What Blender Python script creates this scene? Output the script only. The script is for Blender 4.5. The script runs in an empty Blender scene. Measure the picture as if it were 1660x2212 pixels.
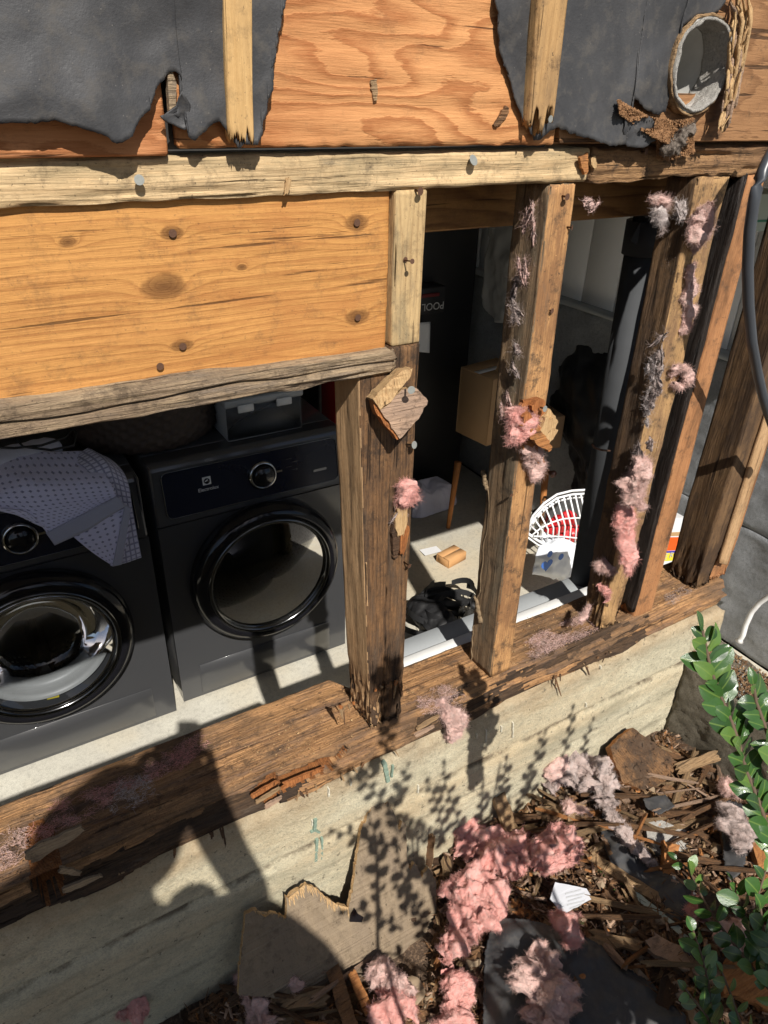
import bpy, math, random
import numpy as np
from mathutils import Vector, Matrix, noise as mnoise
from mathutils.geometry import tessellate_polygon
random.seed(7)
S = 0.7                      # metres per scene unit used below (camera stands 0.7 m from the wall)
R = math.radians
# ------------------------------------------------------------------ camera
CM = np.array([[0.85946707, -0.23803529, 0.45238872],
               [-0.5104664, -0.44674861, 0.73473787],
               [0.02721048, -0.86241225, -0.50547474]])
CF = 1579.0
CC = np.array([0, -1.0, 0])
scene = bpy.context.scene
cam_data = bpy.data.cameras.new('camera')
cam = bpy.data.objects.new('camera', cam_data)
scene.collection.objects.link(cam)
cam_data.sensor_fit = 'HORIZONTAL'
cam_data.sensor_width = 36
cam_data.lens = 36 * CF / 1660
cam_data.clip_start = 0.02
cam_data.clip_end = 300
m3 = Matrix([[CM[r][0], -CM[r][1], -CM[r][2]] for r in range(3)])
cam.matrix_world = Matrix.Translation(Vector(CC * S)) @ m3.to_4x4()
scene.camera = cam
# ------------------------------------------------------------------ light
SUN = Vector((0.22, 1.0, -1.03)).normalized()      # direction the sunlight travels
sun_data = bpy.data.lights.new('sun', 'SUN')
sun_data.energy = 4.9
sun_data.angle = R(0.53)
sun_data.color = (1.0, 0.95, 0.88)
sun = bpy.data.objects.new('sun', sun_data)
scene.collection.objects.link(sun)
sun.rotation_euler = SUN.to_track_quat('-Z', 'Y').to_euler()
sun.location = (-0.5, -3, 4)
world = bpy.data.worlds.new('World')
scene.world = world
world.use_nodes = True
wn = world.node_tree
bg = wn.nodes['Background']
sky = wn.nodes.new('ShaderNodeTexSky')
sky.sky_type = 'NISHITA'
sky.sun_disc = False
sky.sun_elevation = math.asin(-SUN.z)
sky.sun_rotation = math.atan2(-SUN.x, -SUN.y)
wn.links.new(sky.outputs[0], bg.inputs[0])
bg.inputs[1].default_value = 0.054
scene.view_settings.view_transform = 'Standard'
scene.view_settings.look = 'None'
scene.view_settings.exposure = 0.38
scene.view_settings.gamma = 1
scene.render.engine = 'CYCLES'

# ------------------------------------------------------------------ helpers
def at(px, py, ax='y', v=0.0):
    """point where the view ray of photo position (px,py) meets the plane ax=v"""
    r = CM @ np.array([px - 830.0, py - 1106.0, CF])
    k = 'xyz'.index(ax)
    t = (v - CC[k]) / r[k]
    return CC + r * t

def at_plane(px, py, p0, n):
    r = CM @ np.array([px - 830.0, py - 1106.0, CF])
    n = np.array(n, float)
    t = np.dot(np.array(p0) - CC, n) / np.dot(r, n)
    return CC + r * t

def hsh(i, j, k, s):
    h = (i * 374761393 + j * 668265263 + k * 2147483647 + s * 974634777) & 0xffffffff
    h = (h ^ (h >> 13)) * 1274126177 & 0xffffffff
    h = (h ^ (h >> 16)) * 2246822519 & 0xffffffff
    return ((h ^ (h >> 15)) & 0xffffff) / float(0xffffff) * 2 - 1

def vn(P, s=0):
    P = np.asarray(P, float)
    I = np.floor(P).astype(np.int64)
    F = P - I
    F = F * F * (3 - 2 * F)
    r = 0
    for a in (0, 1):
        for b in (0, 1):
            for c in (0, 1):
                w = (F[:, 0] if a else 1 - F[:, 0]) * (F[:, 1] if b else 1 - F[:, 1]) * (F[:, 2] if c else 1 - F[:, 2])
                r = r + w * hsh(I[:, 0] + a, I[:, 1] + b, I[:, 2] + c, s)
    return r

def fbm(P, o=4, s=0, gain=.5):
    P = np.asarray(P, float)
    r = 0
    a = 1
    for k in range(o):
        r = r + a * vn(P * 2 ** k + 17.3 * k, s + k)
        a *= gain
    return r

ORG = {}
def lnk(o, parent, org):
    scene.collection.objects.link(o)
    ORG[o.name] = np.array(org, float)
    if parent is not None:
        o.parent = parent
        o.location = Vector((ORG[o.name] - ORG[parent.name]) * S)
    else:
        o.location = Vector(ORG[o.name] * S)
    return o

def tag(o, label=None, cat=None, group=None, kind=None):
    if label: o['label'] = label
    if cat: o['category'] = cat
    if group: o['group'] = group
    if kind: o['kind'] = kind
    return o

def thing(name, label, cat, base, group=None, kind=None):
    o = bpy.data.objects.new(name, None)
    o.empty_display_size = .05
    lnk(o, None, base)
    return tag(o, label, cat, group, kind)

def mk(name, V, F, mat, parent=None, smooth=True, label=None, cat=None, group=None, kind=None, org=None, mats=None, midx=None):
    """mesh object from scene-unit vertices; origin at its centre (base for top-level)"""
    V = np.asarray(V, float)
    lo, hi = V.min(0), V.max(0)
    if org is None:
        org = (lo + hi) / 2
        if parent is None:
            org[2] = lo[2]
    me = bpy.data.meshes.new(name)
    if isinstance(F, tuple):          # tuple of index arrays of different sizes
        me.vertices.add(len(V)); me.vertices.foreach_set('co', ((V - org) * S).astype(np.float32).ravel())
        tot = np.concatenate([np.full(len(f), f.shape[1], np.int32) for f in F])
        me.loops.add(int(tot.sum())); me.loops.foreach_set('vertex_index', np.concatenate([f.ravel() for f in F]).astype(np.int32))
        me.polygons.add(len(tot)); me.polygons.foreach_set('loop_start', np.r_[0, np.cumsum(tot)[:-1]].astype(np.int32)); me.polygons.foreach_set('loop_total', tot)
        me.update(calc_edges=True)
    else:
        me.from_pydata(((V - org) * S).tolist(), [], F if isinstance(F, list) else F.tolist())
    if mats:
        for m in mats: me.materials.append(m)
        me.polygons.foreach_set('material_index', midx)
    else:
        me.materials.append(mat)
    if smooth:
        me.polygons.foreach_set('use_smooth', [True] * len(me.polygons))
    me.update()
    o = bpy.data.objects.new(name, me)
    lnk(o, parent, org)
    return tag(o, label, cat, group, kind)

def lat(n, e=.04):
    return np.array([0.] + list(np.linspace(e, 1 - e, max(2, n))) + [1.])

def hexa(name, fmap, size, n, mat, parent=None, amp=.0, fr=(3, 30, 30), edge=.004, rag=(0, 0), ragax=0, seed=0, disp=None, smooth=True, **kw):
    """dense box surface; fmap maps (u,v,w) in 0..1 to scene space; size = real extents for scaling noise/edges"""
    size = np.array(size, float)
    ax = [lat(n[k], min(.3, edge / size[k])) for k in range(3)]
    Vs, Fs, Ns = [], [], []
    off = 0
    for k in range(3):
        a, b = [(1, 2), (2, 0), (0, 1)][k]
        for side in (0, 1):
            A, B = np.meshgrid(ax[a], ax[b], indexing='ij')
            P = np.zeros((A.size, 3))
            P[:, a] = A.ravel(); P[:, b] = B.ravel(); P[:, k] = side
            Nn = np.zeros_like(P); Nn[:, k] = 1 if side else -1
            ia = np.arange(A.size).reshape(A.shape)
            q = np.stack([ia[:-1, :-1], ia[1:, :-1], ia[1:, 1:], ia[:-1, 1:]], -1).reshape(-1, 4)
            if not side: q = q[:, ::-1]
            Vs.append(P); Ns.append(Nn); Fs.append(q + off); off += len(P)
    V = np.concatenate(Vs); N = np.concatenate(Ns); F = np.concatenate(Fs)
    key = np.round(V * 1e5).astype(np.int64)
    _, ui, inv = np.unique(key, axis=0, return_index=True, return_inverse=True)
    inv = inv.ravel()
    U = V[ui]
    NN = np.zeros_like(U)
    np.add.at(NN, inv, N)
    F = inv[F]
    cnt = np.abs(np.sign(NN)).sum(1)
    L = U * size
    W = fmap(U)
    frs = np.array(fr, float)
    d = fbm(L * frs, 4, seed) * amp
    # worn edges
    d = d - np.where(cnt > 1, edge * (.35 + .35 * np.abs(vn(L * 25, seed + 5)) + (4.0 if frs.max() > 45 else 1.2) * np.clip(fbm(L * 16, 3, seed + 6) - .42, 0, 1)), 0)
    # local axes directions
    eps = 1e-3
    J = []
    for k in range(3):
        e = np.zeros(3); e[k] = eps
        g = fmap(U + e) - W
        g /= np.linalg.norm(g, axis=1, keepdims=True) + 1e-12
        J.append(g)
    nrm = sum(J[k] * np.sign(NN[:, k:k + 1]) for k in range(3))
    W = W + nrm * d[:, None]
    if rag[0] or rag[1]:
        o2 = [i for i in range(3) if i != ragax]
        Q = L.copy(); Q[:, ragax] = 0
        r = fbm(Q * 60, 3, seed + 9)
        for s_, am in ((0, rag[0]), (1, rag[1])):
            if am:
                wgt = np.clip(1 - np.abs(U[:, ragax] - s_) * size[ragax] / (am * 2.5), 0, 1)
                W = W + J[ragax] * ((r * am * wgt) * (1 if s_ else -1))[:, None]
    if disp is not None:
        W = disp(U, W, nrm, cnt)
    return mk(name, W, F, mat, parent, smooth, **kw)

def boxmap(lo, hi):
    lo = np.array(lo, float); hi = np.array(hi, float)
    return lambda U: lo + U * (hi - lo)

def tri(c):
    """trilinear map; c[i][j][k] corner at u=i v=j w=k"""
    c = np.array(c, float)
    def f(U):
        u, v, w = U[:, 0:1], U[:, 1:2], U[:, 2:3]
        r = 0
        for i in (0, 1):
            for j in (0, 1):
                for k in (0, 1):
                    r = r + (u if i else 1 - u) * (v if j else 1 - v) * (w if k else 1 - w) * c[i][j][k]
        return r
    return f

def bx(name, lo, hi, mat, parent=None, bev=.004, **kw):
    lo = np.array(lo, float); hi = np.array(hi, float)
    return hexa(name, boxmap(lo, hi), hi - lo, (2, 2, 2), mat, parent, edge=bev, **kw)

def slab(name, pts, normal, th, mat, parent=None, mats=None, **kw):
    """prism from a closed outline (3-d points, roughly planar) with thickness th along -normal; last material = edges"""
    P = np.array(pts, float)
    n = np.array(normal, float); n /= np.linalg.norm(n)
    tri_ = tessellate_polygon([[Vector(p) for p in P]])
    N = len(P)
    V = np.concatenate([P, P - n * th])
    F = []; mi = []
    for t in tri_:
        a, b, c = P[t[0]], P[t[1]], P[t[2]]
        up = np.dot(np.cross(b - a, c - a), n) > 0
        t = list(t) if up else list(t)[::-1]
        F.append(t); mi.append(0)
        F.append([t[2] + N, t[1] + N, t[0] + N]); mi.append(0)
    for i in range(N):
        j = (i + 1) % N
        F.append([i, i + N, j + N, j]); mi.append(1)
    if mats is None: mats = [mat, mat]
    o = mk(name, V, F, None, parent, False, mats=mats, midx=mi, **kw)
    import bmesh
    b = bmesh.new(); b.from_mesh(o.data); bmesh.ops.recalc_face_normals(b, faces=b.faces); b.to_mesh(o.data); b.free()
    return o

def jag(pts, step=.012, amp=.006, seed=0):
    """resample a closed or open outline and roughen it"""
    P = [np.array(p, float) for p in pts]
    out = []
    rs = random.Random(seed)
    for a, b in zip(P, P[1:] + P[:1]):
        L = np.linalg.norm(b - a)
        n = max(1, int(L / step))
        for i in range(n):
            q = a + (b - a) * i / n
            if i: q = q + np.array([rs.uniform(-1, 1) * amp for _ in range(len(a))])
            out.append(q)
    return out

def tube(name, pts, r, mat, parent=None, n=10, caps=True, **kw):
    P = [Vector(p) for p in pts]
    rr = r if hasattr(r, '__len__') else [r] * len(P)
    V = []; F = []
    ref = Vector((.31, .17, .93))
    for i, p in enumerate(P):
        t = (P[min(i + 1, len(P) - 1)] - P[max(i - 1, 0)]).normalized()
        a = t.cross(ref).normalized(); b = t.cross(a)
        for k in range(n):
            w = 2 * math.pi * k / n
            V.append(p + (a * math.cos(w) + b * math.sin(w)) * rr[i])
    for i in range(len(P) - 1):
        for k in range(n):
            F.append([i * n + k, i * n + (k + 1) % n, (i + 1) * n + (k + 1) % n, (i + 1) * n + k])
    if caps:
        F.append(list(range(n))[::-1]); F.append([(len(P) - 1) * n + k for k in range(n)])
    if name is None: return np.array([tuple(v) for v in V]), F
    return mk(name, [tuple(v) for v in V], F, mat, parent, True, **kw)

def lathe(name, c, axis, prof, mat, parent=None, n=48, ell=(1, 1), up=(0, 0, 1), **kw):
    """prof: list of (r, h) ; revolve round axis from centre c"""
    ax = Vector(axis).normalized(); c = Vector(c)
    a = ax.cross(Vector(up)).normalized(); b = a.cross(ax)
    V = []; F = []
    for r, h in prof:
        for k in range(n):
            w = 2 * math.pi * k / n
            V.append(tuple(c + ax * h + a * (r * ell[0] * math.cos(w)) + b * (r * ell[1] * math.sin(w))))
    for i in range(len(prof) - 1):
        for k in range(n):
            F.append([i * n + k, i * n + (k + 1) % n, (i + 1) * n + (k + 1) % n, (i + 1) * n + k])
    if prof[0][0] > 1e-6 and kw.pop('cap0', False): F.append(list(range(n))[::-1])
    if kw.pop('cap1', False): F.append([(len(prof) - 1) * n + k for k in range(n)])
    return mk(name, V, F, mat, parent, True, **kw)

def merge(parts):
    V = []; G = {}; o = 0
    for v, f in parts:
        v = np.asarray(v, float); V.append(v)
        if isinstance(f, list):
            for n in set(len(q) for q in f): G.setdefault(n, []).append(np.array([q for q in f if len(q) == n]) + o)
        else: G.setdefault(f.shape[1], []).append(f + o)
        o += len(v)
    return np.concatenate(V), tuple(np.concatenate(g) for g in G.values())

def fibres(base, dirs, length, w, nseg=3, curl=.6, seed=0):
    """curly ribbons from base points"""
    rs = np.random.RandomState(seed)
    N = len(base)
    p = np.array(base, float)
    d = np.array(dirs, float)
    d /= np.linalg.norm(d, axis=1, keepdims=True) + 1e-9
    L = length * rs.uniform(.4, 1.3, (N, 1)) / nseg
    side = np.cross(d, rs.normal(size=(N, 3)))
    side /= np.linalg.norm(side, axis=1, keepdims=True) + 1e-9
    turn = rs.normal(size=(N, 3)) * curl
    V = np.zeros((N, (nseg + 1) * 2, 3))
    for s in range(nseg + 1):
        ww = w * (1 - .6 * s / nseg)
        V[:, 2 * s] = p - side * ww; V[:, 2 * s + 1] = p + side * ww
        p = p + d * L
        d = d + turn / nseg + rs.normal(size=(N, 3)) * curl * .35
        d /= np.linalg.norm(d, axis=1, keepdims=True)
    q = np.array([[2 * s, 2 * s + 1, 2 * s + 3, 2 * s + 2] for s in range(nseg)])
    F = (q[None] + (np.arange(N) * (nseg + 1) * 2)[:, None, None]).reshape(-1, 4)
    return V.reshape(-1, 3), F

def ico(sub=3):
    import bmesh
    b = bmesh.new(); bmesh.ops.create_icosphere(b, subdivisions=sub, radius=1)
    V = np.array([v.co[:] for v in b.verts]); F = [[v.index for v in f.verts] for f in b.faces]
    b.free(); return V, F
ICO = {s: ico(s) for s in (1, 2, 3, 4)}

# ------------------------------------------------------------------ materials
class NT:
    def __init__(s, name):
        s.m = bpy.data.materials.new(name); s.m.use_nodes = True
        s.t = s.m.node_tree; s.b = s.t.nodes['Principled BSDF']
        s.tc = s.t.nodes.new('ShaderNodeTexCoord').outputs['Object']
    def n(s, t, **kw):
        x = s.t.nodes.new(t)
        for k, v in kw.items(): setattr(x, k, v)
        return x
    def l(s, a, b):
        if isinstance(a, (int, float)): b.default_value = a
        elif isinstance(a, (tuple, list)): b.default_value = tuple(a) + ((1,) if len(a) == 3 and b.type == 'RGBA' else ())
        else: s.t.links.new(a, b)
    def map(s, sc, vec=None, loc=(0, 0, 0), rot=(0, 0, 0)):
        x = s.n('ShaderNodeMapping'); s.l(vec or s.tc, x.inputs[0])
        x.inputs['Scale'].default_value = sc; x.inputs['Location'].default_value = loc; x.inputs['Rotation'].default_value = rot
        return x.outputs[0]
    def noise(s, sc, vec=None, det=5, rough=.55, dist=0, col=False):
        x = s.n('ShaderNodeTexNoise'); s.l(vec or s.tc, x.inputs['Vector'])
        x.inputs['Scale'].default_value = sc; x.inputs['Detail'].default_value = det
        x.inputs['Roughness'].default_value = rough; x.inputs['Distortion'].default_value = dist
        return x.outputs['Color' if col else 'Fac']
    def vor(s, sc, vec=None, feat='F1', out='Distance', rnd=1):
        x = s.n('ShaderNodeTexVoronoi', feature=feat); s.l(vec or s.tc, x.inputs['Vector'])
        x.inputs['Scale'].default_value = sc; x.inputs['Randomness'].default_value = rnd
        return x.outputs[out]
    def ramp(s, f, st, interp='LINEAR'):
        x = s.n('ShaderNodeValToRGB'); s.l(f, x.inputs[0]); r = x.color_ramp; r.interpolation = interp
        while len(r.elements) < len(st): r.elements.new(.5)
        for e, (p, c) in zip(r.elements, st):
            e.position = p
            e.color = (c, c, c, 1) if isinstance(c, (int, float)) else tuple(c) + (1,)
        return x.outputs[0]
    def mix(s, f, a, b, mode='MIX'):
        x = s.n('ShaderNodeMix', data_type='RGBA', blend_type=mode)
        s.l(f, x.inputs[0]); s.l(a, x.inputs[6]); s.l(b, x.inputs[7]); return x.outputs[2]
    def math(s, op, a, b=0, c=0):
        x = s.n('ShaderNodeMath', operation=op); s.l(a, x.inputs[0]); s.l(b, x.inputs[1]); s.l(c, x.inputs[2]); return x.outputs[0]
    def sep(s, vec=None):
        x = s.n('ShaderNodeSeparateXYZ'); s.l(vec or s.tc, x.inputs[0]); return x.outputs
    def dist(s, p, sc=(1, 1, 1)):
        x = s.n('ShaderNodeVectorMath', operation='SUBTRACT'); s.l(s.tc, x.inputs[0]); x.inputs[1].default_value = p
        y = s.n('ShaderNodeVectorMath', operation='MULTIPLY'); s.l(x.outputs[0], y.inputs[0]); y.inputs[1].default_value = sc
        z = s.n('ShaderNodeVectorMath', operation='LENGTH'); s.l(y.outputs[0], z.inputs[0]); return z.outputs['Value']
    def bump(s, h, st=.5, d=.002, nrm=None):
        x = s.n('ShaderNodeBump'); s.l(h, x.inputs['Height']); x.inputs['Strength'].default_value = st; x.inputs['Distance'].default_value = d
        if nrm is not None: s.l(nrm, x.inputs['Normal'])
        return x.outputs[0]
    def fin(s, col, rough=.75, nrm=None, **kw):
        s.l(col, s.b.inputs['Base Color']); s.l(rough, s.b.inputs['Roughness'])
        if nrm is not None: s.l(nrm, s.b.inputs['Normal'])
        for k, v in kw.items(): s.l(v, s.b.inputs[k.replace('_', ' ')])
        return s.m

def gsc(axis, a, b):
    return {'x': (a, b, b), 'y': (b, a, b), 'z': (b, b, a)}[axis]

def wood(name, light, dark, axis='x', ring=30, contrast=.6, stain=None, stain_amt=.4, fine=.5, bump=.5, rough=.8, knots=(), cracks=.5, dirt=(.05, .035, .025), dirt_amt=.25, wild=.08, seed=0, ends=None, grey=None, grey_amt=0, wildz=1.0, bd=.0015, rmul=3.0):
    t = NT(name)
    off = (seed * 1.37, seed * 2.11, seed * .73)
    v = t.map(gsc(axis, 1, 1), loc=off)
    warp = t.noise(1.0, t.map(gsc(axis, 1.2, 7 * wildz), v), 3, .5)
    x, y, z = t.sep(v)
    cross = {'x': z, 'z': x, 'y': z}[axis]
    cross2 = {'x': y, 'z': y, 'y': x}[axis]
    ph = t.math('ADD', t.math('MULTIPLY', cross, 1.0), t.math('MULTIPLY', cross2, .35))
    ph = t.math('ADD', ph, t.math('MULTIPLY', warp, wild))
    kd = None
    for (kx, ky, kz, kr) in knots:
        dd = t.dist((kx, ky, kz), gsc(axis, .55, 1))
        g = t.math('DIVIDE', kr * kr * 1.0, t.math('ADD', t.math('MULTIPLY', dd, dd), kr * kr * .35))
        ph = t.math('ADD', ph, t.math('MULTIPLY', g, .012))
        core = t.math('SUBTRACT', 1.0, t.math('MULTIPLY', t.math('ADD', dd, t.math('MULTIPLY', t.math('SUBTRACT', t.noise(60), .5), kr * .7)), 1 / kr))
        kd = core if kd is None else t.math('MAXIMUM', kd, core)
    ph = t.math('ADD', ph, t.math('MULTIPLY', t.noise(1.0, t.map(gsc(axis, 6, 60), v), 4, .6), .010))
    sn = t.math('FRACT', t.math('MULTIPLY', ph, ring * rmul))
    rings = t.ramp(sn, [(0, 0), (.5, .22), (.88, 1), (1, 0)])
    fib = t.ramp(t.noise(1.0, t.map(gsc(axis, 14, 420), v), 6, .75), [(.33, 0), (.67, 1)])
    fib2 = t.ramp(t.noise(1.0, t.map(gsc(axis, 4, 110), v), 6, .7), [(.3, 0), (.7, 1)])
    iso = t.ramp(t.noise(170, v, 5, .75), [(.35, 0), (.65, 1)])
    blot = t.ramp(t.noise(1.0, t.map(gsc(axis, 5, 14), v), 7, .72), [(.3, 0), (.7, 1)])
    f = t.math('ADD', t.math('MULTIPLY', rings, contrast * .8), t.math('MULTIPLY', t.math('SUBTRACT', fib2, .45), fine * .75))
    f = t.math('ADD', f, t.math('MULTIPLY', t.math('SUBTRACT', fib, .5), fine * .75))
    f = t.math('ADD', f, t.math('MULTIPLY', t.math('SUBTRACT', iso, .5), fine * .35))
    f = t.math('ADD', f, t.math('MULTIPLY', t.math('SUBTRACT', blot, .4), .45))
    col = t.mix(t.ramp(f, [(0, 0), (1, 1)]), light, dark)
    if stain is not None:
        sm = t.ramp(t.noise(1.0, t.map(gsc(axis, 4.5, 16), v), 8, .74), [(.60 - .28 * stain_amt, 0), (.74 - .3 * stain_amt, 1)])
        col = t.mix(t.math('MULTIPLY', sm, .85), col, stain)
    if grey is not None:
        gm = t.ramp(t.noise(1.0, t.map(gsc(axis, 8, 45), v), 8, .75), [(.66 - .3 * grey_amt, 0), (.80 - .3 * grey_amt, 1)])
        col = t.mix(t.math('MULTIPLY', gm, .8), col, grey)
    ck = t.noise(1.0, t.map(gsc(axis, 5.0, 150), v, loc=(3, 1, 7)), 4, .55)
    crk = t.ramp(ck, [(.27 + .05 * cracks, 1), (.31 + .05 * cracks, 0)])
    col = t.mix(t.math('MULTIPLY', crk, .75), col, tuple(c * .25 for c in dark))
    dn = t.noise(38, v, 8, .78)
    col = t.mix(t.math('MULTIPLY', t.ramp(dn, [(.52, 0), (.64, 1)]), dirt_amt), col, dirt)
    sp = t.noise(300, v, 3, .6)
    col = t.mix(t.math('MULTIPLY', t.ramp(sp, [(.66, 0), (.70, 1)]), min(1, dirt_amt * 1.3)), col, dirt)
    col = t.mix(t.math('MULTIPLY', t.ramp(sp, [(.27, 1), (.31, 0)]), min(.6, dirt_amt)), col, tuple(min(1, c * 1.5) for c in light))
    if kd is not None:
        col = t.mix(t.ramp(kd, [(0, 0), (.25, .55), (1, .9)]), col, tuple(c * .35 for c in dark))
    hgt = t.math('SUBTRACT', t.math('MULTIPLY', fib, .5), t.math('MULTIPLY', crk, 1.2))
    hgt = t.math('ADD', hgt, t.math('MULTIPLY', fib2, .8))
    hgt = t.math('SUBTRACT', hgt, t.math('MULTIPLY', rings, .25))
    n1 = t.bump(hgt, bump, bd)
    return t.fin(col, rough, n1, **{'Specular_IOR_Level': .3})

def plain(name, col, rough=.6, var=.15, sc=20, bump=0, bd=.001, bsc=None, metal=0, **kw):
    t = NT(name)
    n = t.noise(sc, None, 5, .6)
    c = t.mix(n, tuple(x * (1 - var) for x in col), tuple(min(1, x * (1 + var)) for x in col))
    nr = t.bump(t.noise(bsc or sc * 3, None, 5, .6), bump, bd) if bump else None
    return t.fin(c, rough, nr, Metallic=metal, **kw)

MAT = {}
M = MAT
M['pine'] = wood('pine_plate', (.62, .45, .25), (.36, .22, .10), 'x', ring=60, contrast=.35, fine=.55, stain=(.36, .27, .15), stain_amt=.45, grey=(.20, .17, .12), grey_amt=.35, dirt_amt=.5, bump=.6)
M['pine_old'] = wood('pine_plate_decayed', (.42, .24, .11), (.16, .08, .035), 'x', ring=60, contrast=.5, fine=.9, stain=(.20, .11, .055), stain_amt=.6, dirt_amt=.8, bump=1, cracks=1.2, seed=3, bd=.003)
M['stud_pale'] = wood('stud_pale', (.54, .38, .19), (.25, .155, .07), 'z', ring=85, contrast=.5, fine=.5, stain=(.24, .19, .11), stain_amt=.45, grey=(.17, .13, .085), grey_amt=.4, dirt_amt=.4, seed=1)
M['stud_brown'] = wood('stud_brown', (.33, .20, .095), (.14, .08, .035), 'z', ring=70, contrast=.5, fine=.6, stain=(.13, .08, .045), stain_amt=.5, grey=(.15, .12, .085), grey_amt=.4, dirt_amt=.5, seed=2, bump=.8, bd=.002)
M['stud_trim'] = wood('stud_tan', (.56, .36, .19), (.34, .19, .085), 'z', ring=40, contrast=.35, fine=.6, stain=(.36, .20, .09), stain_amt=.3, dirt_amt=.3, seed=9, bump=.9, bd=.002)
M['stud_rot'] = wood('stud_rotten', (.29, .155, .07), (.09, .045, .022), 'z', ring=70, contrast=.6, fine=.9, stain=(.07, .045, .03), stain_amt=.6, grey=(.13, .09, .06), grey_amt=.5, dirt_amt=.8, seed=4, bump=1, bd=.003, cracks=1.5)
M['stud_red'] = wood('stud_red', (.42, .20, .085), (.24, .095, .035), 'z', ring=60, contrast=.4, fine=.6, stain=(.17, .08, .035), stain_amt=.4, dirt_amt=.6, seed=5, bump=.8)
M['stud_black'] = wood('stud_black_mould', (.030, .022, .018), (.008, .006, .005), 'z', ring=60, contrast=.6, fine=.8, dirt_amt=.4, seed=6, bump=1, rough=.42)
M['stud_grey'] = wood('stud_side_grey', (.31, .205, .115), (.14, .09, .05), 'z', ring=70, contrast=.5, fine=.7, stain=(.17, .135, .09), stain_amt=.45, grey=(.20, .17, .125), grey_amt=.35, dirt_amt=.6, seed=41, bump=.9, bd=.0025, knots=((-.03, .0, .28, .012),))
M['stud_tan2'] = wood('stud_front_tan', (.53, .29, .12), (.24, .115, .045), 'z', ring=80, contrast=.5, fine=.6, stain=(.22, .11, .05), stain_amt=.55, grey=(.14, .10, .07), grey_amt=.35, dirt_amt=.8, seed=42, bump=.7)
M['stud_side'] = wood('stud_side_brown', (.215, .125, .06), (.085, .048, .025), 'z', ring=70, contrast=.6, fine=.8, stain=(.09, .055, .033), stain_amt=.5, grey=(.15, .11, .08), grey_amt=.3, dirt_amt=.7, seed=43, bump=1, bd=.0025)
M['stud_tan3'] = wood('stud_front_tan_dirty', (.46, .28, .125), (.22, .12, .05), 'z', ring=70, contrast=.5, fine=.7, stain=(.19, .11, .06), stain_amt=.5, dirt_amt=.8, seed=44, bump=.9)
M['corner'] = wood('corner_post', (.18, .105, .05), (.08, .042, .02), 'z', ring=110, contrast=.6, fine=.6, stain=(.05, .03, .018), stain_amt=.6, dirt_amt=.5, seed=8, bump=.7)
M['rail'] = wood('weathered_rail', (.46, .34, .21), (.18, .125, .08), 'x', ring=60, contrast=.5, fine=.9, stain=(.24, .17, .11), stain_amt=.5, grey=(.20, .16, .125), grey_amt=.45, dirt_amt=.6, seed=7, bump=1, cracks=1.3, bd=.0025)
M['joist'] = wood('fir_beam', (.30, .16, .055), (.08, .03, .012), 'x', ring=16, contrast=.8, fine=.35, stain=(.16, .08, .03), stain_amt=.3, seed=11, wild=.28, bump=.4)
M['plate_low'] = wood('sill_plate_wood', (.54, .295, .13), (.22, .105, .045), 'x', ring=55, contrast=.5, fine=.9, stain=(.17, .105, .06), stain_amt=.55, grey=(.15, .10, .075), grey_amt=.55, dirt_amt=.7, seed=12, bump=1, cracks=1, bd=.003)
M['plate_dark'] = wood('sill_plate_rot', (.145, .085, .045), (.05, .03, .018), 'x', ring=55, contrast=.5, fine=.9, stain=(.06, .04, .028), stain_amt=.6, grey=(.16, .12, .085), grey_amt=.3, dirt_amt=.7, seed=13, bump=1, cracks=1.5, bd=.004)
M['fresh'] = wood('fresh_break', (.33, .13, .04), (.12, .04, .012), 'z', ring=120, contrast=.7, fine=.9, dirt_amt=.3, seed=14, bump=1, bd=.003)
M['fresh_pale'] = wood('fresh_splinter', (.60, .40, .20), (.36, .19, .08), 'z', ring=120, contrast=.5, fine=.9, dirt_amt=.25, seed=15, bump=1, bd=.002)
M['fresh_red'] = wood('red_splinter', (.52, .20, .065), (.24, .075, .02), 'z', ring=90, contrast=.6, fine=.9, dirt_amt=.25, seed=16, bump=1, bd=.003)
M['scrap'] = wood('scrap_grey', (.42, .28, .19), (.22, .14, .09), 'x', ring=60, contrast=.4, fine=.8, stain=(.26, .18, .13), stain_amt=.5, dirt_amt=.6, seed=17, bump=.9)
M['board_grey'] = wood('grey_plywood_back', (.25, .19, .125), (.13, .095, .06), 'z', ring=12, contrast=.35, fine=.45, stain=(.21, .16, .11), stain_amt=.5, dirt_amt=.5, seed=18, bump=.5, wild=.25, cracks=.3)
M['batten'] = wood('batten_wood', (.56, .36, .155), (.36, .20, .07), 'z', ring=30, contrast=.35, fine=.5, stain=(.40, .25, .11), stain_amt=.4, dirt_amt=.35, seed=19)
M['batten2'] = wood('batten_wood_dark', (.46, .28, .12), (.24, .13, .05), 'z', ring=40, contrast=.4, fine=.6, stain=(.24, .15, .075), stain_amt=.5, dirt_amt=.6, seed=20)
M['shard_a'] = wood('shard_brown', (.25, .13, .06), (.10, .05, .022), 'x', ring=60, contrast=.6, fine=.9, stain=(.10, .06, .035), stain_amt=.5, dirt_amt=.6, seed=21, bump=1, bd=.002)
M['shard_b'] = wood('shard_tan', (.42, .27, .14), (.20, .12, .055), 'x', ring=60, contrast=.5, fine=.9, stain=(.24, .16, .09), stain_amt=.5, dirt_amt=.5, seed=22, bump=1, bd=.002)
M['shard_c'] = wood('shard_dark', (.10, .055, .03), (.04, .022, .012), 'x', ring=60, contrast=.6, fine=.9, dirt_amt=.6, seed=23, bump=1, bd=.002)
M['shard_d'] = wood('shard_orange', (.48, .21, .07), (.24, .09, .03), 'x', ring=60, contrast=.6, fine=.9, dirt_amt=.4, seed=24, bump=1, bd=.002)

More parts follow.
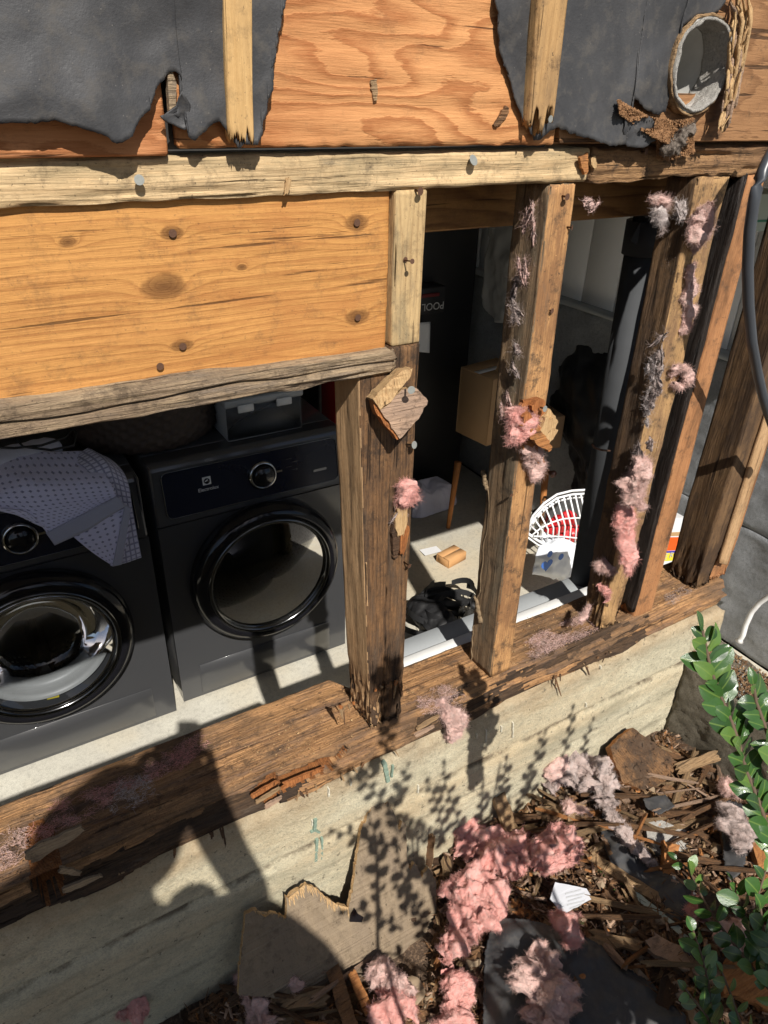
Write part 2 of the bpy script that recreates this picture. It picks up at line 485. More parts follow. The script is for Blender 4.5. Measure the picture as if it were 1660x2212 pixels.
def plywood(name, light, dark, k=9.0, seed=0, stain=None, dirt_amt=.2, wl=1.0, checks=.5):
    """rotary-cut face veneer: contour-like cathedral figure"""
    t = NT(name)
    v = t.map((1, 1, 1), loc=(seed * 1.9, 0, seed * .7))
    b1 = t.noise(1.0, t.map((2.2 * wl, 1, 9.0), v), 2, .45, .15)
    b2 = t.noise(1.0, t.map((14, 1, 60), v), 5, .65)
    fld = t.math('ADD', t.math('MULTIPLY', b1, k * 2.6), t.math('MULTIPLY', b2, 1.5))
    fr = t.math('FRACT', fld)
    band = t.ramp(fr, [(0, .0), (.40, .12), (.78, .95), (.90, 1), (1, 0)])
    fib = t.ramp(t.noise(1.0, t.map((22, 1, 380), v), 6, .75), [(.32, 0), (.68, 1)])
    f = t.math('ADD', t.math('MULTIPLY', band, .62), t.math('MULTIPLY', t.math('SUBTRACT', fib, .35), .5))
    col = t.mix(t.ramp(f, [(.0, 0), (.9, 1)]), light, dark)
    big = t.noise(2.2, v, 3, .5)
    col = t.mix(t.math('MULTIPLY', t.ramp(big, [(.45, 0), (.75, 1)]), .45), col, stain or dark)
    ck = t.noise(1.0, t.map((6, 1, 150), v, loc=(5, 0, 2)), 4, .55)
    crk = t.ramp(ck, [(.27 + .07 * checks, 1), (.30 + .08 * checks, 0)])
    col = t.mix(t.math('MULTIPLY', crk, .8), col, tuple(c * .2 for c in dark))
    dn = t.noise(45, v, 8, .78)
    col = t.mix(t.math('MULTIPLY', t.ramp(dn, [(.55, 0), (.66, 1)]), dirt_amt), col, (.06, .04, .025))
    h = t.math('SUBTRACT', t.math('MULTIPLY', fib, .6), t.math('MULTIPLY', crk, 1.5))
    h = t.math('ADD', h, t.math('MULTIPLY', band, .5))
    return t.fin(col, .72, t.bump(h, .6, .0015), **{'Specular_IOR_Level': .3})
M['ply'] = plywood('plywood_face', (.63, .31, .125), (.32, .11, .033), 8, 0)
M['ply2'] = plywood('plywood_face_left', (.56, .25, .105), (.33, .12, .04), 5, 2)
M['ply3'] = plywood('plywood_face_weathered', (.36, .19, .085), (.18, .085, .035), 6, 4, dirt_amt=.6, checks=1.5)

SEAM = (-1.548 + 2.051) * S      # joint height above the centre of the wall face
def concrete(name, col, dark, rough=.9, b=1.0, sc=1.0, warm=None, seam=False):
    t = NT(name)
    n1 = t.noise(7 * sc, None, 9, .72); n2 = t.noise(60 * sc, None, 9, .82); n3 = t.noise(330, None, 5, .75)
    c = t.mix(t.ramp(n1, [(.36, 0), (.64, 1)]), dark, col)
    c = t.mix(t.ramp(n3, [(.38, .6), (.52, 0)]), c, tuple(x * .62 for x in dark))
    if warm: c = t.mix(t.math('MULTIPLY', t.ramp(t.noise(3.1, t.map((.5, .5, 2.5)), 4, .6), [(.45, 0), (.65, 1)]), .6), c, warm)
    c = t.mix(t.math('MULTIPLY', t.ramp(n2, [(.50, 0), (.62, 1)]), .45), c, tuple(x * .5 for x in dark))
    vv = t.vor(330, None)
    c = t.mix(t.math('MULTIPLY', t.ramp(vv, [(.0, 1), (.25, 0)]), .45), c, tuple(min(1, x * 1.5) for x in col))
    if seam:      # dirt caught in the form-board joint and stains under the sill (object z, metres)
        x, y, z = t.sep()
        zz = t.math('ADD', z, t.math('MULTIPLY', t.math('SUBTRACT', t.noise(9, None, 6, .7), .5), .012))
        for z0, w_, a_ in ((SEAM, .0022, .8), (SEAM - .072, .0016, .35), (SEAM - .155, .002, .4)):
            dd = t.math('ABSOLUTE', t.math('SUBTRACT', zz, z0))
            m_ = t.math('MULTIPLY', t.ramp(t.math('DIVIDE', dd, w_ * 4), [(.2, 1), (1, 0)]), t.math('MULTIPLY', t.ramp(t.noise(14, None, 6, .7), [(.42, 0), (.56, 1)]), a_))
            c = t.mix(m_, c, (.10, .07, .045))
        tp = t.ramp(t.math('MULTIPLY', t.math('ADD', t.math('SUBTRACT', z, SEAM), t.math('MULTIPLY', t.noise(16, None, 7, .75), .12)), 5), [(.62, 0), (1, 1)])
        c = t.mix(t.math('MULTIPLY', tp, .65), c, (.36, .22, .11))
        st = t.ramp(t.noise(1.0, t.map((3, 3, 9)), 8, .72), [(.52, 0), (.64, .5)])
        c = t.mix(st, c, (.33, .31, .22))
        pit = t.ramp(t.noise(75, None, 4, .65), [(.33, 1), (.36, 0)])
        c = t.mix(t.math('MULTIPLY', pit, .7), c, (.16, .14, .10))
    h = t.math('ADD', t.math('MULTIPLY', n2, 1.0), t.math('MULTIPLY', n3, .45))
    return t.fin(c, rough, t.bump(h, min(1, b), .007), **{'Specular_IOR_Level': .25})
M['conc'] = concrete('stem_wall_concrete', (.84, .77, .56), (.66, .60, .43), warm=(.66, .49, .28), seam=True)
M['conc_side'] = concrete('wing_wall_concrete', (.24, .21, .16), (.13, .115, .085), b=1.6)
M['floor'] = concrete('garage_slab', (.56, .54, .46), (.46, .44, .38), b=.3, warm=(.52, .43, .28))
# ================================================================== SETTING
FLOOR = -2.75
def sheet_grid(name, x0, x1, y0, y1, nx, ny, zf, mat, **kw):
    X, Y = np.meshgrid(np.linspace(x0, x1, nx), np.linspace(y0, y1, ny), indexing='ij')
    Z = zf(X.ravel(), Y.ravel())
    V = np.stack([X.ravel(), Y.ravel(), Z], 1)
    ia = np.arange(nx * ny).reshape(nx, ny)
    F = np.stack([ia[:-1, :-1], ia[1:, :-1], ia[1:, 1:], ia[:-1, 1:]], -1).reshape(-1, 4)
    return mk(name, V, F, mat, None, True, **kw)

def ground_z(x, y):
    P = np.stack([x, y, np.zeros_like(x)], 1)
    base = -1.93 + .07 * np.clip(x - .3, 0, 1.6) + .05 * np.clip(-y - .2, 0, 1)
    return base + .022 * fbm(P * 5, 4, 3) + .006 * fbm(P * 40, 2, 8)
def gz(x, y): return float(ground_z(np.array([x]), np.array([y]))[0])

def soil_mat():
    t = NT('soil')
    a = t.noise(30, None, 6, .7); b = t.noise(160, None, 4, .7)
    c = t.mix(a, (.035, .022, .014), (.12, .075, .045))
    c = t.mix(t.ramp(b, [(.5, 0), (.65, 1)]), c, (.20, .13, .08))
    return t.fin(c, .95, t.bump(t.math('ADD', a, b), 1, .006))
M['soil'] = soil_mat()
sheet_grid('ground', -1.6, 1.76, -2.6, .06, 170, 130, ground_z, M['soil'], kind='structure')
def far_ground(x, y): return np.full_like(x, -1.99)
sheet_grid('terrain', -150, 1.9, -150, -1.0, 12, 12, far_ground, M['soil'], kind='structure')
M['drive'] = concrete('driveway_concrete', (.50, .48, .44), (.38, .36, .33), b=.5)
bx('garage_floor', (-2.2, .197, FLOOR - .1), (3.45, 3.6, FLOOR), M['floor'], kind='structure')
bx('driveway', (1.9, -60, FLOOR - .104), (60, .193, FLOOR - .004), M['drive'], kind='structure')

# foundation wall: formed concrete, horizontal board marks
def wall_disp(U, W, n, c):
    z = W[:, 2]; x = W[:, 0]
    front = (U[:, 1] < .001)
    seam = np.zeros(len(z))
    for zs, dep in ((-1.548, .009), (-1.66, .003), (-1.79, .004)):
        zz = zs + .004 * vn(np.stack([x * 6, x * 0, x * 0], 1), int(-zs * 100))
        seam += dep * np.exp(-((z - zz) / .004) ** 2) * (.5 + .5 * vn(np.stack([x * 9, z * 0, z * 0], 1), 4))
    step = .006 * np.clip((-1.548 - z) * 40, 0, 1)
    top = .02 * np.clip((z + 1.39) / .03, 0, 1) * (1 + fbm(np.stack([x * 14, z * 30, z * 0], 1), 4, 5))
    W = W.copy()
    W[:, 1] += np.where(front, seam - step + top * .8 + .0012 * fbm(W * 40, 4, 2), 0)
    return W
fw = thing('foundation_wall', 'pale formed concrete stem wall below the rotten sill', 'wall', (.2, .1, -2.75))
hexa('wall_face', boxmap((-1.6, .0, -2.75), (1.76, .196, -1.352)), (3.36, .196, 1.4), (420, 4, 200), M['conc'], fw, edge=.006, disp=wall_disp)
M['grey_paint'] = plain('grey_floor_paint', (.34, .36, .37), .55, .12, 30, .3)
M['white_paint'] = plain('white_paint', (.74, .74, .72), .5, .06, 40, .2)
bx('inner_ledge', (.70, .1965, -2.75), (1.60, .285, -1.305), M['grey_paint'], fw, .006)
bx('edge_trim', (.70, .148, -1.351), (1.56, .190, -1.268), M['white_paint'], fw, .006)
M['teal_mark'] = plain('teal_chalk', (.20, .27, .21), .9, .35, 200)
M['lime'] = plain('lime_fleck', (.55, .52, .42), .9, .1, 60)
def fmark(L, w, mat, nm='chalk_mark'):
    for (a, b), (c, d) in zip(L[:-1], L[1:]):
        p, q = at(a, b, 'y', -.006), at(c, d, 'y', -.006); t_ = (q - p) / np.linalg.norm(q - p); s_ = np.cross(t_, (0, 1., 0)) * w / 2
        P_ = jag([p + s_, q + s_, q - s_, p - s_], .004, .0009, int(a))
        slab(nm, P_, (0, -1, 0), .012, mat, fw)
fmark([(683, 1772), (681, 1795)], .008, M['teal_mark']); fmark([(672, 1800), (680, 1796), (692, 1800)], .004, M['teal_mark']); fmark([(686, 1815), (683, 1862)], .007, M['teal_mark']); fmark([(697, 1812), (696, 1858)], .005, M['teal_mark'])
fmark([(832, 1650), (840, 1690)], .010, M['teal_mark']); fmark([(850, 1655), (848, 1680)], .005, M['teal_mark'])
for a, b, h in ((1052, 1578, 26), (1110, 1562, 32), (1085, 1570, 12), (1032, 1588, 8), (712, 1706, 16), (676, 1775, 10), (1268, 1520, 8), (905, 1698, 16), (1300, 1440, 6), (760, 1690, 8)): fmark([(a, b), (a - 1, b + h)], .003, M['lime'], 'lime_fleck')
ww = thing('wing_wall', 'rough dark concrete wing wall heaped with debris beside driveway', 'wall', (1.83, -.8, -2.75))
def wing_disp(U, W, n, c):
    W = W.copy(); f = .004 * fbm(W * 60, 4, 7) + .008 * fbm(W * 7, 3, 6)
    W[:, 0] += np.where(U[:, 0] < .001, f, 0)
    W[:, 0] += np.where(U[:, 0] > .999, f - .0 + .008 * fbm(W * 9, 3, 11), 0)
    W[:, 2] += np.where(U[:, 2] > .999, .02 * fbm(W * 9, 4, 9), 0)
    return W
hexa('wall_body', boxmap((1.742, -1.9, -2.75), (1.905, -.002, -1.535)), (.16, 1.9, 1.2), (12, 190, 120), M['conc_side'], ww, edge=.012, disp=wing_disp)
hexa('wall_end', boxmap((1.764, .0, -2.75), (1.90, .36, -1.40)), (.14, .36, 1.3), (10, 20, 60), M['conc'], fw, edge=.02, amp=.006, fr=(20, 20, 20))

# ------------------------------------------------------------------ interior shell
M['white_board'] = plain('white_board_paint', (.84, .85, .86), .6, .05, 10, .2)
M['grey_block'] = concrete('grey_painted_masonry', (.33, .34, .35), (.24, .25, .26), rough=.55, b=.9)
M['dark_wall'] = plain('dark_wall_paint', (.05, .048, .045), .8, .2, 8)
M['ceiling'] = plain('ceiling_board', (.55, .52, .46), .9, .2, 6)
M['mortar'] = concrete('mortar_joint', (.34, .31, .25), (.24, .22, .18))
rw = thing('side_wall', 'grey painted masonry side wall with white boarding above', 'wall', (3.6, .5, -2.75))
LEDGE = -1.17
# courses of painted block, boards above
zc = [FLOOR, -2.02, LEDGE - .02]
for i in range(len(zc) - 1):
    def cdisp(U, W, n, c, s=i):
        W = W.copy(); W[:, 0] += np.where(U[:, 0] < .001, .007 * fbm(W * 9, 5, s), 0); return W
    hexa('course', boxmap((3.452, -4, zc[i] + .003), (3.75, 3.6, zc[i + 1] - .003)), (.3, 7.6, .25), (2, 260, 60), M['grey_block'], rw, edge=.008, disp=cdisp)
bx('mortar_core', (3.464, -4, FLOOR), (3.74, 3.59, LEDGE - .02), M['mortar'], rw)
hexa('ledge_cap', boxmap((3.42, .2, LEDGE - .02), (3.75, 3.6, LEDGE + .018)), (.3, 3.4, .04), (2, 60, 2), M['grey_paint'], rw, edge=.006, amp=.004, fr=(10, 6, 10))
ys = np.arange(.2, 3.45, .268)
for k, y in enumerate(ys):
    bx('wall_board', (3.47, y + .0035, LEDGE + .018), (3.50, y + .268 - .0035, .35), M['white_board'], rw, .003)
bx('board_backing', (3.501, .2, LEDGE), (3.75, 3.6, .36), M['mortar'], rw)
bk = thing('back_wall', 'dark back wall of the garage behind the shelves', 'wall', (.6, 3.5, -2.75))
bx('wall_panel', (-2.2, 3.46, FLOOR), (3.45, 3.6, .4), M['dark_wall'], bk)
bx('corner_trim', (3.27, 3.38, FLOOR), (3.415, 3.455, .36), M['white_paint'], bk, .006)
lw = thing('left_wall', 'dark left end wall of the garage interior', 'wall', (-2.3, 1.8, -2.75))
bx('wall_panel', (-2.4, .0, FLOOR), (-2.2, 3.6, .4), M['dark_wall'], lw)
cl = thing('ceiling', 'unfinished ceiling above the garage interior', 'ceiling', (.6, 1.8, .36), kind='structure')
bx('ceiling_panel', (-2.4, .10, .36), (3.75, 3.6, .42), M['ceiling'], cl)
# garage door opening: header beyond the corner
gd = thing('door_header', 'dark timber header over the open garage door', 'door frame', (2.7, .1, -.16))
bx('header_beam', (1.87, .02, -.16), (3.75, .14, .42), M['joist'], gd)
bx('header_face', (1.87, -.02, -.12), (3.75, .018, 1.4), M['white_board'], gd)

# ------------------------------------------------------------------ wall framing
fr_ = thing('wall_frame', 'exposed rotten timber stud wall above the concrete', 'wall frame', (.6, .07, -1.36))
def kn(px, py, y, lo, hi, r):
    c = (np.array(lo) + np.array(hi)) / 2
    q = (at(px, py, 'y', y) - c) * S
    return (float(q[0]), float(q[1]), float(q[2]), r * S)
# top plate in two lengths (paler at left, decayed at right)
def plate_disp(seed, amt):
    def f(U, W, n, c):
        W = W.copy()
        fr = U[:, 1] < .001
        r = fbm(np.stack([W[:, 0] * 9, W[:, 1] * 30, W[:, 2] * 70], 1), 4, seed)
        W[:, 1] += np.where(fr, amt * np.clip(r, -1, 1) + amt * 2.0 * np.clip(r - .55, 0, 1), 0)
        e = vn(np.stack([W[:, 0] * 26, W[:, 2] * 0, W[:, 2] * 0], 1), seed + 3)
        W[:, 2] += np.where(U[:, 2] < .02, amt * .8 * e, 0) - np.where(U[:, 2] > .98, amt * .8 * np.abs(e), 0)
        return W
    return f
hexa('top_plate', boxmap((-.75, 0, -.136), (1.005, .14, -.084)), (1.75, .14, .052), (260, 4, 14), M['pine'], fr_, edge=.004, disp=plate_disp(31, .0022))
hexa('top_plate', boxmap((1.008, .001, -.137), (1.95, .141, -.083)), (.95, .14, .054), (220, 4, 16), M['pine_old'], fr_, edge=.005, rag=(.004, 0), disp=plate_disp(37, .006))
def stud(name, xb0, xb1, xt0, xt1, mat, zb=-1.25, zt=-.138, y0=0., y1=.098, seed=0, amp=.0025, ny=60, disp=None, edge=.003, rag=(0, 0), n=None, **kw):
    c = [[[(xb0, y0, zb), (xt0, y0, zt)], [(xb0, y1, zb), (xt0, y1, zt)]], [[(xb1, y0, zb), (xt1, y0, zt)], [(xb1, y1, zb), (xt1, y1, zt)]]]
    return hexa(name, tri(c), (xb1 - xb0, y1 - y0, zt - zb), n or (10, 18, ny), mat, fr_, amp=amp * .42, fr=(75, 75, 9), edge=edge, seed=seed, disp=disp, rag=rag, ragax=2, **kw)
def chew(cy, seed, zc, amt, h=.12):
    """hollow a side or face around height zc"""
    def f(U, W, n, c):
        g = np.exp(-((W[:, 2] - zc) / h) ** 2)
        r = np.clip(.35 + fbm(np.stack([W[:, 0] * 60, W[:, 1] * 40, W[:, 2] * 9], 1), 4, seed), 0, 1.5)
        return W - n * (amt * g * r)[:, None]
    return f
def fray(seed, zc, h, amt):
    """splintered foot: deep vertical grooves near the bottom"""
    def f(U, W, n, c):
        g = np.clip(1 - (W[:, 2] - zc) / h, 0, 1)
        r = np.abs(fbm(np.stack([W[:, 0] * 130, W[:, 1] * 130, W[:, 2] * 12], 1), 3, seed))
        return W - n * (amt * g * r)[:, None]
    return f
o_ = stud('stud', .597, .6295, .560, .626, M['stud_trim'], zt=-.414, y1=.097, seed=1, ny=110, disp=fray(3, -1.25, .16, .02)); o_tr = o_
stud('stud', .630, .682, .6205, .676, M['stud_rot'], zt=-.375, zb=-1.262, seed=2, ny=130, amp=.004, disp=fray(5, -1.26, .2, .02))
stud('stud', .6205, .676, .6200, .6765, M['stud_pale'], zb=-.374, zt=-.1365, seed=3, amp=.0015)
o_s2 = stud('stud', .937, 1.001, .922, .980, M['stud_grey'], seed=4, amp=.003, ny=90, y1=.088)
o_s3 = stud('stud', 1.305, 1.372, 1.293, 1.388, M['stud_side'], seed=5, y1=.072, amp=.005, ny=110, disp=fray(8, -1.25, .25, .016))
stud('stud', 1.436, 1.508, 1.446, 1.505, M['stud_red'], seed=6, amp=.003, ny=90, zb=-1.262)
stud('stud', 1.688, 1.757, 1.700, 1.765, M['corner'], seed=7, amp=.003, y1=.100, ny=90, disp=fray(12, -1.25, .14, .02))
stud('stud', 1.760, 1.835, 1.768, 1.85, M['stud_red'], seed=8, amp=.0035, y0=.006, y1=.12, ny=90, disp=fray(13, -1.25, .14, .02))
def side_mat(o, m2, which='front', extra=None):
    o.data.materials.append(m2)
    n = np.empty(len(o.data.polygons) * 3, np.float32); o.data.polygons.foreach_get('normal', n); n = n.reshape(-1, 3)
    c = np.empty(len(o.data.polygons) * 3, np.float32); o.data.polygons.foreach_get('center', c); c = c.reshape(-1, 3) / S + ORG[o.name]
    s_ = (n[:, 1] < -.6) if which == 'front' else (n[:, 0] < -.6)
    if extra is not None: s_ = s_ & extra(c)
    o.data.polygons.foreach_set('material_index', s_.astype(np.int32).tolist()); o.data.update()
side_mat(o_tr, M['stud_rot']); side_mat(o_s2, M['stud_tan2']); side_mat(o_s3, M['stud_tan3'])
# thin skins: the side of stud 4 is black with mould, the faces of others are paler
def skin(x0, x1, y0, y1, z0, z1, mat, seed, name='stained_face', n=(3, 12, 80), amp=.002, xt=0, rag=(.02, .02), edge=.0015):
    c = [[[(x0, y0, z0), (x0 + xt, y0, z1)], [(x0, y1, z0), (x0 + xt, y1, z1)]], [[(x1, y0, z0), (x1 + xt, y0, z1)], [(x1, y1, z0), (x1 + xt, y1, z1)]]]
    return hexa(name, tri(c), (x1 - x0, y1 - y0, z1 - z0), n, mat, fr_, amp=amp, fr=(50, 50, 9), edge=edge, rag=rag, ragax=2, seed=seed)
skin(1.425, 1.4345, -.001, .097, -1.23, -.14, M['stud_black'], 21, xt=.010)
hexa('filler_strip', tri([[[(1.752, -.012, -1.17), (1.757, -.012, -.14)], [(1.752, 0, -1.17), (1.757, 0, -.14)]], [[(1.795, -.012, -1.19), (1.806, -.012, -.14)], [(1.795, .003, -1.19), (1.806, .003, -.14)]]]), (.05, .012, 1), (4, 3, 60), M['stud_trim'], fr_, amp=.001, edge=.003)

# header board (recessed) and weathered rail under it
lo, hi = (-.75, .013, -.40), (.6185, .10, -.12)
kk = [kn(372, 503, .013, lo, hi, .010), kn(770, 480, .013, lo, hi, .013), kn(354, 619, .013, lo, hi, .019), kn(772, 685, .013, lo, hi, .014), kn(394, 747, .013, lo, hi, .010), kn(147, 522, .013, lo, hi, .007), kn(523, 576, .013, lo, hi, .005)]
M['header'] = wood('header_board_face', (.53, .26, .078), (.28, .11, .03), 'x', ring=38, contrast=.6, fine=.55, stain=(.40, .17, .05), stain_amt=.38, knots=kk, dirt_amt=.3, seed=30, bump=.5, wild=.09, cracks=.7, bd=.0012)
hexa('header_board', boxmap(lo, hi), np.subtract(hi, lo), (200, 4, 50), M['header'], fr_, amp=.0012, fr=(4, 20, 25), edge=.004, seed=40)
def rail_disp(U, W, n, c):
    W = W.copy()
    x = W[:, 0]
    fr = U[:, 1] < .001
    r = fbm(np.stack([x * 6, W[:, 1] * 20, W[:, 2] * 90], 1), 4, 51)
    W[:, 1] += np.where(fr, .0045 * r, 0)
    e = fbm(np.stack([x * 13, x * 0, x * 0], 1), 3, 57)
    W[:, 2] += np.where(U[:, 2] > .96, .0035 * e - .002, 0) + np.where(U[:, 2] < .04, .004 * vn(np.stack([x * 20, x * 0, x * 0], 1), 3), 0)
    # long check
    zc = -.393 + .007 * vn(np.stack([x * 9, x * 0, x * 0], 1), 77)
    g = np.exp(-((W[:, 2] - zc) / .0022) ** 2) * np.clip(vn(np.stack([x * 4.3, x * 0, x * 0], 1), 78) + .35, 0, 1)
    W[:, 1] += np.where(fr, .014 * g, 0)
    return W
rc = [[[(-.75, -.016, -.411), (-.75, -.016, -.349)], [(-.75, .14, -.411), (-.75, .14, -.349)]], [[(.6235, -.010, -.4165), (.6235, -.010, -.3725)], [(.62, .14, -.4165), (.62, .14, -.3725)]]]
hexa('rail', tri(rc), (1.37, .15, .056), (360, 6, 26), M['rail'], fr_, edge=.005, rag=(0, .006), disp=rail_disp)
bx('interior_beam', (.40, .165, -.232), (1.62, .235, -.02), M['joist'], fr_, .004)

# bottom plate: decayed, with a torn-out pocket
def inpoly(px, py, poly):
    r = np.zeros(len(px), bool); j = len(poly) - 1
    for i in range(len(poly)):
        xi, yi = poly[i]; xj, yj = poly[j]
        with np.errstate(divide='ignore', invalid='ignore'):
            c = ((yi > py) != (yj > py)) & (px < (xj - xi) * (py - yi) / (yj - yi + 1e-12) + xi)
        r ^= c; j = i
    return r
def px2xz(L): return [tuple(at(a, b, 'y', 0)[[0, 2]]) for a, b in L]
notch = px2xz([(602, 1692), (650, 1668), (690, 1645), (722, 1622), (742, 1606), (748, 1622), (712, 1662), (660, 1690), (612, 1716)])
notch2 = px2xz([(545, 1725), (560, 1712), (592, 1690), (600, 1668), (606, 1720), (596, 1742), (575, 1738)])
notch3 = px2xz([(65, 1905), (90, 1880), (135, 1870), (142, 1925), (100, 1950), (70, 1925)])
def sill_profile(U, W, n, c):
    W = W.copy()
    x, y, z = W[:, 0].copy(), W[:, 1].copy(), W[:, 2].copy()
    fr = (U[:, 1] < .001); tp = (U[:, 2] > .999)
    left = np.clip((.50 - x) / .25, 0, 1)
    # the left half is weathered round: the front top edge slumps back
    s = np.clip((z + 1.352) / .10, 0, 1)
    W[:, 1] += np.where(fr, left * .055 * s ** 1.6, 0)
    W[:, 2] -= np.where(tp, left * .012 * np.clip(1 - y / .12, 0, 1), 0)
    W[:, 1] += .052 * U[:, 1] * np.clip((.62 - x) / .03, 0, 1)
    lay = fbm(np.stack([x * 4.5, y * 25, (z + y * .7) * 75], 1), 4, 61)
    d = .0075 * lay + .010 * np.clip(lay - .25, 0, 1)
    # splits: terraces along the grain on the left
    ter = np.round((z + .02 * vn(np.stack([x * 5, z * 0, z * 0], 1), 62)) * 62) / 62
    d = d + left * .013 * vn(np.stack([x * 2.2, ter * 400, ter * 0], 1), 63)
    # strip gouges
    q = vn(np.stack([x * 3.1, z * 0, z * 0], 1), 66)
    g1 = np.exp(-((z + 1.316 + .006 * q) / .006) ** 2) * np.clip(vn(np.stack([x * 2.2, z * 0 + 3, z * 0], 1), 67) * 1.6 + .1, 0, 1)
    d = d - .022 * g1 * (left * .9 + .1)
    W[:, 1] -= np.where(fr, d, 0)
    W[:, 2] += np.where(tp & ~fr, .0035 * fbm(np.stack([x * 8, y * 60, z * 0], 1), 4, 64), 0)
    for po, dep, fz in ((notch, .024, 90), (notch2, .016, 60), (notch3, .05, 70)):
        m = inpoly(x + .004 * vn(np.stack([x * 0, z * 0, z * 160], 1), 70), z, po) & fr
        W[:, 1] += np.where(m, dep + .004 * vn(np.stack([x * 160, z * 18, z * 0], 1), 71), 0)
    return W
def face_mats(o, fn):
    """assign per-face material from face centre (scene units)"""
    me = o.data
    c = np.empty(len(me.polygons) * 3, np.float32); me.polygons.foreach_get('center', c)
    c = c.reshape(-1, 3) / S + ORG[o.name]
    me.polygons.foreach_set('material_index', fn(c).astype(np.int32).tolist())
    me.update()
sill = hexa('bottom_plate', boxmap((-.75, -.004, -1.354), (1.835, .142, -1.252)), (2.585, .146, .102), (640, 26, 34), M['plate_low'], fr_, edge=.006, disp=sill_profile, rag=(0, .02))
for k in ('plate_dark', 'fresh'): sill.data.materials.append(M[k])
def sm(c):
    x, y, z = c[:, 0], c[:, 1], c[:, 2]
    r = np.zeros(len(x))
    nz = vn(np.stack([x * 7, z * 60, z * 0], 1), 81) * .3 + vn(np.stack([x * 30, z * 200, z * 0], 1), 82) * .2
    frf = y < .09
    dark = frf & ((x < .42 + nz * .3) & (z < -1.30 + .03 * nz + .02 * np.clip(-x, -.5, 1)))
    dark |= (y < .02) & (x > .72) & (x < 1.5) & (nz * 2 - .05 > 0)
    r[dark] = 1
    for po in (notch, notch2, notch3):
        r[inpoly(x, z, po) & (y < .12)] = 2
    return r
face_mats(sill, sm)

# ------------------------------------------------------------------ sheathing above
sh = thing('plywood_sheathing', 'orange weathered plywood sheathing above the top plate', 'sheathing', (.6, -.01, -.08))
def ply_disp(seed, a=.002):
    def f(U, W, n, c):
        W = W.copy()
        W[:, 1] += np.where(U[:, 1] < .001, a * fbm(np.stack([W[:, 0] * 9, W[:, 1] * 0, W[:, 2] * 70], 1), 3, seed), 0)
        return W
    return f
a_ = at(383, 300, 'y', -.012)[0]; b_ = at(1215, 200, 'y', -.012)[0]; c_ = at(1560, 300, 'y', -.012)[0]
def panel(x0, x1, z0l, z0r, mat, seed, y0=-.012, amp=.002, ztop=.75, n=(160, 3, 120), rag=(0, 0)):
    c = [[[(x0, y0, z0l), (x0, y0, ztop)], [(x0, y0 + .018, z0l), (x0, y0 + .018, ztop)]], [[(x1, y0, z0r), (x1, y0, ztop)], [(x1, y0 + .018, z0r), (x1, y0 + .018, ztop)]]]
    return hexa('panel', tri(c), (x1 - x0, .018, ztop - z0l), n, mat, sh, edge=.003, seed=seed, disp=ply_disp(seed, amp), rag=rag, ragax=2)
panel(-.75, a_ - .012, -.0835, -.0835, M['ply2'], 3)
panel(a_, b_ - .002, -.0755, -.0775, M['ply'], 4, rag=(.001, 0))
# right-hand panel carries the round vent opening, so it is built as a slab with a hole
vc = (at(1496, 141, 'y', -.012)); VR = .074
def ring_panel():
    x0, x1, z0, z1 = b_, 2.4, -.074, .75
    N = 64; V = []; F = []
    ang = [2 * math.pi * k / N for k in range(N)]
    for layer, y in enumerate((-.012, .006)):
        for k, w in enumerate(ang):
            rr = VR * (1 + .03 * math.sin(5 * w + 1) + .02 * math.sin(11 * w))
            V.append((vc[0] + rr * math.cos(w), y, vc[2] + rr * math.sin(w)))
        for k, w in enumerate(ang):
            dx, dz = math.cos(w), math.sin(w)
            t = min(((x1 - vc[0]) / dx if dx > 0 else (x0 - vc[0]) / dx) if abs(dx) > 1e-6 else 9, ((z1 - vc[2]) / dz if dz > 0 else (z0 - vc[2]) / dz) if abs(dz) > 1e-6 else 9)
            V.append((vc[0] + t * dx, y, vc[2] + t * dz))
    n2 = 2 * N
    for k in range(N):
        j = (k + 1) % N
        F += [[k, N + k, N + j, j][::-1], [n2 + k, n2 + N + k, n2 + N + j, n2 + j], [k, j, n2 + j, n2 + k], [N + k, n2 + N + k, n2 + N + j, N + j]]
    return V, F
v_, f_ = ring_panel()
mk('panel', v_, f_, M['ply3'], sh, False)
# corners the fan of quads leaves open
for (sx, sz) in ((b_, -.074), (b_, .75), (2.4, .75), (2.4, -.074)): pass
# rough lower strip of the same panel, lifting layers
bx('panel_backing', (b_, .0065, -.078), (2.4, .012, .0), M['ply3'], sh)
bx('panel_backing', (-.75, .0095, -.082), (b_, .013, .75), M['dark_wall'], sh)

# ------------------------------------------------------------------ felt paper
def felt_mat():
    t = NT('black_felt_paper')
    a = t.ramp(t.noise(5, None, 8, .7, .6), [(.3, 0), (.7, 1)]); b = t.noise(420, None, 3, .7); c = t.noise(45, None, 5, .7)
    col = t.mix(a, (.018, .019, .022), (.066, .065, .066))
    col = t.mix(t.math('MULTIPLY', t.ramp(c, [(.50, 0), (.75, 1)]), .5), col, (.12, .105, .085))
    col = t.mix(t.math('MULTIPLY', t.ramp(t.vor(130), [(0, 1), (.09, 0)]), .35), col, (.35, .32, .28))
    n = t.bump(t.math('ADD', t.math('MULTIPLY', b, .5), c), .55, .0012)
    return t.fin(col, t.ramp(c, [(.3, .52), (.7, .8)]), n, **{'Specular_IOR_Level': .5})
M['felt'] = felt_mat()
def resample(P, n):
    P = np.array(P, float)
    d = np.r_[0, np.cumsum(np.linalg.norm(np.diff(P, axis=0), axis=1))]
    s = np.linspace(0, d[-1], n)
    return np.stack([np.interp(s, d, P[:, k]) for k in range(P.shape[1])], 1)
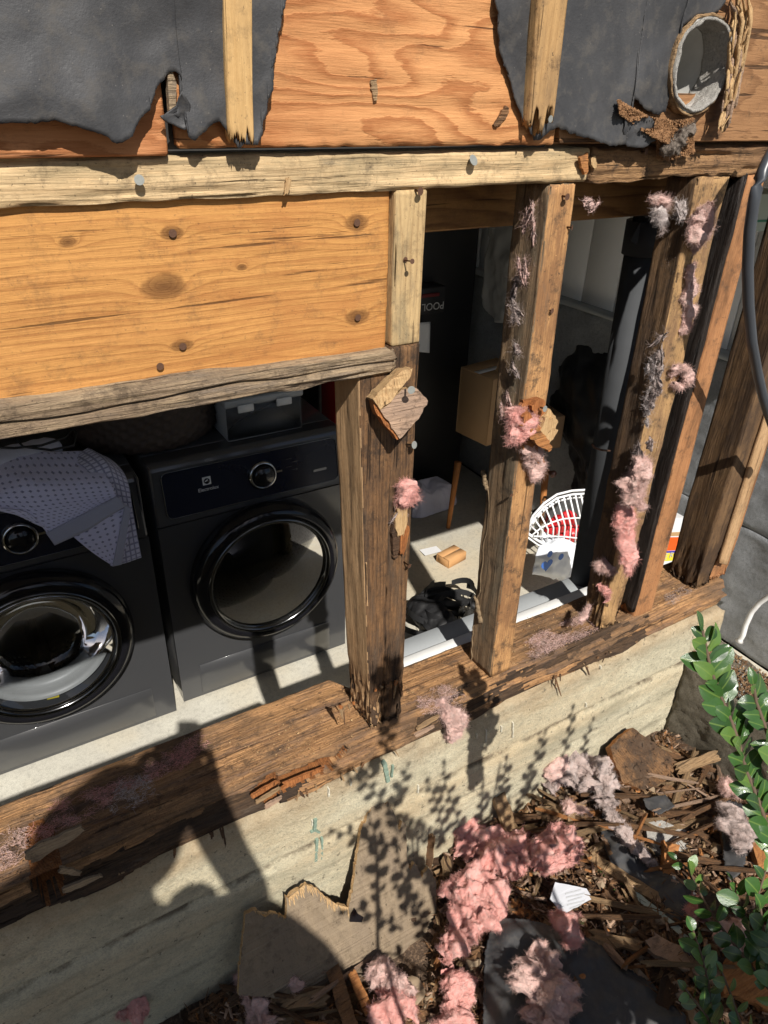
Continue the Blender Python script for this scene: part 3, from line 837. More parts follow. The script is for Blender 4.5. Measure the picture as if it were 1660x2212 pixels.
def felt(name, topl, botl, nu, nv, y, label, ragamp=.005, wr=.010, curl=.02, seed=0, cat='felt paper', mat=None, th=.0025):
    B = resample([at(a, b, 'y', y) for a, b in botl], nu)
    B[:, 0] = np.maximum.accumulate(B[:, 0] + np.arange(nu) * 1e-6)
    T = B.copy(); T[:, 2] = .62
    rs = np.random.RandomState(seed)
    arc = np.r_[0, np.cumsum(np.linalg.norm(np.diff(B, axis=0), axis=1))]
    o1 = np.zeros(nu)
    jx = ragamp * .35 * fbm(np.stack([arc * 90, o1, o1], 1), 4, seed + 1, .7)
    jz = ragamp * (1.1 * fbm(np.stack([arc * 24, o1, o1], 1), 5, seed, .62)) * (.5 + np.abs(vn(np.stack([arc * 8, o1, o1], 1), seed + 3)))
    t = np.linspace(0, 1, nv)[None, :, None] ** .55
    G = T[:, None] * (1 - t) + B[:, None] * t
    wj = np.clip((t[0, :, 0] - .93) / .07, 0, 1) ** 2
    G[:, :, 0] += jx[:, None] * wj; G[:, :, 2] += jz[:, None] * wj
    G = G.reshape(-1, 3)
    x, z = G[:, 0], G[:, 2]
    w = fbm(np.stack([x * 2.2 + z * 1.5, z * 0, z * 5 - x * 2.5], 1), 4, seed + 2)
    w += .35 * fbm(np.stack([x * 14, z * 0, z * 9], 1), 3, seed + 6) + .45 * (1 - 2 * np.abs(fbm(np.stack([x * 3 + z * 2, z * 0, z * 6 - x * 4], 1), 2, seed + 9)))
    tt = np.broadcast_to(t[:, :, 0], (nu, nv)).ravel()
    cc = curl * np.clip((tt - .82) / .18, 0, 1) ** 1.6 * (.5 + .4 * fbm(np.stack([x * 3, z * 0, z * 0], 1), 2, seed + 4))
    G[:, 1] = y - .004 - wr * np.clip(.5 + .6 * w, 0, 2) - np.clip(cc, 0, 1)
    ia = np.arange(nu * nv).reshape(nu, nv)
    F = np.stack([ia[:-1, :-1], ia[:-1, 1:], ia[1:, 1:], ia[1:, :-1]], -1).reshape(-1, 4)
    o = mk(name, G, F, mat or M['felt'], None, True, label=label, cat=cat)
    m = o.modifiers.new('thickness', 'SOLIDIFY'); m.thickness = th * S; m.offset = 0
    return o
felt('felt_paper', [(-250, -150), (400, -150), (610, -160)],
     [(-250, 270), (0, 264), (60, 260), (128, 268), (190, 288), (225, 298), (243, 312), (262, 300), (300, 258), (320, 240), (330, 205), (350, 165), (362, 146), (378, 148), (384, 165), (386, 215), (388, 268), (408, 284), (440, 268), (464, 260), (482, 276), (505, 318), (544, 312), (556, 270), (575, 190), (585, 110), (602, 0), (612, -150)], 460, 70, -.014,
     'large torn black felt sheet hanging over the left plywood', seed=5, wr=.020, curl=.014)
felt('felt_paper', [(1040, -150), (1300, -150), (1545, -150)],
     [(1058, -150), (1062, 0), (1068, 60), (1085, 140), (1105, 205), (1128, 262), (1150, 290), (1200, 268), (1245, 300), (1275, 308), (1300, 316), (1338, 314), (1341, 270), (1344, 205), (1352, 214), (1378, 238), (1405, 243), (1428, 240), (1430, 180), (1432, 120), (1456, 62), (1478, 38), (1500, 30), (1530, 34), (1545, 22), (1560, 0), (1562, -60), (1564, -150)], 460, 60, -.014,
     'torn dusty black felt sheet left of the round vent pipe', seed=8, wr=.012, curl=.007)
def flap(L, y, label, seed, curl=.012):
    P = [at(a, b, 'y', y) for a, b in L]; P = jag(P, .006, .0012, seed)
    P = np.array(P); c = P.mean(0); r_ = np.linalg.norm(P - c, axis=1).max()
    V = [c + (0, -.004, 0)]; F = []; K = 6; N = len(P)
    for k in range(1, K + 1):
        for p in P: V.append(c + (p - c) * k / K)
    V = np.array(V); V[:, 1] += -.004 - curl * (np.linalg.norm(V - c, axis=1) / r_) ** 2 * (.4 + .6 * np.abs(vn(V * 22, seed))) - .003 * fbm(V * 40, 3, seed)
    for i in range(N): F.append([0, 1 + i, 1 + (i + 1) % N])
    for k in range(K - 1):
        for i in range(N): F.append([1 + k * N + i, 1 + (k + 1) * N + i, 1 + (k + 1) * N + (i + 1) % N, 1 + k * N + (i + 1) % N])
    o = mk('felt_flap', V, F, M['felt'], None, True, label=label, cat='felt paper')
    m = o.modifiers.new('thickness', 'SOLIDIFY'); m.thickness = .0015; m.offset = 0
    return o
flap([(386, 195), (378, 228), (362, 240), (342, 249), (350, 258), (372, 268), (396, 280), (410, 270), (408, 225)], -.022, 'small curled felt flap beside the tear left of the batten', 3)
flap([(1345, 235), (1375, 245), (1400, 252), (1415, 275), (1408, 300), (1380, 318), (1350, 316), (1338, 280)], -.020, 'dusty felt flap below the vent pipe, left of the frass', 5)
slab('wood_sliver', [at(a, b, 'y', -.022) for a, b in ((362, 148), (372, 152), (382, 180), (380, 235), (376, 262), (368, 255), (364, 200))], (0, -1, 0), .010, M['rail'], label='weathered wood sliver showing through the tear in the felt', cat='wood sliver')
# battens
def batten(pts_l, pts_r, ybase, th, mat, label, seed, end):
    x0t, x1t, x0b, x1b = pts_l[0], pts_r[0], pts_l[1], pts_r[1]
    zt, zb = .75, end
    y1 = ybase; y0 = ybase - th
    c = [[[(x0b, y0, zb), (x0t, y0, zt)], [(x0b, y1, zb), (x0t, y1, zt)]], [[(x1b, y0, zb), (x1t, y0, zt)], [(x1b, y1, zb), (x1t, y1, zt)]]]
    def rb(U, W, n, cc):
        W = W.copy()
        g = np.clip(1 - (W[:, 2] - zb) / .05, 0, 1)
        st = np.floor(U[:, 0] * 7 + .8 * vn(np.stack([U[:, 0] * 9, U[:, 0] * 0, U[:, 0] * 0], 1), seed))
        W[:, 2] += g * .020 * (hsh(st.astype(np.int64), 3, 1, seed) + .2) + g * .008 * vn(np.stack([U[:, 0] * 40, U[:, 1] * 8, U[:, 0] * 0], 1), seed)
        return W
    t = thing('batten', label, 'batten', ((x0b + x1b) / 2, ybase, zb))
    hexa('strip', tri(c), (.07, th, zt - zb), (26, 5, 120), mat, t, amp=.0015, fr=(40, 40, 6), edge=.003, seed=seed, disp=rb)
    return t
def xw(px, py, y): return at(px, py, 'y', y)
p1, p2, p3, p4 = xw(485, 0, -.035), xw(547, 0, -.035), xw(497, 310, -.035), xw(549, 305, -.035)
def ext(a, b, z): return float(a[0] + (b[0] - a[0]) * (z - a[2]) / (b[2] - a[2]))
bat1 = batten((ext(p1, p3, .75), ext(p1, p3, p3[2])), (ext(p2, p4, .75), ext(p2, p4, p3[2])), -.015, .021, M['batten'], 'pale wooden batten over the left felt, snapped at its foot', 3, float(p3[2]) + .012)
p1, p2, p3, p4 = xw(1166, 0, -.040), xw(1230, 0, -.040), xw(1145, 285, -.040), xw(1196, 272, -.040)
bat2 = batten((ext(p1, p3, .75), ext(p1, p3, p3[2])), (ext(p2, p4, .75), ext(p2, p4, p3[2])), -.015, .026, M['batten2'], 'darker brown batten over the right felt with a broken end', 9, float(p3[2]) + .012)

# mud tubes and a long crack on the side of the pale stud
M['mud'] = plain('mud_tube', (.20, .14, .08), .95, .3, 120, .6, .002)
for L_, r_ in ((([1052, 1038], [1057, 1065], [1056, 1131], [1047, 1165], [1042, 1225], [1037, 1281], [1029, 1298]), .0016), (([1029, 1290], [1034, 1315], [1040, 1345]), .0065), (([1045, 1020], [1048, 1042], [1054, 1058]), .0055), (([1030, 1330], [1024, 1350], [1022, 1365], [1020, 1400], [1019, 1431]), .0018), (([1112, 800], [1108, 840], [1100, 860], [1096, 890]), .002)):
    Q_ = resample([at(a, b, 'x', .9355 - .0135 * (1385 - b) / 990) for a, b in L_], 40); Q_[:, 1] += .0018 * np.sin(np.arange(40) * .7)
    tube('mud_tube', Q_.tolist(), (r_ * (1 + .3 * vn(Q_ * 150, 3))).tolist(), M['mud'], fr_, 7)
# ------------------------------------------------------------------ nails
M['nail_rust'] = plain('rusty_nail', (.12, .06, .035), .6, .4, 300, metal=.3)
M['nail_galv'] = plain('galvanised_nail', (.27, .28, .26), .6, .3, 200, metal=.3)
def nail_mesh():
    pr = [(0, 0), (.0016, 0), (.0016, 1 - .06), (.0055, .965), (.0058, .985), (.0052, 1.0), (0, 1.0)]
    V = []; F = []; n = 12
    for r, h in pr:
        for k in range(n):
            w = 2 * math.pi * k / n
            V.append((r * math.cos(w), r * math.sin(w), h))
    for i in range(len(pr) - 1):
        for k in range(n): F.append([i * n + k, i * n + (k + 1) % n, (i + 1) * n + (k + 1) % n, (i + 1) * n + k])
    return V, F
_nm = {}
def nail(px, py, y, L, mat, parent, d=(0, -1, 0), r=1.0, name='nail'):
    key = mat
    if key not in _nm:
        v, f = nail_mesh(); me = bpy.data.meshes.new('nail'); me.from_pydata(v, [], f); me.materials.append(M[mat])
        me.polygons.foreach_set('use_smooth', [True] * len(f)); _nm[key] = me
    o = bpy.data.objects.new(name, _nm[key])
    b = at(px, py, 'y', y)
    lnk(o, parent, b)
    o.rotation_euler = Vector(d).to_track_quat('Z', 'Y').to_euler()
    o.scale = (.5 * r, .5 * r, L * S)
    return o
nail(873, 562, 0, .024, 'nail_rust', fr_, (.02, -1, .12))
nail(897, 411, 0, .012, 'nail_rust', fr_, (.2, -1, 0), 1.5)
nail(1215, 423, 0, .012, 'nail_rust', fr_, (.1, -1, 0), 1.4)
nail(1225, 490, 0, .010, 'nail_rust', fr_, (.6, -1, 0), 1.2)
nail(1188, 670, 0, .006, 'nail_rust', fr_, (.2, -1, 0), 1.2)
nail(1155, 880, 0, .008, 'nail_rust', fr_, (0, -1, 0), 1.1)
nail(299, 388, 0, .012, 'nail_galv', fr_, (-.15, -1, .1), 1.5)
nail(1012, 352, 0, .012, 'nail_galv', fr_, (.2, -1, .5), 2.0)
nail(878, 960, 0, .020, 'nail_galv', fr_, (.3, -1, .3), 1.7)
nail(872, 1213, 0, .018, 'nail_rust', fr_, (.2, -1, -.1), 1.2)
nail(1103, 1068, 0, .004, 'nail_rust', fr_, (0, -1, 0), 1.0)
nail(1112, 1218, .02, .022, 'nail_rust', fr_, (1, -.3, 0), 1.0)
nail(875, 560, 0, .002, 'nail_rust', fr_)
for (a, b) in ((372, 503), (770, 480), (772, 685), (394, 747), (345, 790)):
    nail(a, b, .012, .003, 'nail_rust', fr_, (0, -1, 0), 1.3)
nail(1182, 256, -.04, .008, 'nail_galv', bat2, (.1, -1, 0), 1.2)
nail(1556, 268, -.012, .018, 'nail_galv', sh, (.8, -1, .5), 1.1)
nail(1560, 262, -.012, .006, 'nail_galv', sh, (0, -1, 0), 1.3)
nail(1386, 327, 0, .010, 'nail_rust', fr_, (.2, -1, .1), 1.3)
# ================================================================== APPLIANCES
M['body'] = plain('titanium_enamel', (.046, .047, .050), .34, .05, 5, .1, .0003, 900, **{'Coat_Weight': 1.0, 'Coat_Roughness': .09})
M['panel_blue'] = plain('control_panel_gloss', (.008, .011, .024), .14, .05, 5)
M['gloss_black'] = plain('gloss_black_plastic', (.008, .008, .010), .12, .05, 5)
M['chrome'] = plain('chrome_trim', (.50, .50, .50), .12, .03, 5, metal=1)
M['chrome_dark'] = plain('dark_chrome', (.16, .165, .17), .14, .03, 5, metal=1)
M['gasket'] = plain('grey_rubber_gasket', (.27, .275, .27), .45, .12, 12, .2)
M['drum'] = plain('steel_drum', (.12, .12, .125), .3, .1, 5, metal=.9)
M['white_plastic'] = plain('white_plastic', (.70, .70, .70), .4, .04, 30)
def glass_mat(name, tint, amt):
    t = NT(name)
    for n in list(t.t.nodes):
        if n.type == 'BSDF_PRINCIPLED': t.t.nodes.remove(n)
    out = [n for n in t.t.nodes if n.type == 'OUTPUT_MATERIAL'][0]
    a = t.n('ShaderNodeBsdfTransparent'); a.inputs[0].default_value = tint + (1,)
    g = t.n('ShaderNodeBsdfGlossy'); g.inputs['Roughness'].default_value = .04
    f = t.n('ShaderNodeFresnel'); f.inputs[0].default_value = 1.5
    mx = t.n('ShaderNodeMixShader')
    t.l(t.math('ADD', f.outputs[0], amt), mx.inputs[0]); t.l(a.outputs[0], mx.inputs[1]); t.l(g.outputs[0], mx.inputs[2])
    t.l(mx.outputs[0], out.inputs[0])
    return t.m
M['glass_dark'] = glass_mat('tinted_door_glass', (.30, .31, .34), .02)
M['glass_clear'] = glass_mat('door_glass', (.72, .74, .76), .02)

def plate_hole(name, x0, x1, z0, z1, y, th, cx, cz, r, mat, parent, N=72, wob=None):
    ang = sorted(set([2 * math.pi * k / N for k in range(N)] + [math.atan2(zz - cz, xx - cx) % (2 * math.pi) for xx in (x0, x1) for zz in (z0, z1)]))
    n = len(ang); V = []
    for yy in (y, y + th):
        for w in ang:
            rr = r * (1 + (wob(w) if wob else 0))
            V.append((cx + rr * math.cos(w), yy, cz + rr * math.sin(w)))
        for w in ang:
            dx, dz = math.cos(w), math.sin(w); t = 1e9
            if dx > 1e-9: t = min(t, (x1 - cx) / dx)
            if dx < -1e-9: t = min(t, (x0 - cx) / dx)
            if dz > 1e-9: t = min(t, (z1 - cz) / dz)
            if dz < -1e-9: t = min(t, (z0 - cz) / dz)
            V.append((cx + t * dx, yy, cz + t * dz))
    F = []
    for k in range(n):
        j = (k + 1) % n
        F += [[k, j, n + j, n + k], [2 * n + k, 3 * n + k, 3 * n + j, 2 * n + j], [k, 2 * n + k, 2 * n + j, j], [n + k, n + j, 3 * n + j, 3 * n + k]]
    return mk(name, V, F, mat, parent, False)

def rrect(x0, x1, z0, z1, r, y0, y1, n=8):
    """rounded rectangle outline leaning from y0 (bottom) to y1 (top)"""
    P = []
    for cx, cz, a0 in ((x1 - r, z1 - r, 0), (x0 + r, z1 - r, 90), (x0 + r, z0 + r, 180), (x1 - r, z0 + r, 270)):
        for k in range(n + 1):
            a = R(a0 + 90 * k / n)
            z = cz + r * math.sin(a)
            P.append((cx + r * math.cos(a), y0 + (y1 - y0) * (z - z0) / (z1 - z0), z))
    return P

def text_mesh(name, body, size, loc, rot, mat, parent, ext=.0006):
    cu = bpy.data.curves.new(name, 'FONT'); cu.body = body; cu.size = size; cu.extrude = ext; cu.align_x = 'CENTER'; cu.align_y = 'CENTER'
    tmp = bpy.data.objects.new(name + '_t', cu); scene.collection.objects.link(tmp)
    dg = bpy.context.evaluated_depsgraph_get()
    me = bpy.data.meshes.new_from_object(tmp.evaluated_get(dg))
    bpy.data.objects.remove(tmp)
    me.materials.clear(); me.materials.append(mat)
    o = bpy.data.objects.new(name, me)
    lnk(o, parent, loc); o.rotation_euler = rot
    return o

def machine(x0, yf, label, kind, door, knob):
    W, zt, zb = .925, -1.42, -2.73
    x1 = x0 + W
    t = thing('washing_machine' if kind == 'w' else 'tumble_dryer', label, 'washing machine' if kind == 'w' else 'dryer', (x0 + W / 2, yf + .5, FLOOR))
    cx, cz, r = door
    plate_hole('front_panel', x0, x1, zb, -1.705, yf, .02, cx, cz, r * .80, M['body'], t)
    # sloping head of the cabinet
    prof = [(yf + .0, -1.704), (yf + .004, -1.69), (yf + .042, -1.452), (yf + .055, -1.430), (yf + .075, zt), (yf + .16, zt), (yf + .16, -1.704)]
    V = [(x, y, z) for x in (x0, x1) for y, z in prof]; n = len(prof)
    F = [[k, (k + 1) % n, n + (k + 1) % n, n + k] for k in range(n)] + [list(range(n))[::-1], list(range(n, 2 * n))]
    o = mk('cabinet_head', V, F, M['body'], t, False)
    m = o.modifiers.new('bevel', 'BEVEL'); m.width = .008; m.segments = 2; m.limit_method = 'ANGLE'
    bx('side_panel', (x0, yf + .021, zb), (x0 + .012, yf + 1.08, zt - .003), M['body'], t)
    bx('side_panel', (x1 - .012, yf + .021, zb), (x1, yf + 1.08, zt - .003), M['body'], t)
    bx('top_panel', (x0 + .002, yf + .161, zt - .02), (x1 - .002, yf + 1.08, zt - .001), M['body'], t)
    bx('back_panel', (x0, yf + 1.081, zb), (x1, yf + 1.1, zt), M['body'], t)
    hexa('kick_panel', boxmap((x0 + .10, yf - .006, zb + .02), (x1 - .10, yf - .0, zb + .20)), (W - .2, .006, .18), (4, 2, 4), M['body'], t, edge=.003)
    for fx in (x0 + .06, x1 - .06):
        lathe('foot', (fx, yf + .08, FLOOR), (0, 0, 1), [(0, 0), (.03, 0), (.03, .02), (.0, .02)], M['gloss_black'], t, 16)
    # control panel
    zz0, zz1 = -1.672, -1.462
    sl = lambda z: yf + .004 + .038 * (z + 1.69) / .238
    out = rrect(x0 + .05, x1 - .035, zz0, zz1, .028, sl(zz0) - .003, sl(zz1) - .003)
    slab('control_panel', out, (0, -1, .16), .002, M['panel_blue'], t)
    rim = out + [out[0]]
    tube('panel_rim', [tuple(np.array(p) + (0, -.001, 0)) for p in rim], .0028, M['chrome_dark'], t, 6, False)
    kx, kz = knob
    ky = sl(kz) - .004
    kd = (0, -1, .16)
    ring = lathe('knob', (kx, ky, kz), kd, [(.066, 0), (.069, .006), (.066, .016), (.058, .022), (.054, .020), (.052, .010)], M['chrome'], t, 48)
    lathe('dial', (kx, ky, kz), kd, [(.050, .004), (.049, .030), (.045, .036), (0, .036)], M['gloss_black'], ring, 48)
    slab('pointer', [(kx + .070, ky - .006, kz - .004), (kx + .098, ky - .006, kz - .004), (kx + .098, ky - .006, kz + .006), (kx + .070, ky - .006, kz + .006)], (0, -1, 0), .003, M['chrome'], t)
    if kind == 'd':
        ex, ez = .82, -1.535
        ey = sl(ez) - .006
        e = slab('emblem', [(ex - .019, ey, ez - .019), (ex + .019, ey, ez - .019), (ex + .019, ey + .004, ez + .019), (ex - .019, ey + .004, ez + .019)], (0, -1, .16), .001, M['white_plastic'], t)
        lathe('emblem_mark', (ex, ey - .0002, ez), (0, -1, .16), [(0, .0006), (.0135, .0006), (.0135, 0)], M['panel_blue'], e, 24)
        slab('emblem_mark', [(ex - .010, ey - .0012, ez), (ex + .004, ey - .0012, ez - .009), (ex + .004, ey + .000, ez + .009)], (0, -1, .16), .0003, M['white_plastic'], e)
        text_mesh('lettering', 'Electrolux', .016, (ex + .002, ey - .0008 - .006, ez - .036), (R(90 - 9), 0, 0), M['white_plastic'], t, .0001)
        slab('display_button', rrect(1.335, 1.405, -1.610, -1.598, .005, sl(-1.605) - .006, sl(-1.595) - .006), (0, -1, .16), .001, M['chrome_dark'], t)
        for i in range(6):
            slab('cycle_mark', [(kx + .12 + .03 * (i % 2), sl(kz) - .006, kz + .05 - .02 * i), (kx + .15 + .03 * (i % 2), sl(kz) - .006, kz + .05 - .02 * i), (kx + .15 + .03 * (i % 2), sl(kz) - .006, kz + .052 - .02 * i), (kx + .12 + .03 * (i % 2), sl(kz) - .006, kz + .052 - .02 * i)], (0, -1, .16), .0004, M['chrome_dark'], t)
    # door
    c = (cx, yf, cz)
    d = lathe('door', c, (0, -1, 0), [(r * 1.0, .0), (r * 1.025, .018), (r * 1.02, .045), (r * .985, .070), (r * .93, .088), (r * .87, .094), (r * .845, .088)], M['gloss_black'], t, 96)
    lathe('chrome_ring', c, (0, -1, 0), [(r * .85, .084), (r * .845, .092), (r * .82, .096), (r * .79, .088), (r * .775, .07)], M['chrome_dark'] if kind == 'd' else M['chrome_dark'], d, 96)
    if kind == 'w':
        lathe('inner_ring', c, (0, -1, 0), [(r * .775, .075), (r * .76, .082), (r * .745, .078)], M['chrome'], d, 96)
        lathe('gasket', c, (0, -1, 0), [(r * .76, .02), (r * .74, -.01), (r * .70, .0), (r * .67, -.02), (r * .63, -.015), (r * .61, -.05), (r * .62, -.08)], M['gasket'], d, 96)
        lathe('glass', c, (0, -1, 0), [(r * .76, .07), (r * .70, .045), (r * .60, -.005), (r * .55, -.06), (r * .45, -.10), (r * .25, -.12), (0, -.125)], M['glass_clear'], d, 96)
    else:
        lathe('inner_ring', c, (0, -1, 0), [(r * .78, .06), (r * .77, .05), (r * .74, .03)], M['gloss_black'], d, 96)
        lathe('glass', c, (0, -1, 0), [(r * .775, .072), (r * .70, .078), (r * .5, .088), (r * .25, .094), (0, .096)], M['glass_dark'], d, 96)
    dr = lathe('drum', c, (0, -1, 0), [(r * .76, -.02), (r * .80, -.06), (r * .86, -.10), (r * .86, -.60), (r * .80, -.62), (0, -.62)], M['drum'], t, 96)
    for k in range(3):
        a = 2 * math.pi * k / 3 + .5
        ca, sa = math.cos(a), math.sin(a)
        q = [(cx + ca * r * .84 + sa * u, yf + .12, cz + sa * r * .84 - ca * u) for u in (-.04, .04)] + [(cx + ca * r * .64 + sa * .012, yf + .16, cz + sa * r * .64 - ca * .012), (cx + ca * r * .64 - sa * .012, yf + .16, cz + sa * r * .64 + ca * .012)]
        V = q + [(p[0], yf + .56, p[2]) for p in q]
        mk('paddle', V, [[0, 1, 2, 3][::-1], [4, 5, 6, 7], [0, 1, 5, 4], [1, 2, 6, 5], [2, 3, 7, 6], [3, 0, 4, 7]], M['drum'], t, False)
    # rows of drum perforations
    V = []; F = []
    for row in range(7):
        for k in range(90):
            a = 2 * math.pi * (k + .5 * (row % 2)) / 90
            ca, sa = math.cos(a), math.sin(a); y = yf + .14 + row * .035; q = len(V)
            for du, dy in ((-.005, -.005), (.005, -.005), (.005, .005), (-.005, .005)):
                V.append((cx + ca * r * .855 - sa * du, y + dy, cz + sa * r * .855 + ca * du))
            F.append([q, q + 1, q + 2, q + 3])
    mk('drum_holes', V, F, M['gloss_black'], t, False, kind='stuff')
    return t
machine(.575, 1.81, 'dark gloss dryer with round dial, right of the towel-draped washer', 'd', (1.055, -2.065, .372), (1.078, -1.565))
machine(-.40, 1.77, 'dark front-loading washer with lavender towels hanging over its top', 'w', (.015, -2.09, .372), (.045, -1.575))
slab('yellow_sticker', [tuple(at(a, b, 'y', 1.76)) for a, b in ((100, 1505), (128, 1500), (128, 1506), (102, 1512))], (0, -1, 0), .001, plain('yellow_tag', (.55, .45, .05), .5), None, label='small yellow tag on the grey washer door seal', cat='sticker')

# ------------------------------------------------------------------ cloth helper
def loft(name, rows, nu, nv, mat, parent=None, amp=.004, fr=12, seed=0, th=.004, uvs=1.0, xyz=False, sm=True, **kw):
    """surface through rows of (px,py,y) points (top row first); carries UVs"""
    RR = [resample([at(p[0], p[1], 'y', p[2]) if not xyz else p for p in r], nu) for r in rows]
    A = np.array(RR)                        # rows, nu, 3
    k = np.linspace(0, len(rows) - 1, nv)
    if sm and len(rows) > 2:
        G = np.zeros((nv, nu, 3))
        for i, kk_ in enumerate(k):
            j = min(int(kk_), len(rows) - 2); t = kk_ - j
            p0, p1, p2, p3 = A[max(j - 1, 0)], A[j], A[j + 1], A[min(j + 2, len(rows) - 1)]
            G[i] = .5 * ((2 * p1) + (-p0 + p2) * t + (2 * p0 - 5 * p1 + 4 * p2 - p3) * t * t + (-p0 + 3 * p1 - 3 * p2 + p3) * t ** 3)
    else:
        G = np.zeros((nv, nu, 3))
        for i, kk_ in enumerate(k):
            j = min(int(kk_), len(rows) - 2); t = kk_ - j; G[i] = A[j] * (1 - t) + A[j + 1] * t
    du = np.gradient(G, axis=1); dv = np.gradient(G, axis=0)
    N = np.cross(du, dv); N /= np.linalg.norm(N, axis=2, keepdims=True) + 1e-12
    G = G + N * (amp * fbm(G.reshape(-1, 3) * fr, 4, seed).reshape(nv, nu, 1))
    ia = np.arange(nu * nv).reshape(nv, nu)
    F = np.stack([ia[:-1, :-1], ia[1:, :-1], ia[1:, 1:], ia[:-1, 1:]], -1).reshape(-1, 4)
    o = mk(name, G.reshape(-1, 3), F, mat, parent, True, **kw)
    su = np.linalg.norm(du, axis=2).mean() * nu; sv = np.linalg.norm(dv, axis=2).mean() * nv
    U, Vv = np.meshgrid(np.linspace(0, su, nu) * S * uvs, np.linspace(0, sv, nv) * S * uvs)
    uv = np.stack([U.ravel(), Vv.ravel()], 1)
    lay = o.data.uv_layers.new(name='UVMap')
    lay.data.foreach_set('uv', uv[F.ravel()].ravel())
    if th:
        m = o.modifiers.new('thickness', 'SOLIDIFY'); m.thickness = th * S; m.offset = 0
    return o
def towel_mat(name, a, b, kind):
    t = NT(name)
    uv = t.n('ShaderNodeTexCoord').outputs['UV']
    x, y, z = t.sep(uv)
    fx = t.math('FRACT', t.math('MULTIPLY', x, 62)); fy = t.math('FRACT', t.math('MULTIPLY', y, 62))
    dx = t.math('ABSOLUTE', t.math('SUBTRACT', fx, .5)); dy = t.math('ABSOLUTE', t.math('SUBTRACT', fy, .5))
    if kind == 'dot':
        f = t.ramp(t.math('ADD', dx, dy), [(.18, 1), (.30, 0)])
    elif kind == 'grid':
        f = t.ramp(t.math('MAXIMUM', dx, dy), [(.30, 0), (.40, 1)])
    else:
        f = 0.0
    c = t.mix(f, a, b)
    n = t.noise(500, None, 3, .6)
    h = t.math('SUBTRACT', t.math('MULTIPLY', n, .6), f) if kind else n
    return t.fin(c, .95, t.bump(h, .8, .002), **{'Specular_IOR_Level': .1, 'Sheen_Weight': .3})
M['tw_dot'] = towel_mat('lavender_dotted_towel', (.70, .69, .90), (.30, .30, .46), 'dot')
M['tw_grid'] = towel_mat('lavender_waffle_towel', (.68, .67, .82), (.32, .32, .46), 'grid')
M['tw_plain'] = towel_mat('lavender_towel', (.60, .60, .70), (.3, .3, .4), '')
M['tw_band'] = towel_mat('towel_hem', (.42, .43, .54), (.3, .3, .4), '')
tw = thing('bath_towel', 'lavender dotted and waffle towel hanging down the washer front', 'towel', tuple(at(200, 1100, 'y', 1.74)))
loft('waffle_layer', [[(150, 990, 1.93), (190, 968, 1.95), (235, 990, 1.93)], [(195, 1025, 1.80), (235, 1010, 1.80), (272, 1030, 1.80)], [(235, 1120, 1.74), (262, 1115, 1.735), (288, 1110, 1.735)], [(238, 1222, 1.725), (272, 1216, 1.72), (306, 1204, 1.725)]], 40, 60, M['tw_grid'], tw, .004, 9)
loft('dotted_layer', [[(-90, 1005, 1.96), (50, 975, 1.98), (185, 975, 1.95)], [(-90, 1060, 1.80), (50, 1040, 1.78), (235, 1035, 1.76)], [(-60, 1090, 1.73), (75, 1095, 1.715), (252, 1072, 1.71)], [(55, 1105, 1.70), (85, 1135, 1.695), (256, 1080, 1.70)], [(104, 1152, 1.695), (112, 1158, 1.69), (250, 1083, 1.70)]], 70, 60, M['tw_dot'], tw, .006, 8, seed=2)
loft('hem', [[(99, 1151, 1.685), (170, 1115, 1.685), (252, 1072, 1.69)], [(118, 1178, 1.685), (190, 1145, 1.68), (272, 1092, 1.69)]], 40, 6, M['tw_band'], tw, .002, 8)
loft('folded_corner', [[(150, 1152, 1.70), (210, 1125, 1.70), (282, 1092, 1.70)], [(195, 1190, 1.70), (235, 1175, 1.70), (277, 1160, 1.70)], [(243, 1222, 1.70), (250, 1222, 1.70), (262, 1219, 1.70)]], 40, 30, M['tw_dot'], tw, .003, 8, seed=5)
loft('hem', [[(270, 1090, 1.694), (283, 1096, 1.694)], [(256, 1160, 1.694), (272, 1165, 1.694)], [(243, 1224, 1.694), (263, 1220, 1.694)]], 8, 30, M['tw_band'], tw, .002, 8)
def blob_tube(name, pts, rad, mat, parent=None, n=40, seg=60, amp=.01, fr=14, seed=0, flat=1.0, **kw):
    P = resample(pts, seg)
    rr = np.interp(np.linspace(0, 1, seg), np.linspace(0, 1, len(rad)), rad)
    e = np.linspace(0, 1, seg); rr = rr * np.sqrt(np.clip(1 - (np.abs(e - .5) * 2) ** 6, 0.0004, 1))
    T = np.gradient(P, axis=0); T /= np.linalg.norm(T, axis=1, keepdims=True) + 1e-9
    A = np.where(np.abs(T[:, 2:3]) > .55, np.cross(T, np.array([.0, 1., .0])), np.cross(T, np.array([.0, .1, 1.]))); A /= np.linalg.norm(A, axis=1, keepdims=True) + 1e-9
    B = np.cross(A, T)
    w = np.linspace(0, 2 * np.pi, n, endpoint=False)
    dirs = A[:, None] * np.cos(w)[None, :, None] + B[:, None] * (np.sin(w) * flat)[None, :, None]
    V = P[:, None] + dirs * rr[:, None, None]
    V = V.reshape(-1, 3)
    d = fbm(V * fr, 4, seed)
    V = V + dirs.reshape(-1, 3) * (amp * d)[:, None]
    ia = np.arange(seg * n).reshape(seg, n); nx = np.roll(ia, -1, 1)
    F = np.stack([ia[:-1], nx[:-1], nx[1:], ia[1:]], -1).reshape(-1, 4)
    if name is None: return V, F, dirs.reshape(-1, 3)
    return mk(name, V, F, mat, parent, True, **kw)
blob_tube('rolled_towel', [(-.52, 2.02, -1.35), (-.2, 1.99, -1.35), (.05, 1.98, -1.345), (.29, 2.06, -1.34)], [.07, .085, .08, .07], M['tw_plain'], amp=.014, fr=9, flat=.8, label='rolled pale lavender towel lying on top of the washer', cat='towel')
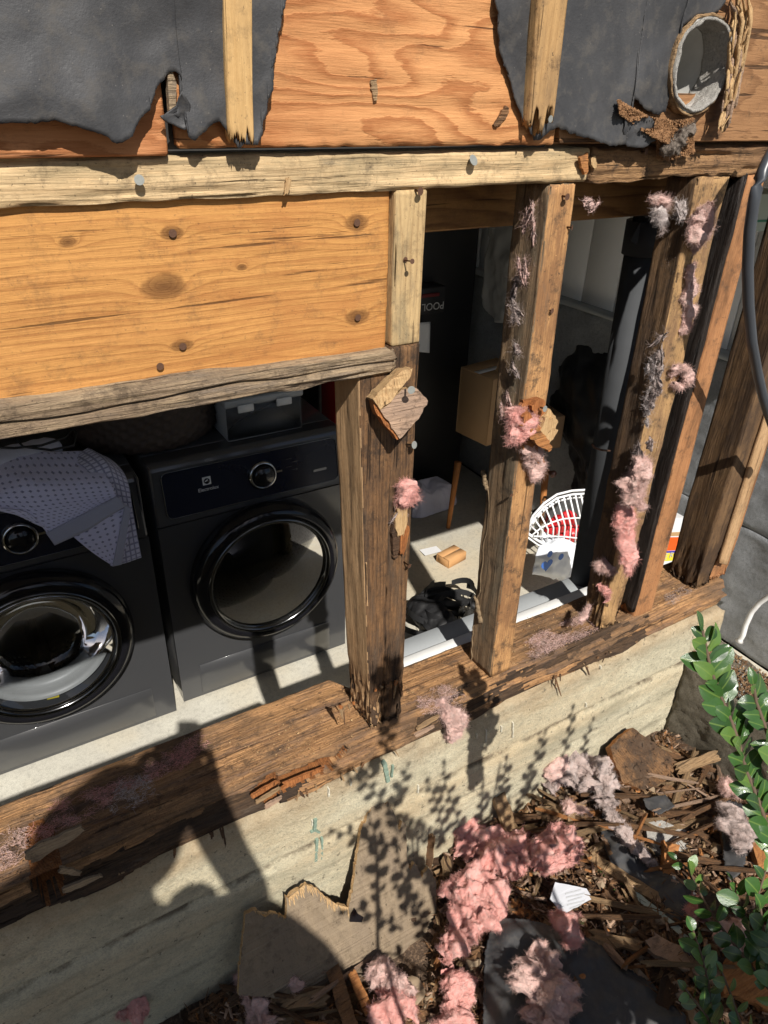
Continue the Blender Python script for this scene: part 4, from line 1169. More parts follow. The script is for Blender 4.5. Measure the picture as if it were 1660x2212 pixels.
tube('power_cord', [tuple(at(a, b, 'y', y)) for a, b, y in ((-30, 965, 1.92), (30, 968, 1.92), (90, 962, 1.90), (140, 945, 1.90), (158, 925, 1.95), (150, 912, 2.0), (165, 935, 1.9), (160, 962, 1.89), (110, 972, 1.885), (50, 965, 1.89), (32, 945, 1.92), (38, 925, 1.96))], .005, plain('black_cord', (.01, .01, .01), .5), label='thin black power cord looped over the rolled towel', cat='cord')

# wicker basket, storage bin, cup
def wicker():
    cx, cy, rx = .68, 2.245, .345
    V = []; F = []; n = 180; rows = 46
    for i in range(rows):
        h = i / (rows - 1)
        z = -1.418 + .52 * h
        rad = rx * (.96 + .04 * h) * (.86 + .14 * min(1, h * 9) ** .5)
        for k in range(n):
            w = 2 * math.pi * k / n
            r = rad + .008 * math.sin(k * math.pi / 3 + (i // 2 % 2) * math.pi) + .003 * math.cos(i * math.pi)
            V.append((cx + r * math.cos(w), cy + r * math.sin(w) * .95, z))
    for i in range(rows - 1):
        for k in range(n): F.append([i * n + k, i * n + (k + 1) % n, (i + 1) * n + (k + 1) % n, (i + 1) * n + k])
    F.append(list(range(n))[::-1])
    return mk('wicker_basket', V, F, plain('dark_wicker', (.055, .036, .026), .7, .4, 60, .5), label='dark brown woven wicker basket standing on the dryer', cat='basket')
wicker()
M['bin_grey'] = glass_mat('translucent_grey_bin', (.86, .87, .88), .05)
for n_ in M['bin_grey'].node_tree.nodes:
    if n_.type == 'BSDF_GLOSSY': n_.inputs['Roughness'].default_value = .45; n_.inputs[0].default_value = (.5, .5, .52, 1)
M['grey_plastic'] = plain('grey_plastic', (.40, .41, .42), .45, .06, 20)
b = thing('storage_bin', 'grey translucent storage bin with two white latches on the dryer', 'storage bin', (1.15, 2.05, -1.42))
x0, x1, y0, y1, z0, z1 = .965, 1.33, 1.925, 2.20, -1.417, -1.255
bx('bin_front', (x0, y0, z0 + .003), (x1, y0 + .006, z1), M['bin_grey'], b)
bx('bin_side', (x0, y0 + .006, z0), (x0 + .006, y1, z1), M['grey_plastic'], b); bx('bin_side', (x1 - .006, y0 + .006, z0), (x1, y1, z1), M['grey_plastic'], b)
bx('bin_base', (x0, y0, z0), (x1, y1, z0 + .006), M['grey_plastic'], b); bx('bin_back', (x0, y1 - .006, z0), (x1, y1, z1), M['grey_plastic'], b)
bx('lid', (x0 - .008, y0 - .010, z1), (x1 + .008, y1 + .01, z1 + .035), M['grey_plastic'], b, .006)
for lx in (x0 + .05, x1 - .13):
    bx('latch', (lx, y0 - .018, z1 - .026), (lx + .075, y0 - .0105, z1 + .010), M['white_plastic'], b, .003)
def granule_mat():
    t = NT('pastel_granules')
    c = t.ramp(t.vor(85, None, 'F1', 'Color'), [(.25, (.10, .20, .20)), (.55, (.22, .36, .33)), (.8, (.50, .58, .52))])
    return t.fin(c, .6, t.bump(t.vor(85), .8, .004))
bx('pod_tub', (x0 + .01, y0 + .0, z1 + .036), (x1 - .01, y1 - .02, z1 + .20), granule_mat(), None, .01, label='clear tub of pastel green laundry beads on top of grey bin', cat='tub')
lathe('measuring_cup', (1.065, 1.995, -1.410), (0, 0, 1), [(0, 0), (.050, 0), (.062, .075), (.066, .085), (.060, .085), (.048, .006), (0, .006)], plain('teal_plastic', (.01, .42, .50), .4, .05), label='teal plastic measuring cup inside the grey bin', cat='cup')
rb = at(733, 860, 'y', 2.35)
bx('red_box', (rb[0] - .035, 2.33, FLOOR), (rb[0] + .004, 2.50, -1.12), plain('red_card', (.45, .02, .02), .5), label='tall red box standing between dryer and back wall', cat='box')
bx('white_board', (rb[0] + .006, 2.33, FLOOR), (rb[0] + .016, 2.60, -1.20), M['white_plastic'], label='thin white board leaning beside the tall red box', cat='board')

# ------------------------------------------------------------------ things by the back wall
dk = plain('black_cabinet', (.012, .012, .013), .5, .1)
cb = thing('black_cabinet', 'tall black cabinet against the dark back wall', 'cabinet', (2.6, 3.25, FLOOR))
bx('carcass', (2.0, 3.12, FLOOR), (3.22, 3.44, .2), dk, cb, .006)
bx('door', (2.50, 3.10, -2.7), (3.19, 3.118, .1), dk, cb, .004)
pb = at(938, 660, 'y', 2.95)
bx('game_box', (pb[0] - .22, 2.95, pb[2] - .05), (pb[0] + .085, 3.095, pb[2] + .12), plain('black_game_box', (.02, .02, .022), .5), label='black box with POOL printed upside down beside the pale stud', cat='box')
text_mesh('lettering', 'POOL', .047, (pb[0] - .01, 2.946, pb[2]), (R(90), R(180), 0), plain('pale_print', (.45, .45, .45), .6), bpy.data.objects['game_box'], .0003)
bx('red_strip', (pb[0] - .2, 2.935, pb[2] + .062), (pb[0] + .03, 2.948, pb[2] + .085), plain('dull_red_print', (.12, .01, .012), .6), bpy.data.objects['game_box'])
pq = at(921, 728, 'y', 2.6)
loft('paper_sheet', [[(905, 697, 3.0), (930, 695, 3.0)], [(905, 760, 3.0), (928, 762, 3.0)]], 6, 12, M['white_plastic'], None, .002, 6, th=.001, label='white printed sheet hanging on the black cabinet', cat='paper')
# robe on the side wall
M['robe'] = towel_mat('white_towelling', (.50, .50, .49), (.4, .4, .4), '')
loft('bath_robe', [[(1060, 470, 2.95), (1080, 470, 2.82), (1130, 470, 2.6)], [(1052, 560, 2.93), (1085, 560, 2.75), (1125, 560, 2.55)], [(1042, 630, 2.90), (1075, 640, 2.72), (1118, 650, 2.5)], [(1048, 672, 2.9), (1075, 695, 2.72), (1112, 700, 2.5)]], 30, 40, M['robe'], None, .03, 6, seed=4, th=.01, label='white towelling robe hanging on the boarded side wall', cat='robe')
M['card'] = plain('corrugated_cardboard', (.42, .26, .13), .85, .1, 15, .2)
M['card_dark'] = plain('worn_cardboard', (.30, .19, .10), .85, .12, 15, .2)
M['table_brown'] = plain('dark_brown_leatherette', (.13, .06, .045), .35, .15, 12, .3)
M['leg_orange'] = wood('orange_leg_wood', (.42, .17, .05), (.25, .09, .025), 'z')
# round low table
tc = (3.04, 2.42)
tb = thing('round_table', 'dark brown round side table with orange wooden legs', 'table', (tc[0], tc[1], FLOOR))
lathe('table_top', (tc[0], tc[1], -2.22), (0, 0, 1), [(0, 0), (.38, 0), (.395, .03), (.395, .125), (.38, .14), (0, .14)], M['table_brown'], tb, 72)
kp = at(1225, 1022, 'y', 1.86)
lathe('drawer_knob', (tc[0] + .10, tc[1] - .36, -2.15), (0, -1, 0), [(0, .05), (.02, .045), (.026, .03), (.012, .01), (.012, 0)], M['table_brown'], tb, 20)
for a in (30, 150, 250, 315):
    lx, ly = tc[0] + .30 * math.cos(R(a)), tc[1] + .30 * math.sin(R(a))
    tube('leg', [(lx, ly, -2.221), (lx + .03 * math.cos(R(a)), ly + .03 * math.sin(R(a)), FLOOR)], [.025, .015], M['leg_orange'], tb, 12)
def carton(name, c, size, rz, mat, label, openlid=False, tape=False):
    t = thing(name, label, 'box', (c[0], c[1], c[2]))
    lo = np.array(c) - (size[0] / 2, size[1] / 2, 0); hi = lo + size
    cz, sz = math.cos(R(rz)), math.sin(R(rz))
    def rot(f):
        def g(U):
            W = f(U); d = W - np.array(c); r = d.copy()
            r[:, 0] = d[:, 0] * cz - d[:, 1] * sz; r[:, 1] = d[:, 0] * sz + d[:, 1] * cz
            return r + np.array(c)
        return g
    w = .008
    hexa('side', rot(boxmap(lo, (hi[0], lo[1] + w, hi[2]))), (size[0], w, size[2]), (3, 1, 3), mat, t, edge=.002)
    hexa('side', rot(boxmap((lo[0], hi[1] - w, lo[2]), hi)), (size[0], w, size[2]), (3, 1, 3), mat, t, edge=.002)
    hexa('side', rot(boxmap((lo[0], lo[1] + w + .001, lo[2]), (lo[0] + w, hi[1] - w - .001, hi[2]))), (w, size[1], size[2]), (1, 3, 3), mat, t, edge=.002)
    if not openlid:
        hexa('side', rot(boxmap((hi[0] - w, lo[1] + w + .001, lo[2]), (hi[0], hi[1] - w - .001, hi[2]))), (w, size[1], size[2]), (1, 3, 3), mat, t, edge=.002)
    mid = (lo[1] + hi[1]) / 2
    hexa('flap', rot(boxmap((lo[0], lo[1], hi[2] + .001), (hi[0], mid - .002, hi[2] + .008))), (size[0], size[1] / 2, .007), (3, 3, 1), mat, t, edge=.002)
    hexa('flap', rot(boxmap((lo[0], mid + .002, hi[2] + .001), (hi[0], hi[1], hi[2] + .008))), (size[0], size[1] / 2, .007), (3, 3, 1), mat, t, edge=.002)
    if tape: hexa('tape', rot(boxmap((lo[0], mid - .025, hi[2] + .009), (hi[0], mid + .025, hi[2] + .011))), (size[0], .05, .002), (3, 1, 1), M['white_plastic'], t, edge=.001)
    return t
carton('cardboard_box', (3.06, 2.62, -2.079), (.34, .30, .46), 8, M['card'], 'tall brown cardboard box on the round table, beside the pale stud', tape=True)
carton('cardboard_box', (3.26, 2.33, -2.079), (.22, .22, .22), -10, M['card_dark'], 'smaller brown cardboard box behind the orange splintered block')
bk_ = at(972, 1227, 'z', FLOOR)
carton('small_carton', (float(bk_[0]) + .06, float(bk_[1]) + .07, FLOOR), (.17, .115, .055), 12, plain('orange_card', (.50, .27, .11), .8, .08), 'small open orange-brown carton lying on the sunlit floor', openlid=True)
cp = at(930, 1191, 'z', FLOOR)
slab('paper_card', [(cp[0] - .07, cp[1] - .04, FLOOR + .012), (cp[0] + .06, cp[1] - .05, FLOOR + .012), (cp[0] + .07, cp[1] + .03, FLOOR + .005), (cp[0] - .06, cp[1] + .045, FLOOR + .005)], (0, 0, 1), .002, M['white_plastic'], label='white paper card on the floor beside the small carton', cat='paper')
# dark bag behind the pipe
loft('black_bag', [[(1190, 740, 2.6), (1260, 720, 2.3), (1345, 730, 2.0)], [(1185, 860, 2.5), (1240, 820, 2.2), (1330, 830, 1.9)], [(1220, 960, 2.3), (1260, 960, 2.0), (1320, 960, 1.8)], [(1230, 1060, 2.2), (1270, 1060, 1.9), (1310, 1060, 1.7)]], 40, 40, plain('black_plastic_sheet', (.018, .019, .021), .3, .2), None, .03, 7, seed=9, label='crumpled black plastic sheet hanging behind the drain pipe', cat='plastic sheet')
# towel heap on the floor
def heap(name, px, py, pl, pr, h, mat, label, seed, cat='towel'):
    a = at(pl, py, 'z', FLOOR); b2 = at(pr, py, 'z', FLOOR)
    cx, cy = (a[0] + b2[0]) / 2, (a[1] + b2[1]) / 2 + .1
    rx = np.linalg.norm(a - b2) / 2
    n = 70; X, Y = np.meshgrid(np.linspace(-1, 1, n), np.linspace(-1, 1, n), indexing='ij')
    q = np.sqrt(X ** 2 + Y ** 2)
    P = np.stack([X.ravel() * 3, Y.ravel() * 3, 0 * X.ravel()], 1)
    f = fbm(P * .7, 4, seed).reshape(n, n); r2 = 1 - np.abs(fbm(P * .55, 2, seed + 5).reshape(n, n)) * 1.6
    Z = h * np.clip(1 - q ** 2.2, 0, 1) ** .6 * (.75 + .25 * r2) + .02 * f * np.clip(1.1 - q, 0, 1)
    s = np.where(q > 1, 1 / np.maximum(q, 1), 1) * (1 + .12 * f)
    V = np.stack([(cx + X * rx * s).ravel(), (cy + Y * rx * .6 * s).ravel(), (FLOOR + .006 + np.maximum(Z, 0)).ravel()], 1)
    ia = np.arange(n * n).reshape(n, n)
    F = np.stack([ia[:-1, :-1], ia[1:, :-1], ia[1:, 1:], ia[:-1, 1:]], -1).reshape(-1, 4)
    return mk(name, V, F, mat, label=label, cat=cat)
heap('towel_heap', 940, 1105, 868, 1008, .22, M['tw_plain'], 'crumpled lavender towel heaped on the garage floor', 3)
# strap bundle
sbm = plain('black_webbing', (.015, .015, .016), .55, .2, 60, .4)
sb = at(955, 1340, 'z', FLOOR)
st = thing('strap_bundle', 'tangle of black straps and webbing on the striped floor', 'straps', (sb[0], sb[1], FLOOR))
rs_ = random.Random(4)
for i in range(9):
    P = []
    c0 = (sb[0] + rs_.uniform(-.10, .10), sb[1] + rs_.uniform(-.08, .08)); ra = rs_.uniform(.08, .2); ph = rs_.uniform(0, 6)
    for k in range(26):
        w = ph + k * .22
        P.append((c0[0] + ra * math.cos(w) * 1.1, c0[1] + ra * .8 * math.sin(w), FLOOR + .02 + .05 * abs(math.sin(k * .3 + i)) + .01 * i))
    V = []; F = []
    for k, p in enumerate(P):
        V += [(p[0], p[1], p[2] - .018), (p[0] + .006, p[1] + .006, p[2] + .018)]
        if k: F.append([2 * k - 2, 2 * k - 1, 2 * k + 1, 2 * k])
    mk('strap', V, F, sbm, st)
tube('strap', [tuple(at(a, b, 'z', FLOOR + .02)) for a, b in ((860, 1395), (905, 1380), (940, 1372))], .018, M['grey_plastic'], st, 6)
tube('strap', [tuple(at(a, b, 'z', FLOOR + .10)) for a, b in ((905, 1290), (960, 1280), (1010, 1300), (1040, 1320))], .020, sbm, st, 6)
blob_tube('pouch', [tuple(at(a, b, 'z', FLOOR + .07)) for a, b in ((890, 1300), (930, 1330), (985, 1370))], [.06, .09, .07], sbm, st, amp=.02, fr=12)
# white wire basket with red packets
M['wire'] = plain('white_coated_wire', (.75, .76, .77), .35, .04)
wb = thing('wire_basket', 'white coated wire basket tipped on its side with red packets', 'basket', tuple(at(1215, 1190, 'z', FLOOR)))
def bw(px, py, y): return tuple(at(px, py, 'y', y))
yb = 1.75
TOP = [(1098, 1150), (1115, 1122), (1145, 1095), (1180, 1076), (1220, 1068), (1260, 1066), (1300, 1068)]
BOT = [(1098, 1150), (1125, 1166), (1155, 1180), (1190, 1192), (1225, 1200), (1260, 1206), (1300, 1208)]
TOP = [(a * 1.0 + 40 * (1 - (a - 1098) / 202), b) for a, b in TOP]; BOT = [(a + 40 * (1 - (a - 1098) / 202), b) for a, b in BOT]
for off, dy in ((0, 0), (7, .03), (-8, -.02)):
    tube('rim_wire', [bw(a, b + off, yb + dy) for a, b in TOP], .0075, M['wire'], wb, 6)
tube('rim_wire', [bw(a, b, yb - .05) for a, b in BOT], .009, M['wire'], wb, 6)
tube('rim_wire', [bw(a, b + 9, yb - .05) for a, b in BOT], .006, M['wire'], wb, 6)
Tr = resample([bw(a, b, yb) for a, b in TOP], 15); Br = resample([bw(a, b, yb - .05) for a, b in BOT], 15)
for i in range(1, 14):
    mid = (Tr[i] + Br[min(i + 1, 14)]) / 2 + np.array([0, -.04, .02])
    tube('wire', [tuple(Tr[i]), tuple(mid), tuple(Br[min(i + 1, 14)])], .0055, M['wire'], wb, 6)
for f in (.35, .68):
    tube('wire', [tuple(Tr[i] * (1 - f) + Br[min(i + 1, 14)] * f + np.array([0, -.035, .01])) for i in range(14)], .005, M['wire'], wb, 6)
red = plain('red_foil_packet', (.50, .015, .02), .35, .5, 60, .5)
for i, (a, b, s_) in enumerate(((1205, 1135, .10), (1235, 1150, .09), (1225, 1120, .07))):
    c = bw(a, b, yb + .12)
    V, F = ICO[3]; V = V * (s_, s_ * .5, s_ * .7); V = V * (1 + .35 * fbm(V * 18, 3, i))[:, None] + np.array(c)
    mk('foil_packet', V, F, red, None, False, label=('red foil packet at the left inside the wire basket', 'lowest red foil packet inside the wire basket', 'smallest red foil packet, topmost in the wire basket')[i], cat='packet', group='red packets in the wire basket')
lathe('glass_bottle', bw(1170, 1110, yb + .25), (.2, -.1, 1), [(.0, -.15), (.06, -.15), (.06, 0), (.025, .05), (.022, .09), (.03, .095), (.03, .12), (0, .12)], glass_mat('clear_bottle', (.8, .83, .85), .05), None, 24, label='clear bottle standing behind the wire basket', cat='bottle')
# white bag with blue marks
wbm = plain('white_plastic_bag', (.72, .75, .80), .45, .05, 8, .2)
blue = plain('blue_print', (.03, .12, .42), .5)
bag = loft('plastic_bag', [[(1170, 1150, 1.78), (1200, 1160, 1.72), (1250, 1175, 1.66)], [(1162, 1185, 1.70), (1200, 1185, 1.62), (1250, 1195, 1.60)], [(1153, 1225, 1.66), (1195, 1230, 1.58), (1240, 1240, 1.56)], [(1150, 1240, 1.66), (1190, 1250, 1.60), (1236, 1262, 1.56)]], 40, 40, wbm, None, .022, 9, seed=7, th=.004, label='white plastic bag with blue heart and round marks, under wire basket', cat='bag')
def on_bag(px, py): return at(px, py, 'y', 1.545)
def heart(px, py, s):
    c = on_bag(px, py); P = []
    for k in range(28):
        w = 2 * math.pi * k / 28
        P.append((c[0] + s * 16 * math.sin(w) ** 3 / 16, c[1], c[2] + s * (13 * math.cos(w) - 5 * math.cos(2 * w) - 2 * math.cos(3 * w) - math.cos(4 * w)) / 16))
    return P
slab('heart_mark', heart(1182, 1221, .045), (0, -1, 0), .002, blue, bag)
for a, b2 in ((1189, 1197), (1213, 1203)):
    c = on_bag(a, b2); slab('round_mark', [(c[0] + .02 * math.cos(w), c[1], c[2] + .022 * math.sin(w)) for w in np.linspace(0, 2 * math.pi, 20, endpoint=False)], (0, -1, 0), .002, blue, bag)
slab('flat_stick', [tuple(at(a, b, 'z', FLOOR + .01)) for a, b in ((1197, 1240), (1202, 1237), (1232, 1262), (1228, 1268))], (0, 0, 1), .008, M['wire'], label='short white flat stick on the floor near the pipe', cat='stick')
# drain pipe
M['abs'] = plain('black_abs_pipe', (.036, .039, .043), .8, .25, 25, .25, .0006, 200)
dp = thing('drain_pipe', 'black plastic drain pipe standing behind the rotten stud', 'pipe', (1.478, .25, -1.305))
tube('pipe', [(1.500, .25, -1.304), (1.470, .25, -.32)], .039, M['abs'], dp, 32)
tube('coupling', [(1.4705, .25, -.335), (1.468, .25, -.26)], .046, M['abs'], dp, 32)
tube('pipe', [(1.468, .25, -.27), (1.466, .25, .3)], .032, M['abs'], dp, 24)
tube('wire_tie', [tuple(at(a, b, 'y', .195)) for a, b in ((1280, 960), (1285, 967), (1300, 972), (1318, 974))], .003, M['nail_rust'], dp, 6)
mk('bracket', *(lambda a: (a, [[0, 1, 2, 3], [4, 5, 6, 7], [0, 4, 5, 1], [2, 6, 7, 3], [1, 5, 6, 2], [0, 3, 7, 4]]))([tuple(at(a, b, 'y', y)) for y in (.23, .26) for a, b in ((1363, 520), (1382, 482), (1402, 478), (1385, 535))]), M['abs'], dp, False)
# box of plant food seen between the studs
fb = thing('fertiliser_box', 'white, orange and yellow printed box between the last studs', 'box', tuple(at(1455, 1215, 'y', .8)))
yq = .8
def qd(L, y): return [tuple(at(a, b, 'y', y)) for a, b in L]
slab('box_body', qd([(1400, 1225), (1405, 1120), (1482, 1118), (1476, 1222)], yq), (0, -1, 0), .12, M['white_plastic'], fb)
for nm, L, cc in (('orange_band', [(1405, 1192), (1412, 1162), (1478, 1160), (1472, 1188)], (.75, .10, .01)), ('blue_band', [(1404, 1196), (1404, 1193), (1474, 1189), (1473, 1193)], (.05, .03, .35)), ('yellow_band', [(1402, 1214), (1404, 1197), (1473, 1194), (1472, 1210)], (.75, .60, .03)), ('brown_band', [(1406, 1160), (1408, 1152), (1478, 1149), (1477, 1157)], (.45, .28, .13))):
    slab(nm, qd(L, yq - .002), (0, -1, 0), .0015, plain(nm, cc, .5, .04), fb)
text_mesh('lettering', 'RICE RO', .034, tuple(at(1440, 1204, 'y', yq - .004)), (R(90), 0, 0), M['grey_plastic'], fb, .0003)
slab('pale_box', qd([(1630, 500), (1640, 420), (1720, 415), (1710, 497)], .9), (0, -1, 0), .3, plain('pale_card', (.42, .47, .40), .7, .05), label='pale box with a green line, high behind the black cable', cat='box')
slab('green_line', qd([(1632, 480), (1632, 475), (1712, 472), (1711, 477)], .898), (0, -1, 0), .0015, plain('green_print', (.04, .2, .12), .5), bpy.data.objects['pale_box'])
# cable hanging in front of the wall
M['cable'] = plain('black_cable', (.045, .05, .058), .36, .1, 40, .1)
tube('hanging_cable', resample([tuple(at(a, b, 'y', y)) for a, b, y in ((1720, 250, -.10), (1690, 290, -.11), (1660, 345, -.12), (1642, 385, -.125), (1630, 430, -.13), (1620, 500, -.13), (1616, 580, -.13), (1618, 660, -.13), (1625, 740, -.13), (1636, 800, -.12), (1650, 860, -.12), (1668, 915, -.11), (1700, 990, -.1))], 70).tolist(), .0105, M['cable'], None, 16, label='black cable hanging down in front of the end studs', cat='cable')
tube('white_hose', resample([tuple(at(a, b, 'x', 3.36)) for a, b in ((1598, 1385), (1606, 1372), (1612, 1350), (1625, 1322), (1642, 1302), (1665, 1286), (1700, 1270))], 40).tolist(), [.022] + [.014] * 38 + [.014], M['white_plastic'], None, 14, label='white flexible hose lying against the grey painted wall', cat='hose')
# vent pipe
vp = thing('vent_pipe', 'open round vent pipe crusted with lint and plaster', 'vent', (float(vc[0]), 0, float(vc[2])))
M['plaster'] = concrete('plaster_crust', (.60, .57, .52), (.42, .40, .36), b=1.5)
M['galv'] = plain('galvanised_duct', (.50, .49, .46), .6, .25, 30, .3, metal=.1)
def crust(h0, h1, r0, r1, nm, mat, amp, seed, sc=(1, 1, 1)):
    n, m = 96, 14; V = []; F = []
    for i in range(m):
        t = i / (m - 1); r = r0 + (r1 - r0) * t; h = h0 + (h1 - h0) * t
        for k in range(n):
            w = 2 * math.pi * k / n
            V.append((vc[0] + r * math.cos(w), h, vc[2] + r * math.sin(w)))
    V = np.array(V); d = fbm(V * 60, 4, seed)
    c = np.array([vc[0], 0, vc[2]]); dr = V - c; dr[:, 1] = 0; dr /= np.linalg.norm(dr, axis=1, keepdims=True)
    V = V + dr * (amp * d)[:, None]; V[:, 1] += amp * .8 * fbm(V * 45 + 9, 3, seed + 2)
    for i in range(m - 1):
        for k in range(n): F.append([i * n + k, i * n + (k + 1) % n, (i + 1) * n + (k + 1) % n, (i + 1) * n + k])
    o = mk(nm, V, F, mat, vp)
    md = o.modifiers.new('thickness', 'SOLIDIFY'); md.thickness = .003; return o
crust(-.030, .30, .0665, .0665, 'duct', M['galv'], .0012, 3)
crust(-.036, .02, .0645, .0635, 'lining', M['plaster'], .003, 5)
crust(-.032, -.010, .0695, .0695, 'collar', M['shard_b'], .0025, 7)
dV = [(vc[0], .15, vc[2])] + [(vc[0] + r_ * math.cos(w), .15 - .02 * fbm(np.array([[r_ * 30, w * 2, 1.]]), 3, 4)[0], vc[2] + r_ * math.sin(w)) for r_ in (.02, .045, .066) for w in np.linspace(0, 2 * math.pi, 40, endpoint=False)]
dF = [[0, 1 + (k + 1) % 40, 1 + k] for k in range(40)] + [[1 + i * 40 + k, 1 + i * 40 + (k + 1) % 40, 1 + (i + 1) * 40 + (k + 1) % 40, 1 + (i + 1) * 40 + k] for i in range(2) for k in range(40)]
mk('back_plate', dV, dF, M['plaster'], vp)
bx('damper_bar', (vc[0] - .06, .125, vc[2] + .012), (vc[0] + .06, .135, vc[2] + .030), M['galv'], vp)
tube('duct_seam', [(vc[0] + .07 * math.cos(w), .09, vc[2] + .07 * math.sin(w)) for w in np.linspace(0, 2 * math.pi, 40)], .002, M['galv'], vp, 6)
# ================================================================== INSULATION
def pink_mat(name, a, b, c, wool=1.0):
    t = NT(name)
    n = t.noise(22, None, 7, .7); m = t.noise(160, None, 5, .75)
    col = t.mix(t.ramp(n, [(.3, 0), (.7, 1)]), a, b)
    col = t.mix(t.ramp(t.noise(55, None, 7, .75), [(.50, 0), (.66, .8)]), col, c)
    w = t.noise(1.0, t.map((60, 60, 240)), 5, .7, 1.5)
    t.fin(col, .95, t.bump(t.math('ADD', t.math('MULTIPLY', w, 1.3), m), 1.0, .004), **{'Specular_IOR_Level': .08, 'Sheen_Weight': .25})
    return t.m
M['pink'] = pink_mat('pink_fibreglass', (.86, .44, .38), (.76, .31, .26), (.66, .46, .40))
M['pink_pale'] = pink_mat('pale_pink_fibreglass', (.80, .54, .47), (.70, .43, .37), (.44, .33, .28))
M['pink_grey'] = pink_mat('dirty_fibreglass', (.62, .47, .42), (.42, .34, .31), (.16, .13, .12))
M['white_wool'] = pink_mat('white_fibreglass', (.72, .64, .60), (.62, .50, .47), (.40, .32, .28))
def tuft(name, pts, rad, mat, label, group=None, nf=900, fl=.020, fw=.00055, amp=.42, flat=.6, seed=0, cat='insulation', fr=16, parent=None, sub=None, curl=1.0, seg=None):
    """fluffy lump along a path: crumpled core wrapped in curly fibres"""
    R_ = max(rad)
    seg = seg or 90
    V, F, D = blob_tube(None, pts, [r * .92 for r in rad], None, n=72, seg=seg, amp=0, flat=flat)
    V = V + D * (R_ * .55 * fbm(V * (.9 / R_) , 3, seed + 40, .6))[:, None]
    W = V + R_ * .5 * np.stack([fbm(V * fr * .8 + 31 * k, 2, seed + 11 + k) for k in range(3)], 1)
    f1 = fbm(W * fr, 5, seed); rid = 1 - np.abs(fbm(W * fr * .8 + 5, 4, seed + 3, .6)) * 2.2
    V = V + D * (R_ * (amp * .9 * f1 + amp * .8 * rid - amp * .25))[:, None]
    V = V + D * (R_ * .09 * fbm(V * 95, 3, seed + 8))[:, None]
    V = V + R_ * .10 * np.stack([fbm(V * 55 + 31 * k, 3, seed + 21 + k) for k in range(3)], 1)
    rs = np.random.RandomState(seed + 1)
    nf = int(nf * 3.2)
    idx = rs.randint(0, len(V), nf)
    tang = np.cross(D[idx], rs.normal(size=(nf, 3)))
    k = rs.uniform(0, 1, (nf, 1)) ** 2
    dirs = tang * (1 - .5 * k) + D[idx] * (.15 + .9 * k)
    sw = np.stack([fbm(V[idx] * 30 + 7 * q, 2, seed + 30 + q) for q in range(3)], 1)
    dirs = tang * .6 + sw * 1.1 + D[idx] * (.12 + .7 * k)
    fv, ff = fibres(V[idx] - D[idx] * R_ * .01, dirs, fl * .62 * (.45 + .8 * k), fw * .38, 3, curl * 1.1, seed + 2)
    vv, fa = merge([(V, F), (fv, ff)])
    return mk(name, vv, fa, mat, parent, True, label=label, cat=cat if parent is None else None, group=group)
def strands(name, pts, width, mat, label, group=None, nf=500, fl=.05, fw=.0005, seed=0, curl=.8, out=(0, -1, 0), cat='insulation', along=1.4, parent=None):
    """thin torn shreds plastered along a path, with a few loose fibres"""
    rs = np.random.RandomState(seed)
    P = resample(pts, 200); width = width * .8
    L = np.linalg.norm(np.diff(P, axis=0), axis=1).sum()
    P = P + .5 * width * np.stack([fbm(np.stack([np.arange(200) * .09 + k * 31, np.zeros(200), np.zeros(200)], 1), 3, seed + k) for k in range(3)], 1)
    o = np.array(out, float); o /= np.linalg.norm(o)
    T = np.gradient(P, axis=0); T /= np.linalg.norm(T, axis=1, keepdims=True) + 1e-9
    parts = []; n = max(5, int(L / .011))
    V0, F0 = ICO[3]
    pos = []
    for k in range(n):
        i = rs.randint(0, 200); g = fbm(np.array([[i * .045, seed, 0.]]), 3, seed)[0]
        if g < -.18 and rs.rand() < .8: continue
        t = T[i] - o * (T[i] @ o); t /= np.linalg.norm(t) + 1e-9; t = t + rs.normal(size=3) * .25; t -= o * (t @ o); t /= np.linalg.norm(t); b = np.cross(t, o)
        la, lb, lc = width * rs.uniform(.4, 1.1), width * rs.uniform(.2, .5), width * rs.uniform(.05, .16)
        V = V0 + .85 * np.stack([fbm(V0 * 1.7 + 40 * k + 13 * q, 4, seed + q, .65) for q in range(3)], 1)
        W = (V[:, 0:1] * la) * t + (V[:, 1:2] * lb) * b + (V[:, 2:3] * lc) * o
        c = P[i] + b * rs.normal() * width * .3 + o * lc * .4
        W = W + c; parts.append((W, F0)); pos.append(W[rs.randint(0, len(W), 14)])
    if not pos: pos = [P]
    B = np.concatenate(pos); nf = min(int(nf * 1.3), len(B) * 8); B = B[rs.randint(0, len(B), nf)]
    i = rs.randint(0, 200, nf)
    dirs = T[i] * rs.choice([-1, 1], (nf, 1)) + rs.normal(size=(nf, 3)) * .8
    dirs = dirs - o * (dirs @ o)[:, None] * .6
    parts.append(fibres(B, dirs, fl * .42, fw * .34, 4, 1.1, seed + 2))
    vv, fa = merge(parts)
    return mk(name, vv, fa, mat, parent, True, label=label, cat=cat if parent is None else None, group=group)
def pl(L, ax='y', v=0.0):
    return [tuple(at(q[0], q[1], ax, q[2] if len(q) > 2 else v)) for q in L]
GI = 'pink insulation shreds stuck to the studs'
